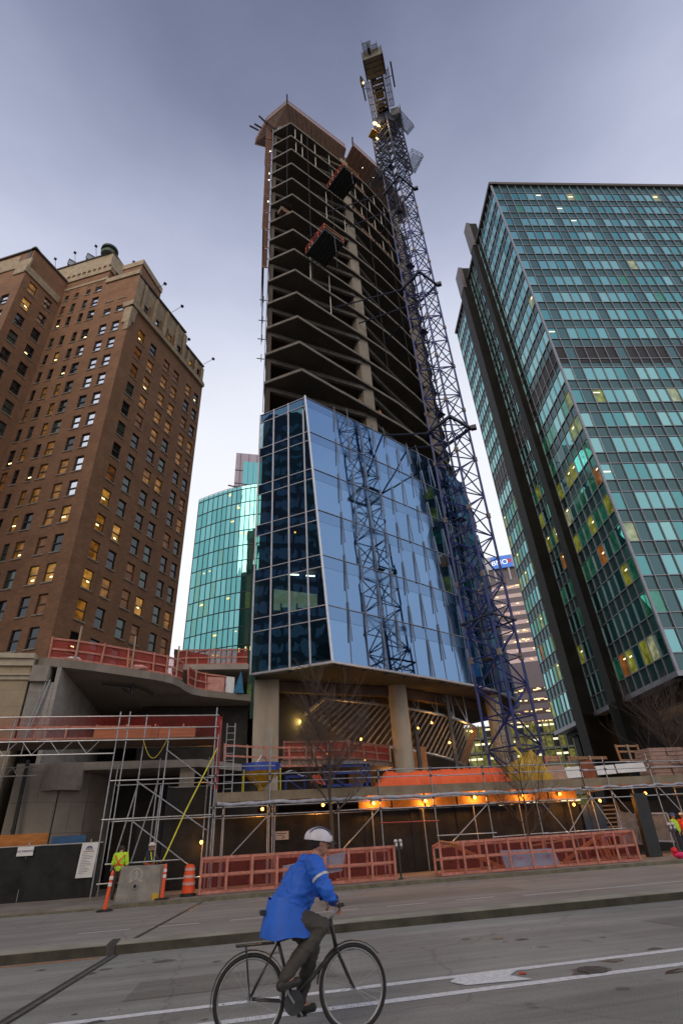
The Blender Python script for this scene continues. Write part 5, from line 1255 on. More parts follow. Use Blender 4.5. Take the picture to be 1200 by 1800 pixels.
# couplers
m = MB()
for x in post_x:
    for z in (2.68, 3.0, 3.92, 4.22):
        if z < 3.2 or tops.get(post_x.index(x), 3) > z: m.cbox((x, YF-.03, z), (.09, .11, .09), .2)
m.build('coupler', steel_d, SF)['kind'] = 'stuff'
deckm = mat('stained_deck_edge', (.17, .13, .085), .85, var=.45, scale=1.3, detail=9, col2=(.28, .235, .17))
x = .25
while x < 29:
    m = MB(); xe = min(x+random.choice((2.4, 3.6)), 29); m.box(x, xe-.012, YF+.06, YF+.11, 3.2+random.uniform(-.01, .01), 3.56); m.build('edge_board', deckm, SF); x = xe
m = MB(); m.box(.25, 29, YF+.12, 30.4, 3.36, 3.5); m.build('deck', mat('deck_ply', (.36, .23, .12), .8, var=.3, scale=1.5), SF)
x = .6; 
for q in range(14):
    m = MB(); m.box(x, x+.1, YF+.2, 30, 3.2, 3.35); m.build('joist', timber, SF); x += 2.1
# rolled tarp hanging below the deck edge
def sheet(fn, nx, ny, name, mt, parent=None, origin=None, smooth=True):
    m = MB(); vs = [fn(i/nx, j/ny) for j in range(ny+1) for i in range(nx+1)]
    m.add(vs, [(j*(nx+1)+i, j*(nx+1)+i+1, (j+1)*(nx+1)+i+1, (j+1)*(nx+1)+i) for j in range(ny) for i in range(nx)])
    return m.build(name, mt, parent, origin, smooth)
rn = [random.uniform(-1, 1) for _ in range(400)]
def nz(t, k=0): i = int(math.floor(t)); f = t-i; f = f*f*(3-2*f); return rn[(i+k*37) % 400]*(1-f)+rn[(i+1+k*37) % 400]*f
tarp_w = mat('grey_white_tarp', (.34, .36, .42), .55, var=.4, scale=3)
sheet(lambda u, v: (.3+17.4*u, YF-.02+.09*cos(v*2*pi)+.02*nz(u*60, 1), 3.1+.075*sin(v*2*pi)+.035*nz(u*26, 2)+.02*nz(u*90+v*3, 3)), 300, 8, 'rolled_tarp', tarp_w, SF)
sheet(lambda u, v: (17.9+11*u, YF-.0+.09*cos(v*2*pi), 3.12+.06*sin(v*2*pi)+.05*nz(u*26, 4)), 120, 8, 'rolled_tarp', tarp_w, SF)
x = 6.9
while x < 17.2:
    m = MB(); m.box(x, x+1.6, 27.78, 27.83, 2.72, 3.34); m.build('added_glow_board', mat('glow_board_ply', (.25, .145, .065), .8, var=.35, scale=2), SF); x += 1.68  # boards added behind the lamps to catch their amber glow
# tarpaulin on blue frame etc: left scaffold platform with truss
SL = thing('left_scaffold_platform', 'tall tube scaffold platform with a lattice truss over the left hoarding', 'scaffold', (-4, 26, .12))
for (x, z0, z1, y) in ((-4.15, .0, 6.9, YF), (-3.75, 1.2, 6.9, YF), (-3.1, 1.25, 6.9, YF+.7), (-2.0, 1.2, 6.2, YF), (-2.15, 1.25, 4.0, YF+.9), (.0, .13, 7.05, YF), (.22, .13, 6.5, YF+.1), (-4.2, .13, 5.0, YB), (-2.4, .13, 5.2, YB), (-.2, .13, 5.2, YB), (-8.3, 4.6, 6.75, YF), (-7.8, 5.2, 6.75, YF+.2)):
    dx = .12 if z0 in (1.2, 1.25) else .0
    if z0 in (1.2, 1.25): 
        z0 = 1.2
    tubep((x-.0, y, max(z0, .13)), (x+.03, y, z1), .03, 'post', SL)
for (z, x0, x1) in ((6.7, -12, .15), (6.2, -12, .15), (5.72, -12, .15), (5.2, -12, -4.1), (4.15, -4.1, 0.1), (2.75, -4.2, .1), (1.24, -3.8, -1.0), (.62, -4.0, -.2)):
    tubep((x0, YF-.06, z), (x1, YF-.06, z), .028, 'ledger', SL)
for z in (2.75, 4.15, 5.7): tubep((-4.1, YB, z), (.1, YB, z), .026, 'ledger', SL)
q = -12.0; s = 0
while q < -4.7:
    tubep((q, YF-.06, 5.22 if s % 2 else 5.7), (q+.42, YF-.06, 5.7 if s % 2 else 5.22), .02, 'truss_diagonal', SL); q += .42+.22*(s % 2); s += 1
q = -12.0; s = 0
tubep((-12, YB, 5.0), (-7.5, YB, 5.0), .02, 'ledger', SL); tubep((-12, YB, 4.65), (-7.5, YB, 4.65), .02, 'ledger', SL)
while q < -8: tubep((q, YB, 5.0), (q+.25, YB, 4.65), .015, 'truss_diagonal', SL); tubep((q+.25, YB, 4.65), (q+.5, YB, 5.0), .015, 'truss_diagonal', SL); q += .5
for (a, b) in (((-3.05, 4.1), (-.05, 2.2)), ((-3.0, 2.65), (-.6, 1.0)), ((-2.0, 5.3), (0, 3.9))): tubep((a[0], YF-.1, a[1]), (b[0], YF-.1, b[1]), .026, 'brace', SL)
tubep((-3.05, YF+.3, 3.9), (-3.6, YF+.3, 1.0), .03, 'raker', SL); tubep((-2.2, YF+.3, 4.2), (-2.9, YF+.3, 1.2), .03, 'raker', SL)
m = MB(); m.box(-12, .1, YF, 28.4, 5.75, 5.8); m.build('deck', mat('deck_dark', (.12, .09, .07), .8), SL)
m = MB(); m.quad((-12, 28.3, 5.85), (.1, 28.3, 5.85), (.1, 28.3, 7.2), (-12, 28.3, 7.25)); m.build('netting', rednet2, SL)
m = MB(); m.quad((.3, YF+.1, 3.6), (.3, 28.2, 3.6), (.3, 28.2, 6.9), (.3, YF+.1, 6.9)); m.quad((.05, YF+.05, 3.7), (.3, YF+.05, 3.7), (.3, YF+.05, 6.6), (.05, YF+.05, 6.8)); m.build('netting', rednet, SL)
for q in range(6): x = -8+q*1.3; m = MB(); m.bar((x, 28.1, 5.8), (x, 28.1, 6.75), .07, .07, (0, 1, 0)); m.build('timber_post', pinkwood, SL)
for z in (6.2, 6.7): m = MB(); m.bar((-12, 28.15, z), (-3, 28.15, z-.05), .05, .09); m.build('timber_rail', pinkwood, SL)
T = thing('plywood_stack', 'long orange-brown stack of plywood on the left scaffold platform', 'plywood', (-3.1, 27.4, 5.8))
m = MB(); m.obox((-5.3, 27.1, 5.85), (4.4, .1, 0), (0, .9, 0), (0, 0, .62)); m.build('sheet_pile', mat('stack_ply', (.42, .14, .07), .8, var=.35, scale=1.5, stretch=(.3, 1, 14)), T)
m = MB(); m.obox((-2.6, 27.05, 5.83), (.03, 0, 0), (0, 1, 0), (0, 0, .68)); m.build('strap', pinkwood, T)
T = thing('access_ladder', 'aluminium ladder standing beside the red netting at the scaffold corner', 'ladder', (.6, 26.9, 3.6))
for s in (.55, .92): m = MB(); m.bar((s, 26.8, 3.6), (s, 26.8, 6.5), .04, .07, (0, 1, 0)); m.build('stile', alum, T)
for q in range(10): m = MB(); m.tube((.55, 26.8, 3.75+q*.29), (.92, 26.8, 3.75+q*.29), .016, 5); m.build('rung', alum, T)
m = MB(); p = [(.15, 25.8, 5.3), (-.35, 25.7, 4.2), (-.95, 25.55, 2.9), (-1.35, 25.5, 1.9), (-1.62, 25.45, 1.25)]
for a, b in zip(p, p[1:]): m.bar(a, b, .05, .012, (0, 1, 0))
tag(m.build('strap', mat('yellow_strap', (.62, .58, .05), .6), origin=(-1.62, 25.45, 1.25)), 'yellow strap stretched from scaffold corner down to the concrete block', 'strap')
m = MB(); m.path([(-3.0+.1*q, 25.8, 5.7-.75*sin(pi*q/10)) for q in range(11)], .012, 5); tag(m.build('cord_loop', mat('cord_y', (.6, .5, .05), .6), origin=(-3, 25.8, 5.7)), 'yellow cord looped under the left scaffold deck', 'cord')
m = MB(); m.sphere((-7.2, 27.2, 5.88), .3, 10, (2.2, 1, .4)); tag(m.build('white_sheeting', white_p, origin=(-7.2, 27.2, 5.8)), 'white crumpled sheeting on the left scaffold deck', 'sheeting')
# hoardings
def hoarding(x0, x1, y, z0, z1, lab, step=2.4):
    T = thing('hoarding', lab, 'hoarding', (x0, y, z0), 'dark mesh hoardings'); x = x0; k = 0
    while x < x1:
        xe = min(x+step, x1); m = MB(); kk = k
        sheet(lambda u, v: (lerp(x, xe, u), y+.035*nz(u*5+kk*3, kk)+.02*nz(v*6+u*3, kk+5), lerp(z0, z1, v)+(.02*nz(u*4+kk, 9) if v > .9 else 0)), 14, 10, 'mesh_panel', darkmesh, T)
        m = MB(); m.box(x-.02, x+.02, y+.03, y+.07, z0, z1+.15); m.build('post', blue_p if z1 > 2.3 else steel, T); x = xe; k += 1
    m = MB(); m.box(x0, x1, y+.03, y+.08, z1, z1+.04); m.build('top_rail', steel, T)
    return T
hoarding(-12, -4.3, 28, .13, 2.0, 'low dark mesh hoarding with two white signs at the left')
hoarding(.2, 18.9, 28.3, .13, 2.66, 'long dark mesh hoarding behind the scaffold and red barriers', 2.35)
hoarding(-1.9, .15, 28.2, .13, 4.0, 'dark plastic sheeting panel between the opening and the scaffold corner', 2.1)
m = MB()
m.box(-3.4, -2.2, 31.5, 31.6, .13, 3.0); tag(m.build('shaded_board', mat('shaded_board', (.012, .013, .015), .6), origin=(-3.4, 30.5, .13)), 'board standing in the shadowed opening, coloured near black for the shade', 'board')  # board colour taken near black to paint the opening's shade
m = MB(); m.box(-12.5, -6.65, 28.5, 28.54, 1.5, 2.48); tag(m.build('orange_plywood', ply_or, origin=(-9, 28.5, 1.5)), 'orange plywood boards showing over the left hoarding', 'plywood')
m = MB(); m.box(-6.45, -5.1, 28.4, 28.44, 1.4, 2.32); tag(m.build('blue_board', mat('blue_board', (.02, .09, .22), .6), origin=(-5.8, 28.4, 1.4)), 'blue board showing over the left hoarding beside the orange plywood', 'board')
m = MB(); m.tube((-8.45, 29.6, 5.5), (-8.3, 29.4, 2.2), .085, 10); m.lathe([(.1, 2.6), (.1, 2.7)], (-8.33, 29.42, 0), 10); tag(m.build('downpipe', blackm, origin=(-8.3, 29.4, 2.2)), 'black downpipe on the pale concrete wall above the left hoarding', 'pipe')
m = MB(); m.tube((-8.42, 29.95, 9.3), (-8.9, 29.7, 6.0), .05, 6); m.tube((-8.55, 29.9, 9.3), (-9.05, 29.65, 6), .03, 6); tag(m.build('conduit', steel, origin=(-8.9, 29.7, 6)), 'grey conduits running down the block wall beside the cream building', 'pipe')
# signs
black_t = mat('sign_black', (.03, .03, .06), .6); red_t = mat('sign_red_ink', (.35, .10, .12), .6); grey_t = mat('sign_grey_ink', (.25, .25, .30), .7)
T = thing('no_parking_sign', 'small white NO PARKING sign on the left hoarding', 'sign', (-7.25, 27.93, 1.7))
m = MB(); m.box(-7.56, -6.95, 27.9, 27.93, 1.68, 2.0); m.build('board', white_p, T); text_obj('lettering', 'NO PARKING', .105, (-7.255, 27.895, 1.81), (1, 0, 0), (0, 0, 1), mat('sign_navy', (.03, .03, .18), .6), T)
T = thing('notice_board', 'tall white site notice with a dark arch emblem on the left hoarding', 'sign', (-4.8, 27.93, .83))
m = MB(); m.obox((-5.16, 27.9, .80), (.64, 0, 0), (0, .03, 0), (.06, 0, 1.22)); m.build('board', white_p, T)
m = MB(); c_ = Vector((-4.80, 27.885, 1.80))
for (r0, r1) in ((.09, .13),):
    pts = [c_+Vector((r1*cos(pi*i/12), 0, r1*.8*sin(pi*i/12))) for i in range(13)]+[c_+Vector((r0*cos(pi*i/12), 0, r0*.7*sin(pi*i/12))) for i in range(12, -1, -1)]
    for i in range(12): m.quad(pts[i], pts[i+1], pts[-2-i], pts[-1-i])
m.obox(c_+Vector((-.05, 0, 0)), (.03, 0, 0), (0, .003, 0), (0, 0, .06)); m.obox(c_+Vector((.02, 0, 0)), (.03, 0, 0), (0, .003, 0), (0, 0, .06)); m.obox(c_+Vector((-.13, 0, -.03)), (.26, 0, 0), (0, .003, 0), (0, 0, .015)); m.build('emblem', mat('sign_navy', (0, 0, 0)), T)
m = MB(); m.obox(c_+Vector((-.2, 0, -.10)), (.4, 0, 0), (0, .003, 0), (0, 0, .025)); m.build('heading', red_t, T)
m = MB()
for q in range(13):
    z = 1.62-q*.056; w_ = random.uniform(.3, .5) if q % 4 else .2; xx = -5.07+(z-.83)*.05
    m.obox((xx, 27.888, z), (w_, 0, 0), (0, .003, 0), (0, 0, .016))
m.build('text_line', grey_t, T)
T = thing('arrow_sign', 'small white sign with an arrow hanging on the long dark hoarding', 'sign', (3.3, 28.2, 1.7))
m = MB(); m.box(3.02, 3.62, 28.15, 28.18, 1.72, 2.05); m.build('board', mat('dim_white', (.42, .42, .44), .6), T); m = MB()
m.box(3.08, 3.5, 28.14, 28.145, 1.95, 1.975); m.box(3.1, 3.4, 28.14, 28.145, 1.88, 1.90); m.add([(3.42, 28.142, 1.86), (3.3, 28.142, 1.78), (3.33, 28.142, 1.75), (3.45, 28.142, 1.83)], [(0, 3, 2, 1)]); m.build('arrow', black_t, T)
# ---------------- red netted barriers
def barrier(name, x0, x1, y, lab, zt=1.12, npost=7):
    T = thing(name, lab, 'barrier', (x0, y, .13), 'red netted timber barriers along the kerb')
    for yy, sc in ((y, 1), (y+.75, .9)):
        for zz in (.07, .60*sc, zt*sc): m = MB(); m.bar((x0, yy, .13+zz), (x1, yy, .13+zz+random.uniform(-.02, .02)), .045, .09); m.build('rail', pinkwood, T)
        n_ = npost
        for q in range(n_+1):
            x = lerp(x0, x1, q/n_); m = MB(); m.bar((x, yy-.04, .15), (x+.02, yy-.04, .13+zt*sc+.04), .09, .045, (0, 1, 0)); m.build('post', pinkwood, T)
        if sc == 1: sheet(lambda u, v: (lerp(x0, x1, u), yy+.04+.05*nz(u*16, 21)*sin(pi*v), lerp(.16, .11+zt, v)+.02*nz(u*20, 22)*(v > .9)), 60, 6, 'netting', rednet2, T)
    for x in (x0, x1): m = MB(); m.bar((x, y, .13+zt), (x, y+.75, .13+zt*.9), .05, .09); m.bar((x, y, .2), (x, y+.75, .2), .05, .09); m.build('end_rail', pinkwood, T)
    return T
b1 = barrier('timber_barrier', -.15, 7.3, 24.1, 'left red netted timber barrier, beside the orange barrel', 1.12, 8)
b2 = barrier('timber_barrier', 9.25, 18.4, 24.1, 'right red netted timber barrier with loose orange boards leaning in it', 1.12, 9)
for (a, b, w_, h_, lab) in (((9.3, 24.0, 1.33), (10.1, 24.05, 1.18), .14, .05, 'short orange board lying on top of the left corner of the right barrier'), ((9.9, 24.5, 1.2), (12.1, 24.5, .25), .04, .14, 'orange board sloping down to the right inside the right barrier'), ((14.9, 24.35, .3), (17.2, 24.3, 1.3), .04, .14, 'orange board rising to the right inside the right barrier')):
    m = MB(); m.bar(a, b, w_, h_); tag(m.build('loose_board', mat('orange_timber', (.45, .18, .07), .8, var=.3), origin=a), lab, 'timber')
m = MB()
for q in range(5): m.bar((17.0+q*.2, 24.6, .2), (16.8+q*.23, 24.55, 1.05), .07, .04, (0, 1, 0))
tag(m.build('timber_bundle', mat('orange_timber', (0, 0, 0)), origin=(17.4, 24.6, .2)), 'short orange timbers standing in the right end of the netted barrier', 'timber')
m = MB(); m.obox((14.0, 25.2, .9), (5.2, .6, .35), (0, .2, 0), (0, 0, .05)); m.obox((9.5, 25.3, 1.05), (6.0, 0, .1), (0, .2, 0), (0, 0, .05)); tag(m.build('scaffold_board', timber, origin=(14, 25.3, .9)), 'long boards lying on the tubes behind the right barrier', 'timber')
bluep = mat('pale_blue_board', (.30, .46, .62), .6, var=.12, scale=2)
def panel(p, lab):
    m = MB(); P = [Vector(q) for q in p]; m.add(P+[q+Vector((0, .03, 0)) for q in P], [(0, 1, 2, 3), (7, 6, 5, 4), (0, 4, 5, 1), (1, 5, 6, 2), (2, 6, 7, 3), (3, 7, 4, 0)]); return tag(m.build('insulation_board', bluep, origin=P[0]), lab, 'board')
panel([(2.9, 24.2, .36), (5.2, 24.2, .55), (5.4, 24.35, 1.17), (2.9, 24.35, .84)], 'pale blue board leaning behind the left netted barrier')
panel([(12.1, 24.2, .25), (14.6, 24.2, .22), (14.65, 24.5, .80), (12.1, 24.5, .85)], 'pale blue board with faint marks behind the right netted barrier')
m = MB()
for x in (12.9, 14.2): m.add([(x-.13, 24.32, .55), (x, 24.30, .49), (x+.13, 24.32, .55), (x, 24.33, .61)], [(0, 1, 2, 3)])
m.build('mark', mat('pink_mark', (.45, .32, .45), .7), [o for o in SC.objects if o.name.startswith('insulation_board')][-1])
# barrel and delineators
T = thing('traffic_barrel', 'orange and white traffic barrel at the end of the left barrier', 'barrel', (-.55, 24.35, .12))
m = MB(); m.lathe([(.28, .12), (.28, .2)], (-.55, 24.35, 0), 18); m.build('base', blackm, T)
m = MB(); m.lathe([(.22, .22), (.22, .42), (.205, .43), (.205, .63), (.195, .64), (.195, .84), (.18, .85), (.17, 1.05), (.09, 1.1)], (-.55, 24.35, 0), 18); m.build('body', orange_p, T, smooth=False)
for z in (.46, .68, .9): m = MB(); m.lathe([(.226-.035*(z-.46)/.4, z), (.224-.035*(z-.46)/.4, z+.09)], (-.55, 24.35, 0), 18); m.build('reflective_band', mat('reflector_pink', (.62, .36, .32), .4), T)
def delin(x, y, tilt, lab, z=.0, hh=1.0):
    T = thing('delineator_post', lab, 'traffic post', (x, y, z), 'orange delineator posts')
    m = MB(); m.lathe([(.26, z), (.26, z+.03), (.2, z+.05), (.09, z+.06)], (x, y, 0), 14); m.build('base', blackm, T)
    d = Vector((tilt, 0, 1)).normalized(); b = Vector((x, y, z+.05)); m = MB(); m.tube(b, b+d*hh, .068, 12, .045); m.tube(b+d*hh, b+d*(hh+.06), .045, 10, .02); m.build('tube', orange_p, T)
    for q in (.62, .80): m = MB(); m.tube(b+d*hh*q, b+d*hh*(q+.10), .064, 12, .06); m.build('reflective_band', mat('reflector_white', (.72, .62, .58), .4), T)
delin(-3.1, 22.55, .08, 'leaning orange post left of the concrete block, in front of the worker'); delin(-1.42, 23.75, .03, 'orange post standing right of the concrete block', .12, .95)
# concrete block
T = thing('concrete_block', 'raw concrete block with a painted circled numeral and a pipe hole', 'block', (-2.25, 24.4, 0))
m = MB(); m.add([(-3.02, 23.9, .0), (-1.5, 23.75, .0), (-1.45, 25.0, .0), (-2.95, 25.1, 0), (-2.93, 23.95, 1.16), (-1.56, 23.8, 1.14), (-1.5, 25.0, 1.14), (-2.9, 25.05, 1.16)], [(3, 2, 1, 0), (4, 5, 6, 7), (0, 1, 5, 4), (1, 2, 6, 5), (2, 3, 7, 6), (3, 0, 4, 7)])
m.build('body', mat('block_concrete', (.24, .22, .20), .85, var=.35, scale=2.2, bump=.4, detail=10), T, bevel=.02)
fy = lambda x: 23.9-.1*(x+3.02)+.035
m = MB(); m.lathe([(.085, -.06), (.085, .02), (.06, .02), (.06, -.06)], (-2.38, fy(-2.38), .56), 16, 'y'); m.build('pipe', steel, T)
m = MB(); m.lathe([(.058, -.062), (.058, -.058)], (-2.38, fy(-2.38), .56), 14, 'y'); m.build('pipe_hole', blackm, T)
chalk = mat('chalk_paint', (.42, .40, .38), .8, var=.25, scale=20)
m = MB(); cx, cz = -2.38, .88
pts = [(cx+.2*cos(radians(a)), cz+.2*sin(radians(a))) for a in range(-50, 231, 14)]
def stroke(pts, w=.03):
    for a, b in zip(pts, pts[1:]): m.bar((a[0], fy(a[0])-.012+.02*(a[1]-.6), a[1]), (b[0], fy(b[0])-.012+.02*(b[1]-.6), b[1]), .012, w, (0, 0, 1) if abs(b[0]-a[0]) > abs(b[1]-a[1]) else (1, 0, 0))
stroke(pts); stroke([(cx-.24, cz-.17), (cx-.1, cz-.15)]); stroke([(cx+.1, cz-.15), (cx+.24, cz-.18)]); stroke([(cx-.06, cz+.06), (cx+.01, cz+.13)]); stroke([(cx+.01, cz+.13), (cx+.0, cz-.1)]); stroke([(cx-.08, cz-.1), (cx+.09, cz-.1)])
m.build('painted_numeral', chalk, T)
m = MB(); m.obox((-1.75, 23.72, .12), (.22, 0, 0), (0, .05, 0), (0, 0, .2)); tag(m.build('warning_tape', yel_p, origin=(-1.7, 23.72, .12)), 'scrap of yellow tape at the foot of the concrete block', 'tape')
# parking meters
def meter(x, y, lab, thick=.035, heads=2):
    T = thing('parking_meter', lab, 'parking meter', (x, y, .12), 'twin parking meters')
    m = MB(); m.tube((x, y, .12), (x, y, 1.12), thick, 10); m.lathe([(.09, .12), (.09, .16)], (x, y, 0), 12); m.build('pole', steel_d, T)
    m = MB(); m.tube((x-.1, y, 1.14), (x+.1, y, 1.14), .035, 8); m.build('yoke', steel_d, T)
    for s in (-.1, .1):
        m = MB(); m.lathe([(.06, 1.12), (.085, 1.2), (.085, 1.38), (.07, 1.40)], (x+s, y, 0), 12); m.build('head', mat('meter_grey', (.10, .10, .115), .4, .3), T)
        m = MB(); m.sphere((x+s, y, 1.42), .078, 10, (1, 1, .9)); m.build('dome', mat('meter_dome', (.62, .64, .68), .2), T)
        m = MB(); m.box(x+s-.045, x+s+.045, y-.092, y-.084, 1.24, 1.36); m.build('label', mat('meter_label', (.55, .5, .5), .5), T)
meter(7.65, 24.5, 'twin-headed parking meter between the two red netted barriers'); meter(20.6, 24.2, 'twin-headed parking meter at the right edge beside the pink bag', .06)
# ---------------- things on the walkway deck
T = thing('concrete_hopper', 'blue and yellow conical concrete hopper on the scaffold deck', 'hopper', (2.3, 28, 3.5))
m = MB(); m.lathe([(.93, 4.5), (.95, 4.85), (.91, 4.85), (.9, 4.5)], (2.3, 28, 0), 22); m.build('rim_band', mat('hopper_blue', (.02, .06, .36), .4, var=.5, scale=3, col2=(.05, .10, .45)), T, smooth=False)
m = MB(); m.lathe([(.14, 3.72), (.16, 3.85), (.93, 4.5)], (2.3, 28, 0), 22); m.build('cone', yel_p, T)
for a in (30, 150, 210, 330):
    m = MB(); m.tube((2.3+.98*cos(radians(a)), 28+.98*sin(radians(a)), 3.5), (2.3+.98*cos(radians(a)), 28+.98*sin(radians(a)), 4.6), .03, 6); m.build('leg', mat('leg_yellow', (.6, .55, .05), .5), T)
m = MB()
for a in (-75, -20, 200): m.tube((2.3+.95*cos(radians(a)), 28+.95*sin(radians(a)), 4.8), (2.3+.3*cos(radians(a+70)), 27.1, 3.7), .022, 5)
m.tube((2.0, 28, 4.85), (2.3, 28, 5.25), .03, 5); m.tube((2.7, 28, 4.85), (2.3, 28, 5.25), .03, 5); m.build('bail', steel, T)
T = thing('blue_steel_frame', 'blue steel formwork frame stack on the scaffold deck behind the street tree', 'frame', (6.4, 28, 3.5))
for x in (5.35, 5.6, 7.3, 7.55): m = MB(); m.box(x-.06, x+.06, 27.9, 28.02, 3.5, 4.72); m.build('upright', blue_p, T)
for z in (3.75, 4.3, 4.6): m = MB(); m.box(5.3, 7.6, 27.9, 28.0, z, z+.12); m.build('beam', mat('frame_blue', (.02, .06, .30), .5, var=.3), T)
m = MB(); m.bar((5.6, 27.85, 4.3), (6.4, 27.85, 3.7), .05, .08); m.bar((7.3, 27.85, 4.3), (6.6, 27.85, 3.7), .05, .08); m.build('diagonal', blue_p, T)
m = MB(); m.box(5.4, 7.4, 27.8, 28.5, 4.72, 4.86); m.build('load', mat('grey_load', (.22, .22, .24), .7, var=.4), T)
T = thing('blue_trestle', 'small blue trestle with a draped sheet between hopper and street tree', 'trestle', (3.9, 28, 3.5))
for x in (3.45, 4.35): m = MB(); m.box(x-.05, x+.05, 27.9, 28.0, 3.5, 4.3); m.build('leg', blue_p, T)
m = MB(); m.box(3.4, 4.4, 27.88, 28.02, 4.2, 4.32); m.bar((3.45, 27.86, 4.2), (4.35, 27.86, 3.6), .04, .06); m.build('beam', blue_p, T)
sheet(lambda u, v: (3.3+1.2*u, 27.8+.35*v, 4.38+.12*sin(u*5)+.08*nz(u*8+v*4, 6)), 16, 6, 'draped_sheet', tarp_w, T)
# orange tarp
def orange(u, v):
    x = 7.7+7.0*u; w = .5+.06*nz(u*22, 11); th = pi*v; fold = .05*nz(u*40+v*5, 12)+.035*nz(u*95-v*9, 13)
    return (x, 27.6-w*cos(th)*.9, 3.52+(.74+.07*nz(u*9, 14)+fold)*sin(th)**.6*min(1, (u+.02)*9)*min(1, (1.02-u)*14)+.02)
tag(sheet(orange, 160, 14, 'orange_tarpaulin', mat('orange_tarp', (.95, .13, .03), .55, var=.22, scale=1.6, bump=.8, detail=6), None, (11, 27.6, 3.52)), 'bright orange tarpaulin covering a long load on the scaffold deck', 'tarpaulin')
# yellow skip with peak
T = thing('yellow_skip', 'yellow skip with a peaked folded cover and lettering beside the orange tarpaulin', 'skip', (15.9, 27.8, 3.5))
m = MB(); m.add([(14.75, 27.3, 3.55), (17.25, 27.3, 3.55), (17.1, 28.4, 3.55), (14.8, 28.4, 3.55), (14.6, 27.2, 4.35), (15.75, 27.2, 4.55), (16.25, 27.3, 5.1), (16.75, 27.4, 4.65), (17.05, 27.3, 4.0), (16.3, 28.4, 4.9), (14.8, 28.4, 4.3)],
  [(3, 2, 1, 0), (0, 1, 8, 5, 4), (5, 8, 7, 6), (4, 5, 6, 9, 10), (1, 2, 8), (8, 2, 9, 7), (6, 7, 9), (0, 4, 10, 3), (2, 3, 10, 9)]); m.build('body', yel_p, T)
m = MB(); m.bar((15.45, 27.15, 4.2), (15.55, 27.15, 4.85), .14, .06, (0, 1, 0)); m.bar((15.55, 27.15, 4.85), (15.2, 27.15, 5.2), .10, .05, (0, 1, 0)); m.build('arm', mat('bright_yellow', (.7, .5, .05), .5), T)
text_obj('lettering', 'R', .42, (15.15, 27.16, 3.92), (1, 0, .12), (-.12, 0, 1), mat('skip_letter', (.12, .04, .16), .6), T); text_obj('lettering', 'A', .26, (15.52, 27.16, 3.84), (1, 0, .0), (0, 0, 1), MATS['skip_letter'], T)
for (x0, x1, z0, z1, mm_, lab) in ((17.15, 18.15, 3.55, 4.3, mat('pinkish_ply', (.42, .26, .20), .8, var=.25), 'pinkish plywood sheet on deck right of the yellow skip'), (18.2, 19.15, 3.7, 4.22, white_p, 'square white board on deck left of the brown plywood'), (19.2, 19.95, 3.62, 4.5, mat('rust_ply', (.22, .06, .025), .8, var=.3), 'rust-brown plywood sheet standing between white boards'), (20.05, 21.2, 3.8, 4.24, white_p, 'white board right of the brown plywood'), (21.3, 23.1, 3.86, 4.3, white_p, 'longer white board nearest the lumber stack')):
    m = MB(); m.obox((x0, 27.6, z0), (x1-x0, 0, .04), (0, .05, 0), (0, .05, z1-z0)); tag(m.build('deck_board', mm_, origin=(x0, 27.6, z0)), lab, 'board')
T = thing('lumber_stack', 'stack of pinkish lumber under mesh at the right end of the scaffold deck', 'lumber', (26, 28, 3.5))
for q in range(7):
    for w_ in range(5): m = MB(); m.obox((23.4+w_*1.1+random.uniform(-.05, .05), 27.3+random.uniform(-.05, .05), 3.56+q*.21), (1.05, 0, 0), (0, 1.2, 0), (0, 0, .19)); m.build('timber_bale', mat('pale_lumber', (.36, .23, .19), .8, var=.4, scale=3, stretch=(1, 1, 8)), T)
guard('deck_rail', [(19.8, 29.5), (22.6, 29.9)], 4.3, 'low timber guard rail behind the white boards by the granite fin', 'deck guard rails', net=False, tall=False, wood=timber, hgt=.6)
guard('deck_rail', [(23.2, 29.6), (24.9, 29.8)], 4.6, 'taller pale timber guard rail above the lumber stack', 'deck guard rails', net=False, tall=False, wood=timber, hgt=.85, post=.8)
guard('deck_rail', [(18.6, 30), (19.6, 30)], 4.3, 'pinkish timber frame behind the brown plywood sheet', 'deck guard rails', net=False, tall=False, hgt=.7, post=.9)
# right side bits under the walkway
m = MB(); m.obox((20.35, 25.9, .14), (.72, 0, 0), (0, .25, 0), (.15, 0, 2.65)); tag(m.build('wrapped_post', mat('black_wrap', (.012, .013, .015), .5, var=.4, scale=4, bump=.6), origin=(20.6, 26, .13)), 'wide black wrapped post standing near the right meter', 'post')
m = MB(); m.box(18.95, 20.2, 28.2, 28.26, .9, 2.5); tag(m.build('blue_hoarding_panel', mat('navy_panel', (.012, .04, .12), .5), origin=(19.5, 28.2, .9)), 'dark blue panel at the right end of the long hoarding', 'board')
T = thing('site_stairs', 'pale site stair flight behind the scaffold right of the blue panel', 'stairs', (20.9, 29, .13))
for q in range(8): m = MB(); m.box(20.4+.06*q, 21.7+.05*q, 28.8-.0*q+.1*q, 29.05+.1*q, 1.0+q*.2, 1.06+q*.2); m.build('tread', mat('pale_tread', (.34, .32, .30), .7), T)
m = MB(); m.bar((20.3, 28.7, .5), (20.5, 29.6, 2.7), .08, .2); m.bar((21.75, 28.7, .5), (22.1, 29.6, 2.7), .08, .2); m.build('stringer', steel, T)
T = thing('framed_gate_panel', 'pale framed gate panel leaning beyond the black wrapped post', 'gate', (23.2, 28.2, .5))
for a, b in (((22.0, .75), (24.0, .6)), ((22.0, 1.95), (24.0, 1.9)), ((22.0, .75), (22.0, 1.95)), ((24.0, .6), (24.0, 1.9))): m = MB(); m.bar((a[0], 28.2, a[1]), (b[0], 28.2, b[1]), .07, .07); m.build('frame', alum, T)
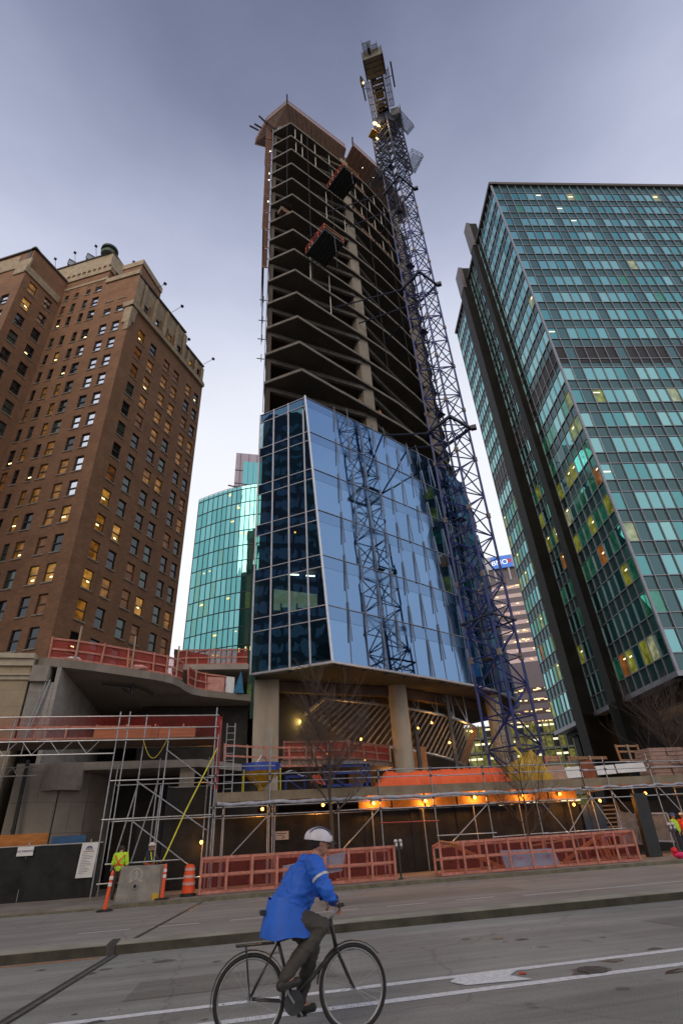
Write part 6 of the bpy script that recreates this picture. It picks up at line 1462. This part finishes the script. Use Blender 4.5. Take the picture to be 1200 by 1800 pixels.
m = MB(); m.quad((22.0, 28.22, .75), (24, 28.22, .6), (24, 28.22, 1.9), (22, 28.22, 1.95)); m.build('panel', mat('grey_panel', (.18, .19, .20), .6, var=.4, scale=2), T)
sheet(lambda u, v: (20.8+1.9*u, 28.4-.4*v, .6+1.6*v*(1-.3*u)+.08*nz(u*7+v*3, 15)), 14, 8, 'grey_tarpaulin', mat('pale_grey_tarp', (.22, .23, .25), .6, var=.4), None, (21.5, 28.4, .6)); tag(SC.objects[-1] if False else [o for o in SC.objects if o.name == 'grey_tarpaulin'][0], 'grey tarpaulin draped behind the black wrapped post', 'tarpaulin')
m = MB(); m.box(18.9, 32, 30.4, 30.5, .13, 2.6); tag(m.build('dark_back_hoarding', darkmesh, origin=(25, 30.4, .13)), 'dark rear hoarding deep under the right end of the walkway', 'hoarding')
T = thing('pink_bag', 'bright pink and red bag dumped at the kerb by the right parking meter', 'bag', (20.3, 24.2, .12))
m = MB(); m.sphere((20.35, 23.95, .25), .24, 10, (1.5, .9, .55)); m.v = [(a+random.uniform(-.03, .03), b, c+random.uniform(-.03, .03)) for a, b, c in m.v]; m.build('body', mat('hot_pink', (.75, .02, .13), .6, var=.4, scale=9), T, smooth=True)
m = MB(); m.sphere((20.1, 23.9, .44), .15, 9, (1, .8, .8)); m.build('flap', mat('bag_red', (.8, .02, .03), .6), T, smooth=True)
# lamps strung under the walkway
for q, (x, z, e, lab) in enumerate(((-.24, 1.8, 50, 'amber lamp low on the scaffold corner above the barrel'), (2.35, 2.95, 60, 'amber lamp under the deck below the concrete hopper'), (5.15, 3.0, 70, 'amber lamp under the deck behind the street tree trunk'), (7.58, 2.98, 110, 'amber lamp under the left end of the orange tarpaulin'), (10.19, 2.98, 120, 'amber lamp under the middle of the orange tarpaulin'), (12.78, 3.02, 120, 'amber lamp under the right end of the orange tarpaulin'), (15.41, 3.03, 120, 'amber lamp under the yellow skip beside the thin tree'), (17.5, 3.0, 50, 'dim amber lamp under the pinkish plywood'), (18.17, 2.5, 50, 'amber lamp hanging lower than the others on the long string'), (19.73, 2.62, 60, 'amber lamp above the dark blue panel'), (22.58, 2.85, 70, 'amber lamp above the framed gate panel'), (25.2, 3.0, 80, 'last amber lamp at the right edge under the deck'))):
    worklamp(x, 27.6, z, e*.55, .075, lab, 'amber lamps under the walkway', (1, .38, .06))

# ================================================================== TREES
def tree(name, base, h0, h1, r0, spread, seed, lab, nb=9, lean=0):
    random.seed(seed); T = thing(name, lab, 'tree', base); b = Vector(base); m = MB(); cr_ = MB()
    pts = [b]; 
    for q in range(1, 9): pts.append(b+Vector((lean*q/8+random.uniform(-.04, .04), random.uniform(-.04, .04), h1*q/8)))
    for q in range(8): m.tube(pts[q], pts[q+1], r0*(1-q/9.5), 8, r0*(1-(q+1)/9.5))
    m.build('trunk', bark, T)
    def grow(p, d, L, r, lev):
        segs = 4 if lev < 3 else 3; cur = p
        for s in range(segs):
            nd = (d+Vector((random.uniform(-.18, .18), random.uniform(-.18, .18), random.uniform(-.06, .16)))).normalized(); nx_ = cur+nd*L/segs
            cr_.tube(cur, nx_, r*(1-.22*s), 5 if lev < 2 else 3, r*(1-.22*(s+1)), cap=False)
            if lev < 4:
                for _ in range(random.choice((1, 2, 2)) if lev < 3 else random.choice((0, 1, 2))):
                    sd = (nd+Vector((random.uniform(-1, 1), random.uniform(-1, 1), random.uniform(-.1, .8)))*.7).normalized(); grow(nx_, sd, L*random.uniform(.5, .72), r*.52, lev+1)
            cur = nx_; d = nd
    for q in range(nb):
        t = lerp(h0/h1, .96, q/(nb-1)); i = min(7, int(t*8)); p = pts[i].lerp(pts[i+1], t*8-i); a = q*2.4+random.uniform(-.4, .4)
        d = Vector((cos(a), sin(a), random.uniform(.55, 1.1))).normalized(); grow(p, d, spread*(1.05-.45*t)*random.uniform(.8, 1.1), r0*.38, 1)
    cr_.build('crown', mat('twig_bark', (.085, .06, .05), .9, var=.3, scale=6), T)
tree('bare_street_tree', (5.05, 25.3, .12), 2.4, 6.6, .11, 2.3, 5, 'bare street tree in front of the scaffold behind the cyclist', 13)
tree('bare_street_tree', (14.0, 25.35, .12), 1.2, 4.6, .06, 1.6, 9, 'thin bare street tree in front of the yellow skip', 10, .3)
tree('bare_street_tree', (30.6, 33.5, 3.6), .3, 4.6, .09, 3.2, 12, 'bushy bare tree at the right edge before the granite fin', 12)
tree('bare_street_tree', (25.6, 25.4, .12), 1.6, 5.4, .07, 2.2, 14, 'bare tree at the far right beside the scaffold', 8)

# ================================================================== PEOPLE
skin = mat('skin', (.42, .21, .14), .55, var=.12, scale=9)
def capsules(m, segs, n=10):
    """tapered limbs: (p0, r0, p1, r1)"""
    for p0, r0, p1, r1 in segs:
        m.tube(p0, p1, r0, n, r1); m.sphere(p0, r0, n); m.sphere(p1, r1, n)
def fused(name, m, mt, parent, vox=.014, smooth=4, label=None, folds=0):
    """fuse overlapping volumes into one continuous skin"""
    o = m.build(name, mt, parent); md_ = o.modifiers.new('remesh', 'REMESH'); md_.mode = 'VOXEL'; md_.voxel_size = vox; md_.use_smooth_shade = True
    s_ = o.modifiers.new('smooth', 'SMOOTH'); s_.iterations = smooth; s_.factor = .5
    bpy.context.view_layer.update(); dg = bpy.context.evaluated_depsgraph_get()
    me = bpy.data.meshes.new_from_object(o.evaluated_get(dg)); o.modifiers.clear(); o.data = me
    if not me.materials: me.materials.append(mt)
    if folds:
        from mathutils import noise
        me.calc_loop_triangles() if False else None
        nrm = [v.normal.copy() for v in me.vertices]
        for v, n_ in zip(me.vertices, nrm):
            q = Vector((v.co.x*8, v.co.y*8, v.co.z*12)); a = 1-abs(noise.noise(q+Vector((3*noise.noise(q*.4), 0, 2))))*2; b = noise.noise(q*2.6)
            v.co += n_*(folds*(max(a, -.2)**3 if a > 0 else 0)*.9+folds*.3*b)
    if label: o['label'] = label
    return o
def person(base, heading, J, lab, jacket, trousers, hat=None, extra=None, detail=True, grp=None, vox=.014, hair=None, shoe=None, sleeve=None):
    """J: joints in the person's own frame (x forward, y left, z up), metres"""
    T = thing('person', lab, 'person', base, grp); ch, sh = cos(heading), sin(heading); B = Vector(base)
    w = {k: B+Vector((v[0]*ch-v[1]*sh, v[0]*sh+v[1]*ch, v[2])) for k, v in J.items() if len(v) == 3}
    f = Vector((ch, sh, 0)); lft = Vector((-sh, ch, 0)); U_ = Vector((0, 0, 1))
    hd = w['head']; hf = (f*cos(J.get('nod', (0,))[0])-U_*sin(J.get('nod', (0,))[0])); hu = lft.cross(hf)*-1; hu = hf.cross(lft)
    if hu.z < 0: hu = -hu
    m = MB()
    capsules(m, [(w['neck']-U_*.04, .062, hd-hu*.06, .052)])
    m.sphere(hd, .098, 14, (.92, .92, 1.12)); m.sphere(hd-hu*.065+hf*.035, .062, 10)
    m.sphere(hd+hf*.10-hu*.02, .018, 8); m.sphere(hd+hf*.085-hu*.068, .018, 8)
    for s in (-1, 1): m.sphere(hd+lft*s*.092-hu*.01, .022, 8, (.7, .5, 1)); m.sphere(hd+hf*.082+lft*s*.034+hu*.022, .02, 8)
    for s, S in ((1, 'l'), (-1, 'r')):
        capsules(m, [(w['sho_'+S], .05, w['elb_'+S], .040), (w['elb_'+S], .040, w['wri_'+S], .027)])
        capsules(m, [(w['hip_'+S], .082, w['kne_'+S], .052), (w['kne_'+S], .05, w['ank_'+S], .036), (w['ank_'+S], .036, w['toe_'+S], .03)])
        # palm, four unequal curled fingers and a thumb
        a = (w['wri_'+S]-w['elb_'+S]).normalized(); side = Vector(lft) if abs(a.dot(lft)) < .8 else Vector(U_); side = (side-a*side.dot(a)).normalized(); nrm = a.cross(side)
        if nrm.z > 0: nrm = -nrm
        c0 = w['wri_'+S]; m.obox(c0-side*.038-nrm*.012, a*.085, side*.076, nrm*.026)
        for q, (ln, off) in enumerate(((.068, -.030), (.078, -.010), (.072, .010), (.056, .029))):
            b0 = c0+a*.082+side*off; k1 = b0+a*ln*.45+nrm*.012; k2 = k1+a*ln*.12+nrm*ln*.42; k3 = k2-a*ln*.2+nrm*ln*.12
            capsules(m, [(b0, .0095, k1, .009), (k1, .009, k2, .0085), (k2, .0085, k3, .0075)], 7)
        th = -side*(1 if S == 'l' else -1); b0 = c0+a*.02+th*.034; k1 = b0+a*.035+th*.022+nrm*.008; k2 = k1+a*.028+nrm*.016
        capsules(m, [(b0, .013, k1, .011), (k1, .011, k2, .0095)], 7)
    capsules(m, [(w['pelvis'], .115, w['chest'], .12), (w['chest'], .12, w['neck']-U_*.05, .07), (w['sho_l'], .055, w['sho_r'], .055), (w['hip_l'], .09, w['hip_r'], .09)])
    fused('body', m, skin, T, min(vox, .0085))
    # jacket follows torso and sleeves, ends at wrists, collar and hem
    m = MB(); fat = J.get('fat', (1,))[0]
    capsules(m, [(w['pelvis']+(w['chest']-w['pelvis'])*.05, .165*fat, w['chest'], .165*fat), (w['chest'], .165*fat, w['neck']-U_*.07, .10), (w['sho_l'], .083*fat, w['sho_r'], .083*fat)], 14)
    for s, S in ((1, 'l'), (-1, 'r')):
        capsules(m, [(w['sho_'+S], .082*fat, w['elb_'+S], .064*fat)], 12)
        if not sleeve: capsules(m, [(w['elb_'+S], .062*fat, w['elb_'+S].lerp(w['wri_'+S], .90), .043*fat)], 12)
    m.tube(w['neck']-U_*.09, w['neck']-U_*.01, .088, 12, .078)
    fused('jacket', m, jacket, T, vox, 3, folds=.022 if detail else .008)
    if sleeve:
        m = MB()
        for S in 'lr': capsules(m, [(w['sho_'+S].lerp(w['elb_'+S], .25), .072, w['elb_'+S], .060), (w['elb_'+S], .059, w['elb_'+S].lerp(w['wri_'+S], .9), .042)], 10)
        m.build('sleeves', sleeve, T, smooth=True)
    m = MB(); capsules(m, [(w['hip_l'], .118, w['hip_r'], .118), (w['pelvis'], .145, (w['hip_l']+w['hip_r'])/2, .13)], 12)
    for S in 'lr': capsules(m, [(w['hip_'+S], .112, w['kne_'+S], .079), (w['kne_'+S], .078, w['kne_'+S].lerp(w['ank_'+S], .94), .058)], 12)
    fused('trousers', m, trousers, T, vox, 3, folds=.012 if detail else .006)
    for S in 'lr':
        m = MB(); d = (w['toe_'+S]-w['ank_'+S]); m.sphere(w['ank_'+S]-U_*.03, .048, 10); capsules(m, [(w['ank_'+S]-U_*.045-d*.15, .045, w['toe_'+S]-U_*.0, .038)]); fused('shoe', m, shoe or blackm, T, .01, 2)
    m = MB()
    for s in (-1, 1): m.sphere(hd+hf*.096+lft*s*.034+hu*.024, .0085, 6)
    m.build('eyes', blackm, T); m = MB(); m.obox(hd+hf*.098-hu*.052-lft*.02, lft*.04, hf*.006, hu*.006); m.build('mouth', mat('lip', (.3, .1, .08), .5), T)
    if hair is not False:
        m = MB(); m.sphere(hd-hf*.018+hu*.018, .106, 12, (.95, .95, 1.0)); o = fused('hair', m, hair or mat('dark_hair', (.03, .02, .015), .7), T, .012, 1)
        me = o.data; 
    if hat:
        hat(T, hd, hf, hu, lft)
    if extra: extra(T, w, f, lft)
    return T
def hardhat(mt):
    def h_(T, hd, hf, hu, l):
        m = MB(); c = hd+hu*.035
        R = 9
        vs = []; n = 14
        for j_ in range(6):
            ph = pi/2*j_/5
            for i in range(n): vs.append(c+(hf*cos(2*pi*i/n)+l*sin(2*pi*i/n))*.132*cos(ph)+hu*.115*sin(ph))
        fs = [(j_*n+i, j_*n+(i+1) % n, (j_+1)*n+(i+1) % n, (j_+1)*n+i) for j_ in range(5) for i in range(n)]
        m.add(vs, fs); m.tube(c-hu*.008, c+hu*.004, .142, 14); m.tube(c+hf*.08-hu*.008, c+hf*.08+hu*.004, .10, 12); m.build('hard_hat', mt, T, smooth=False)
    return h_
hivis = mat('hi_vis_yellow', (.50, .80, .04), .6, var=.15, scale=6, emit=None); hiv_or = mat('hi_vis_orange', (.75, .10, .03), .6)
def crossback(T, w, f, l):
    b = -f*.185
    for (a, c) in ((w['sho_l']-f*.10+Vector((0, 0, -.0)), w['pelvis']+b-l*.12+Vector((0, 0, .06))), (w['sho_r']-f*.10, w['pelvis']+b+l*.12+Vector((0, 0, .06)))):
        m = MB(); mid = (a+c)/2+b*.55; m.bar(a, mid, .04, .014, tuple(-f)); m.bar(mid, c, .04, .014, tuple(-f)); m.build('cross_band', hiv_or, T)
    m = MB(); n = 16; r_ = .178
    for z in (.10,):
        c = w['pelvis']+Vector((0, 0, z)); m.lathe([(r_, -.02), (r_, .03)], tuple(c), 16)
    m.build('waist_band', hiv_or, T)
STAND = dict(head=(.02, 0, 1.63), neck=(0, 0, 1.47), chest=(0, 0, 1.25), pelvis=(0, 0, .98), sho_l=(0, .19, 1.40), sho_r=(0, -.19, 1.40), elb_l=(.02, .26, 1.12), elb_r=(.02, -.26, 1.12), wri_l=(.14, .25, .90), wri_r=(.14, -.25, .90),
             hip_l=(0, .095, .93), hip_r=(0, -.095, .93), kne_l=(.03, .11, .50), kne_r=(.03, -.11, .50), ank_l=(0, .12, .09), ank_r=(0, -.12, .09), toe_l=(.16, .14, .04), toe_r=(.16, -.14, .04))
navy_w = mat('navy_workwear', (.02, .025, .05), .8); brown_t = mat('brown_trousers', (.07, .045, .035), .8, var=.3)
J = dict(STAND); J.update(head=(.08, .02, 1.60), neck=(.02, 0, 1.46), nod=(.5,))
person((-3.2, 25.5, .12), radians(80), J, 'worker seen from behind in a yellow vest with orange cross, left of the concrete block', hivis, brown_t, extra=crossback, sleeve=mat('grey_sleeve', (.24, .20, .19), .8), hat=None)
def harness(T, w, f, l):
    m = MB(); c = w['pelvis']; m.lathe([(.182, .0), (.182, .14)], tuple(c), 14); m.build('tool_belt', mat('orange_belt', (.6, .10, .04), .6, var=.5, scale=15), T)
    for S in 'lr': m = MB(); a = w['sho_'+S]*.55+w['neck']*.45; m.bar(a+f*.1, w['pelvis']+f*.19+Vector((0, 0, .1))+(w['sho_'+S]-w['neck'])*.4, .05, .015, tuple(f)); m.bar(a-f*.1, w['pelvis']-f*.19+Vector((0, 0, .1))+(w['sho_'+S]-w['neck'])*.4, .05, .015, tuple(f)); m.bar(a+f*.11, a-f*.11, .05, .015); m.build('reflective_strap', hivis, T)
J = dict(STAND); J.update(elb_l=(.12, .28, 1.15), wri_l=(.33, .2, 1.12), elb_r=(.14, -.25, 1.14), wri_r=(.34, -.12, 1.1))
person((-2.2, 26.5, .12), radians(-35), J, 'worker in navy with white hard hat and hi-vis straps behind the concrete block', navy_w, navy_w, hat=hardhat(white_p), extra=harness, hair=False)
person((22.9, 26.6, .12), radians(-60), dict(STAND), 'worker in a yellow vest and blue hard hat at the right edge behind the meter', hivis, navy_w, hat=hardhat(mat('hat_blue', (.02, .10, .35), .4)), hair=False, sleeve=navy_w)
person((24.0, 27.2, .12), radians(-120), dict(STAND), 'worker in an orange vest at the far right beyond the yellow-vested one', hiv_or, navy_w, hat=hardhat(white_p), hair=False)
z_ = SOF[7]+.28
P = face_pt(12.6, z_); person((P[0]+.1, P[1]+1.3, z_), radians(200), dict(STAND), 'tiny worker in orange vest left of the column on the lowest open tower floor', mat('dull_orange_vest', (.45, .14, .05), .7), brown_t, hat=hardhat(yel_p), hair=False, vox=.03)
P = face_pt(15.2, z_); person((P[0]+.1, P[1]+1.2, z_), radians(20), dict(STAND), 'tiny worker in orange vest right of the column on the lowest open tower floor', MATS['dull_orange_vest'], brown_t, hat=hardhat(yel_p), hair=False, vox=.03)
z_ = SOF[12]+.28; 
CR_ = dict(STAND); CR_.update(head=(.30, 0, .80), neck=(.22, 0, .70), chest=(.12, 0, .58), pelvis=(-.05, 0, .36), sho_l=(.17, .18, .66), sho_r=(.17, -.18, .66), elb_l=(.32, .22, .45), elb_r=(.32, -.22, .45), wri_l=(.5, .14, .36), wri_r=(.5, -.14, .36),
    hip_l=(-.05, .1, .34), hip_r=(-.05, -.1, .34), kne_l=(.32, .14, .42), kne_r=(.32, -.14, .42), ank_l=(.1, .13, .09), ank_r=(.1, -.13, .09), toe_l=(.26, .14, .04), toe_r=(.26, -.14, .04), nod=(.4,))
person((4.75, 27.6, 3.5), radians(-50), CR_, 'worker in orange crouching on the scaffold deck beside the blue trestle', mat('coral_vest', (.80, .13, .06), .6), navy_w, hair=False, hat=hardhat(mat('hat_dark', (.1, .05, .04), .5)))

# ================================================================== CYCLIST
bx0, by0 = 1.0, 6.8
BK = thing('bicycle', 'dark city bicycle ridden by the person in blue across the road', 'bicycle', (bx0, by0, 0))
def bp(x, z, y=0): return Vector((bx0+x, by0+y, z))
rub = mat('tyre_rubber', (.02, .02, .02), .8); frm = mat('frame_charcoal', (.04, .04, .045), .35, .3)
def torus(m, c, R, r, n=40, k=8):
    vs = []
    for i in range(n):
        a = 2*pi*i/n
        for j_ in range(k): b = 2*pi*j_/k; vs.append((c[0]+(R+r*cos(b))*cos(a), c[1]+r*sin(b), c[2]+(R+r*cos(b))*sin(a)))
    m.add(vs, [(i*k+j_, i*k+(j_+1) % k, ((i+1) % n)*k+(j_+1) % k, ((i+1) % n)*k+j_) for i in range(n) for j_ in range(k)])
for x in (-.50, .52):
    c = bp(x, .345); m = MB(); torus(m, c, .325, .02); o = m.build('wheel', rub, BK, smooth=True)
    m = MB(); torus(m, c, .302, .012, 40, 6); m.build('rim', steel, o, smooth=True); m = MB(); m.tube(c-Vector((0, .05, 0)), c+Vector((0, .05, 0)), .022, 10); m.build('hub', steel, o)
    m = MB()
    for q in range(28): a = 2*pi*q/28; s = .03 if q % 2 else -.03; m.tube(c+Vector((0, s, 0)), c+Vector((cos(a)*.3, 0, sin(a)*.3)), .0014, 3)
    m.build('spokes', steel, o)
    m = MB(); pts = [c+Vector((.365*cos(radians(a)), 0, .365*sin(radians(a)))) for a in (range(20, 200, 12) if x < 0 else range(40, 175, 12))]
    for a, b in zip(pts, pts[1:]): m.bar(a, b, .05, .006, tuple((a-c).normalized()))
    m.build('mudguard', frm, BK)
m = MB(); bb = bp(-.08, .29); seat = bp(-.27, .88); hdt = bp(.31, .90); hdb = bp(.36, .66); rh = bp(-.50, .345); fh = bp(.52, .345)
for a, b, r_ in ((bb, seat, .016), (seat-Vector((-.02, 0, .12)), hdt-Vector((0, 0, .05)), .017), (bb, hdb, .019), (hdb, hdt, .02)): m.tube(a, b, r_, 10)
for s in (-.035, .035): o_ = Vector((0, s, 0)); m.tube(bb+o_, rh+o_, .009, 8); m.tube(seat-Vector((-.03, 0, .14))+o_*.3, rh+o_, .008, 8)
m.build('frame', frm, BK, smooth=True)
m = MB()
for s in (-.045, .045): o_ = Vector((0, s, 0)); m.tube(hdb+o_, fh+o_, .012, 8)
m.tube(hdb+Vector((0, -.05, 0)), hdb+Vector((0, .05, 0)), .014, 8); m.build('fork', frm, BK)
m = MB(); m.tube(seat, seat+Vector((-.02, 0, .1)), .013, 8); m.build('seat_post', steel, BK)
m = MB(); m.add([seat+Vector(v) for v in ((-.15, -.075, .1), (-.15, .075, .1), (.0, .05, .11), (.13, .018, .1), (.13, -.018, .1), (0, -.05, .11), (-.15, -.07, .14), (-.15, .07, .14), (0, .045, .135), (.13, .015, .12), (.13, -.015, .12), (0, -.045, .135))],
   [(0, 1, 2, 3, 4, 5), (11, 10, 9, 8, 7, 6), (0, 6, 7, 1), (1, 7, 8, 2), (2, 8, 9, 3), (3, 9, 10, 4), (4, 10, 11, 5), (5, 11, 6, 0)]); m.build('saddle', blackm, BK, bevel=.01)
m = MB(); st_ = hdt+Vector((.10, 0, .10)); m.tube(hdt, st_, .014, 8); m.path([st_+Vector((-.06, -.31, .03)), st_+Vector((.02, -.2, .03)), st_+Vector((.04, 0, 0)), st_+Vector((.02, .2, .03)), st_+Vector((-.06, .31, .03))], .012, 8); hb = m.build('handlebar', steel, BK, smooth=True)
for s in (-1, 1): m = MB(); m.tube(st_+Vector((-.075, s*.325, .03)), st_+Vector((-.01, s*.235, .03)), .018, 8); m.build('grip', blackm, hb)
m = MB(); m.lathe([(.095, -.055), (.095, -.05)], bb, 24, 'y'); m.build('chainring', steel_d, BK)
for s in (-1, 1):
    e_ = bb+Vector((s*.10, s*.09, -.13*s)); m = MB(); m.tube(bb+Vector((0, s*.07, 0)), e_, .011, 6); o = m.build('crank', steel, BK); m = MB(); m.cbox(tuple(e_+Vector((0, s*.05, 0))), (.09, .09, .02)); m.build('pedal', blackm, o)
m = MB(); m.obox(rh+Vector((-.15, -.06, .40)), (.38, 0, 0), (0, .12, 0), (0, 0, .012))
for s in (-.06, .06): m.tube(rh+Vector((0, s, 0)), rh+Vector((-.05, s, .40)), .006, 6)
m.build('rear_rack', frm, BK)
jb = mat('cyclist_blue', (.015, .12, .60), .6, var=.22, scale=3, bump=.3, detail=6); gt = mat('cyclist_trousers', (.06, .055, .05), .8, var=.3)
def helmet(T, hd, hf, hu, l):
    hm = mat('helmet_white', (.60, .58, .64), .35, var=.1); hk = mat('helmet_dark', (.03, .03, .05), .5)
    n = 20
    c = hd+hu*.03-hf*.01; vs = []
    for j_ in range(8):
        ph = pi/2*j_/7
        for i in range(n): vs.append(c+(hf*cos(2*pi*i/n)*.155*(1.08 if cos(2*pi*i/n) < 0 else 1)+l*sin(2*pi*i/n)*.118)*cos(ph)+hu*.118*sin(ph))
    m = MB(); m.add(vs, [(j_*n+i, j_*n+(i+1) % n, (j_+1)*n+(i+1) % n, (j_+1)*n+i) for j_ in range(7) for i in range(n)]); m.add([v-hu*.02 for v in vs[:n]]+vs[:n], [(i, (i+1) % n, n+(i+1) % n, n+i) for i in range(n)]); ho = m.build('helmet', hm, T, smooth=True)
    for off in (-.062, -.022, .022, .062):
        m = MB(); pts = []
        for a in range(25, 160, 12):
            t = radians(a); k = sqrt(max(.05, 1-(off/.118)**2)); pts.append(c+hf*cos(t)*.158*k+hu*.122*sin(t)*k+l*off)
        for a, b in zip(pts, pts[1:]): m.bar(a, b, .018, .006, tuple(((a+b)/2-c).normalized()))
        m.build('vent', hk, ho)
    m = MB(); m.obox(c+hf*.12-l*.075-hu*.015, hf*.07-hu*.012, l*.15, hu*.008); m.build('visor', hk, ho)
    for s in (-1, 1): m = MB(); m.tube(c+l*s*.10+hf*.02, hd-hu*.10+hf*.03+l*s*.02, .005, 5); m.build('strap', hk, ho)
def pack(T, w, f, l):
    m = MB(); c = w['pelvis'].lerp(w['chest'], .1); n = 18
    # loose jacket hem
    vs = []
    for j_, (r_, dz) in enumerate(((.19, .10), (.22, 0), (.255, -.12), (.27, -.22))):
        for i in range(n): a = 2*pi*i/n; vs.append(c+f*(cos(a)*r_*1.05)+l*(sin(a)*r_*.95)+Vector((0, 0, dz+.012*sin(5*a+j_))))
    m.add(vs, [(j_*n+i, j_*n+(i+1) % n, (j_+1)*n+(i+1) % n, (j_+1)*n+i) for j_ in range(3) for i in range(n)]); m.build('jacket_hem', jb, T, smooth=True)
    m = MB(); m.sphere(w['neck']-f*.085-Vector((0, 0, .02)), .085, 12, (.9, 1.35, .75)); fused('hood', m, jb, T, .012, 2, folds=.012)
    m = MB(); a = w['neck']-Vector((0, 0, .09))+f*.105; b = w['pelvis']+f*.20+Vector((0, 0, -.05)); m.bar(a, b, .012, .008, tuple(f)); m.build('zip', blackm, T)
    for S in 'lr': m = MB(); e_ = w['elb_'+S].lerp(w['wri_'+S], .84); d_ = (w['wri_'+S]-w['elb_'+S]).normalized(); m.tube(e_, e_+d_*.035, .056, 12, .052); m.build('cuff', mat('cuff_navy', (.01, .03, .14), .7), T)
    m = MB(); c_ = w['sho_r'].lerp(w['elb_r'], .45); d_ = (w['elb_r']-w['sho_r']).normalized(); m.tube(c_, c_+d_*.025, .093, 14, .091); m.build('reflective_band', mat('cloth_reflector', (.5, .52, .56), .4), T)
JC = dict(head=(.22, 0, 1.585), neck=(.14, 0, 1.44), chest=(.04, 0, 1.25), pelvis=(-.16, 0, .99), sho_l=(.13, .19, 1.375), sho_r=(.13, -.19, 1.375), elb_l=(.24, .30, 1.17), elb_r=(.22, -.31, 1.16), wri_l=(.30, .285, 1.075), wri_r=(.30, -.285, 1.075),
    hip_l=(-.16, .09, .96), hip_r=(-.16, -.09, .96), kne_l=(.16, .11, .74), kne_r=(.22, -.11, .86), ank_l=(-.01, .13, .27), ank_r=(-.10, -.13, .50), toe_l=(.13, .14, .21), toe_r=(-.0, -.14, .45), nod=(.15,), fat=(1.12,))
ankL = dict(JC); ankL.update(kne_l=(.14, .12, .68), ank_l=(-.0, .14, .24), toe_l=(.14, .15, .20), kne_r=(.20, -.12, .86), ank_r=(-.2, -.14, .48), toe_r=(-.06, -.15, .46))
person((bx0, by0, 0), 0, ankL, 'person in a bright blue jacket and striped white helmet riding the bicycle', jb, gt, hat=helmet, extra=pack, hair=None, shoe=mat('shoe_dark', (.03, .03, .03), .6))
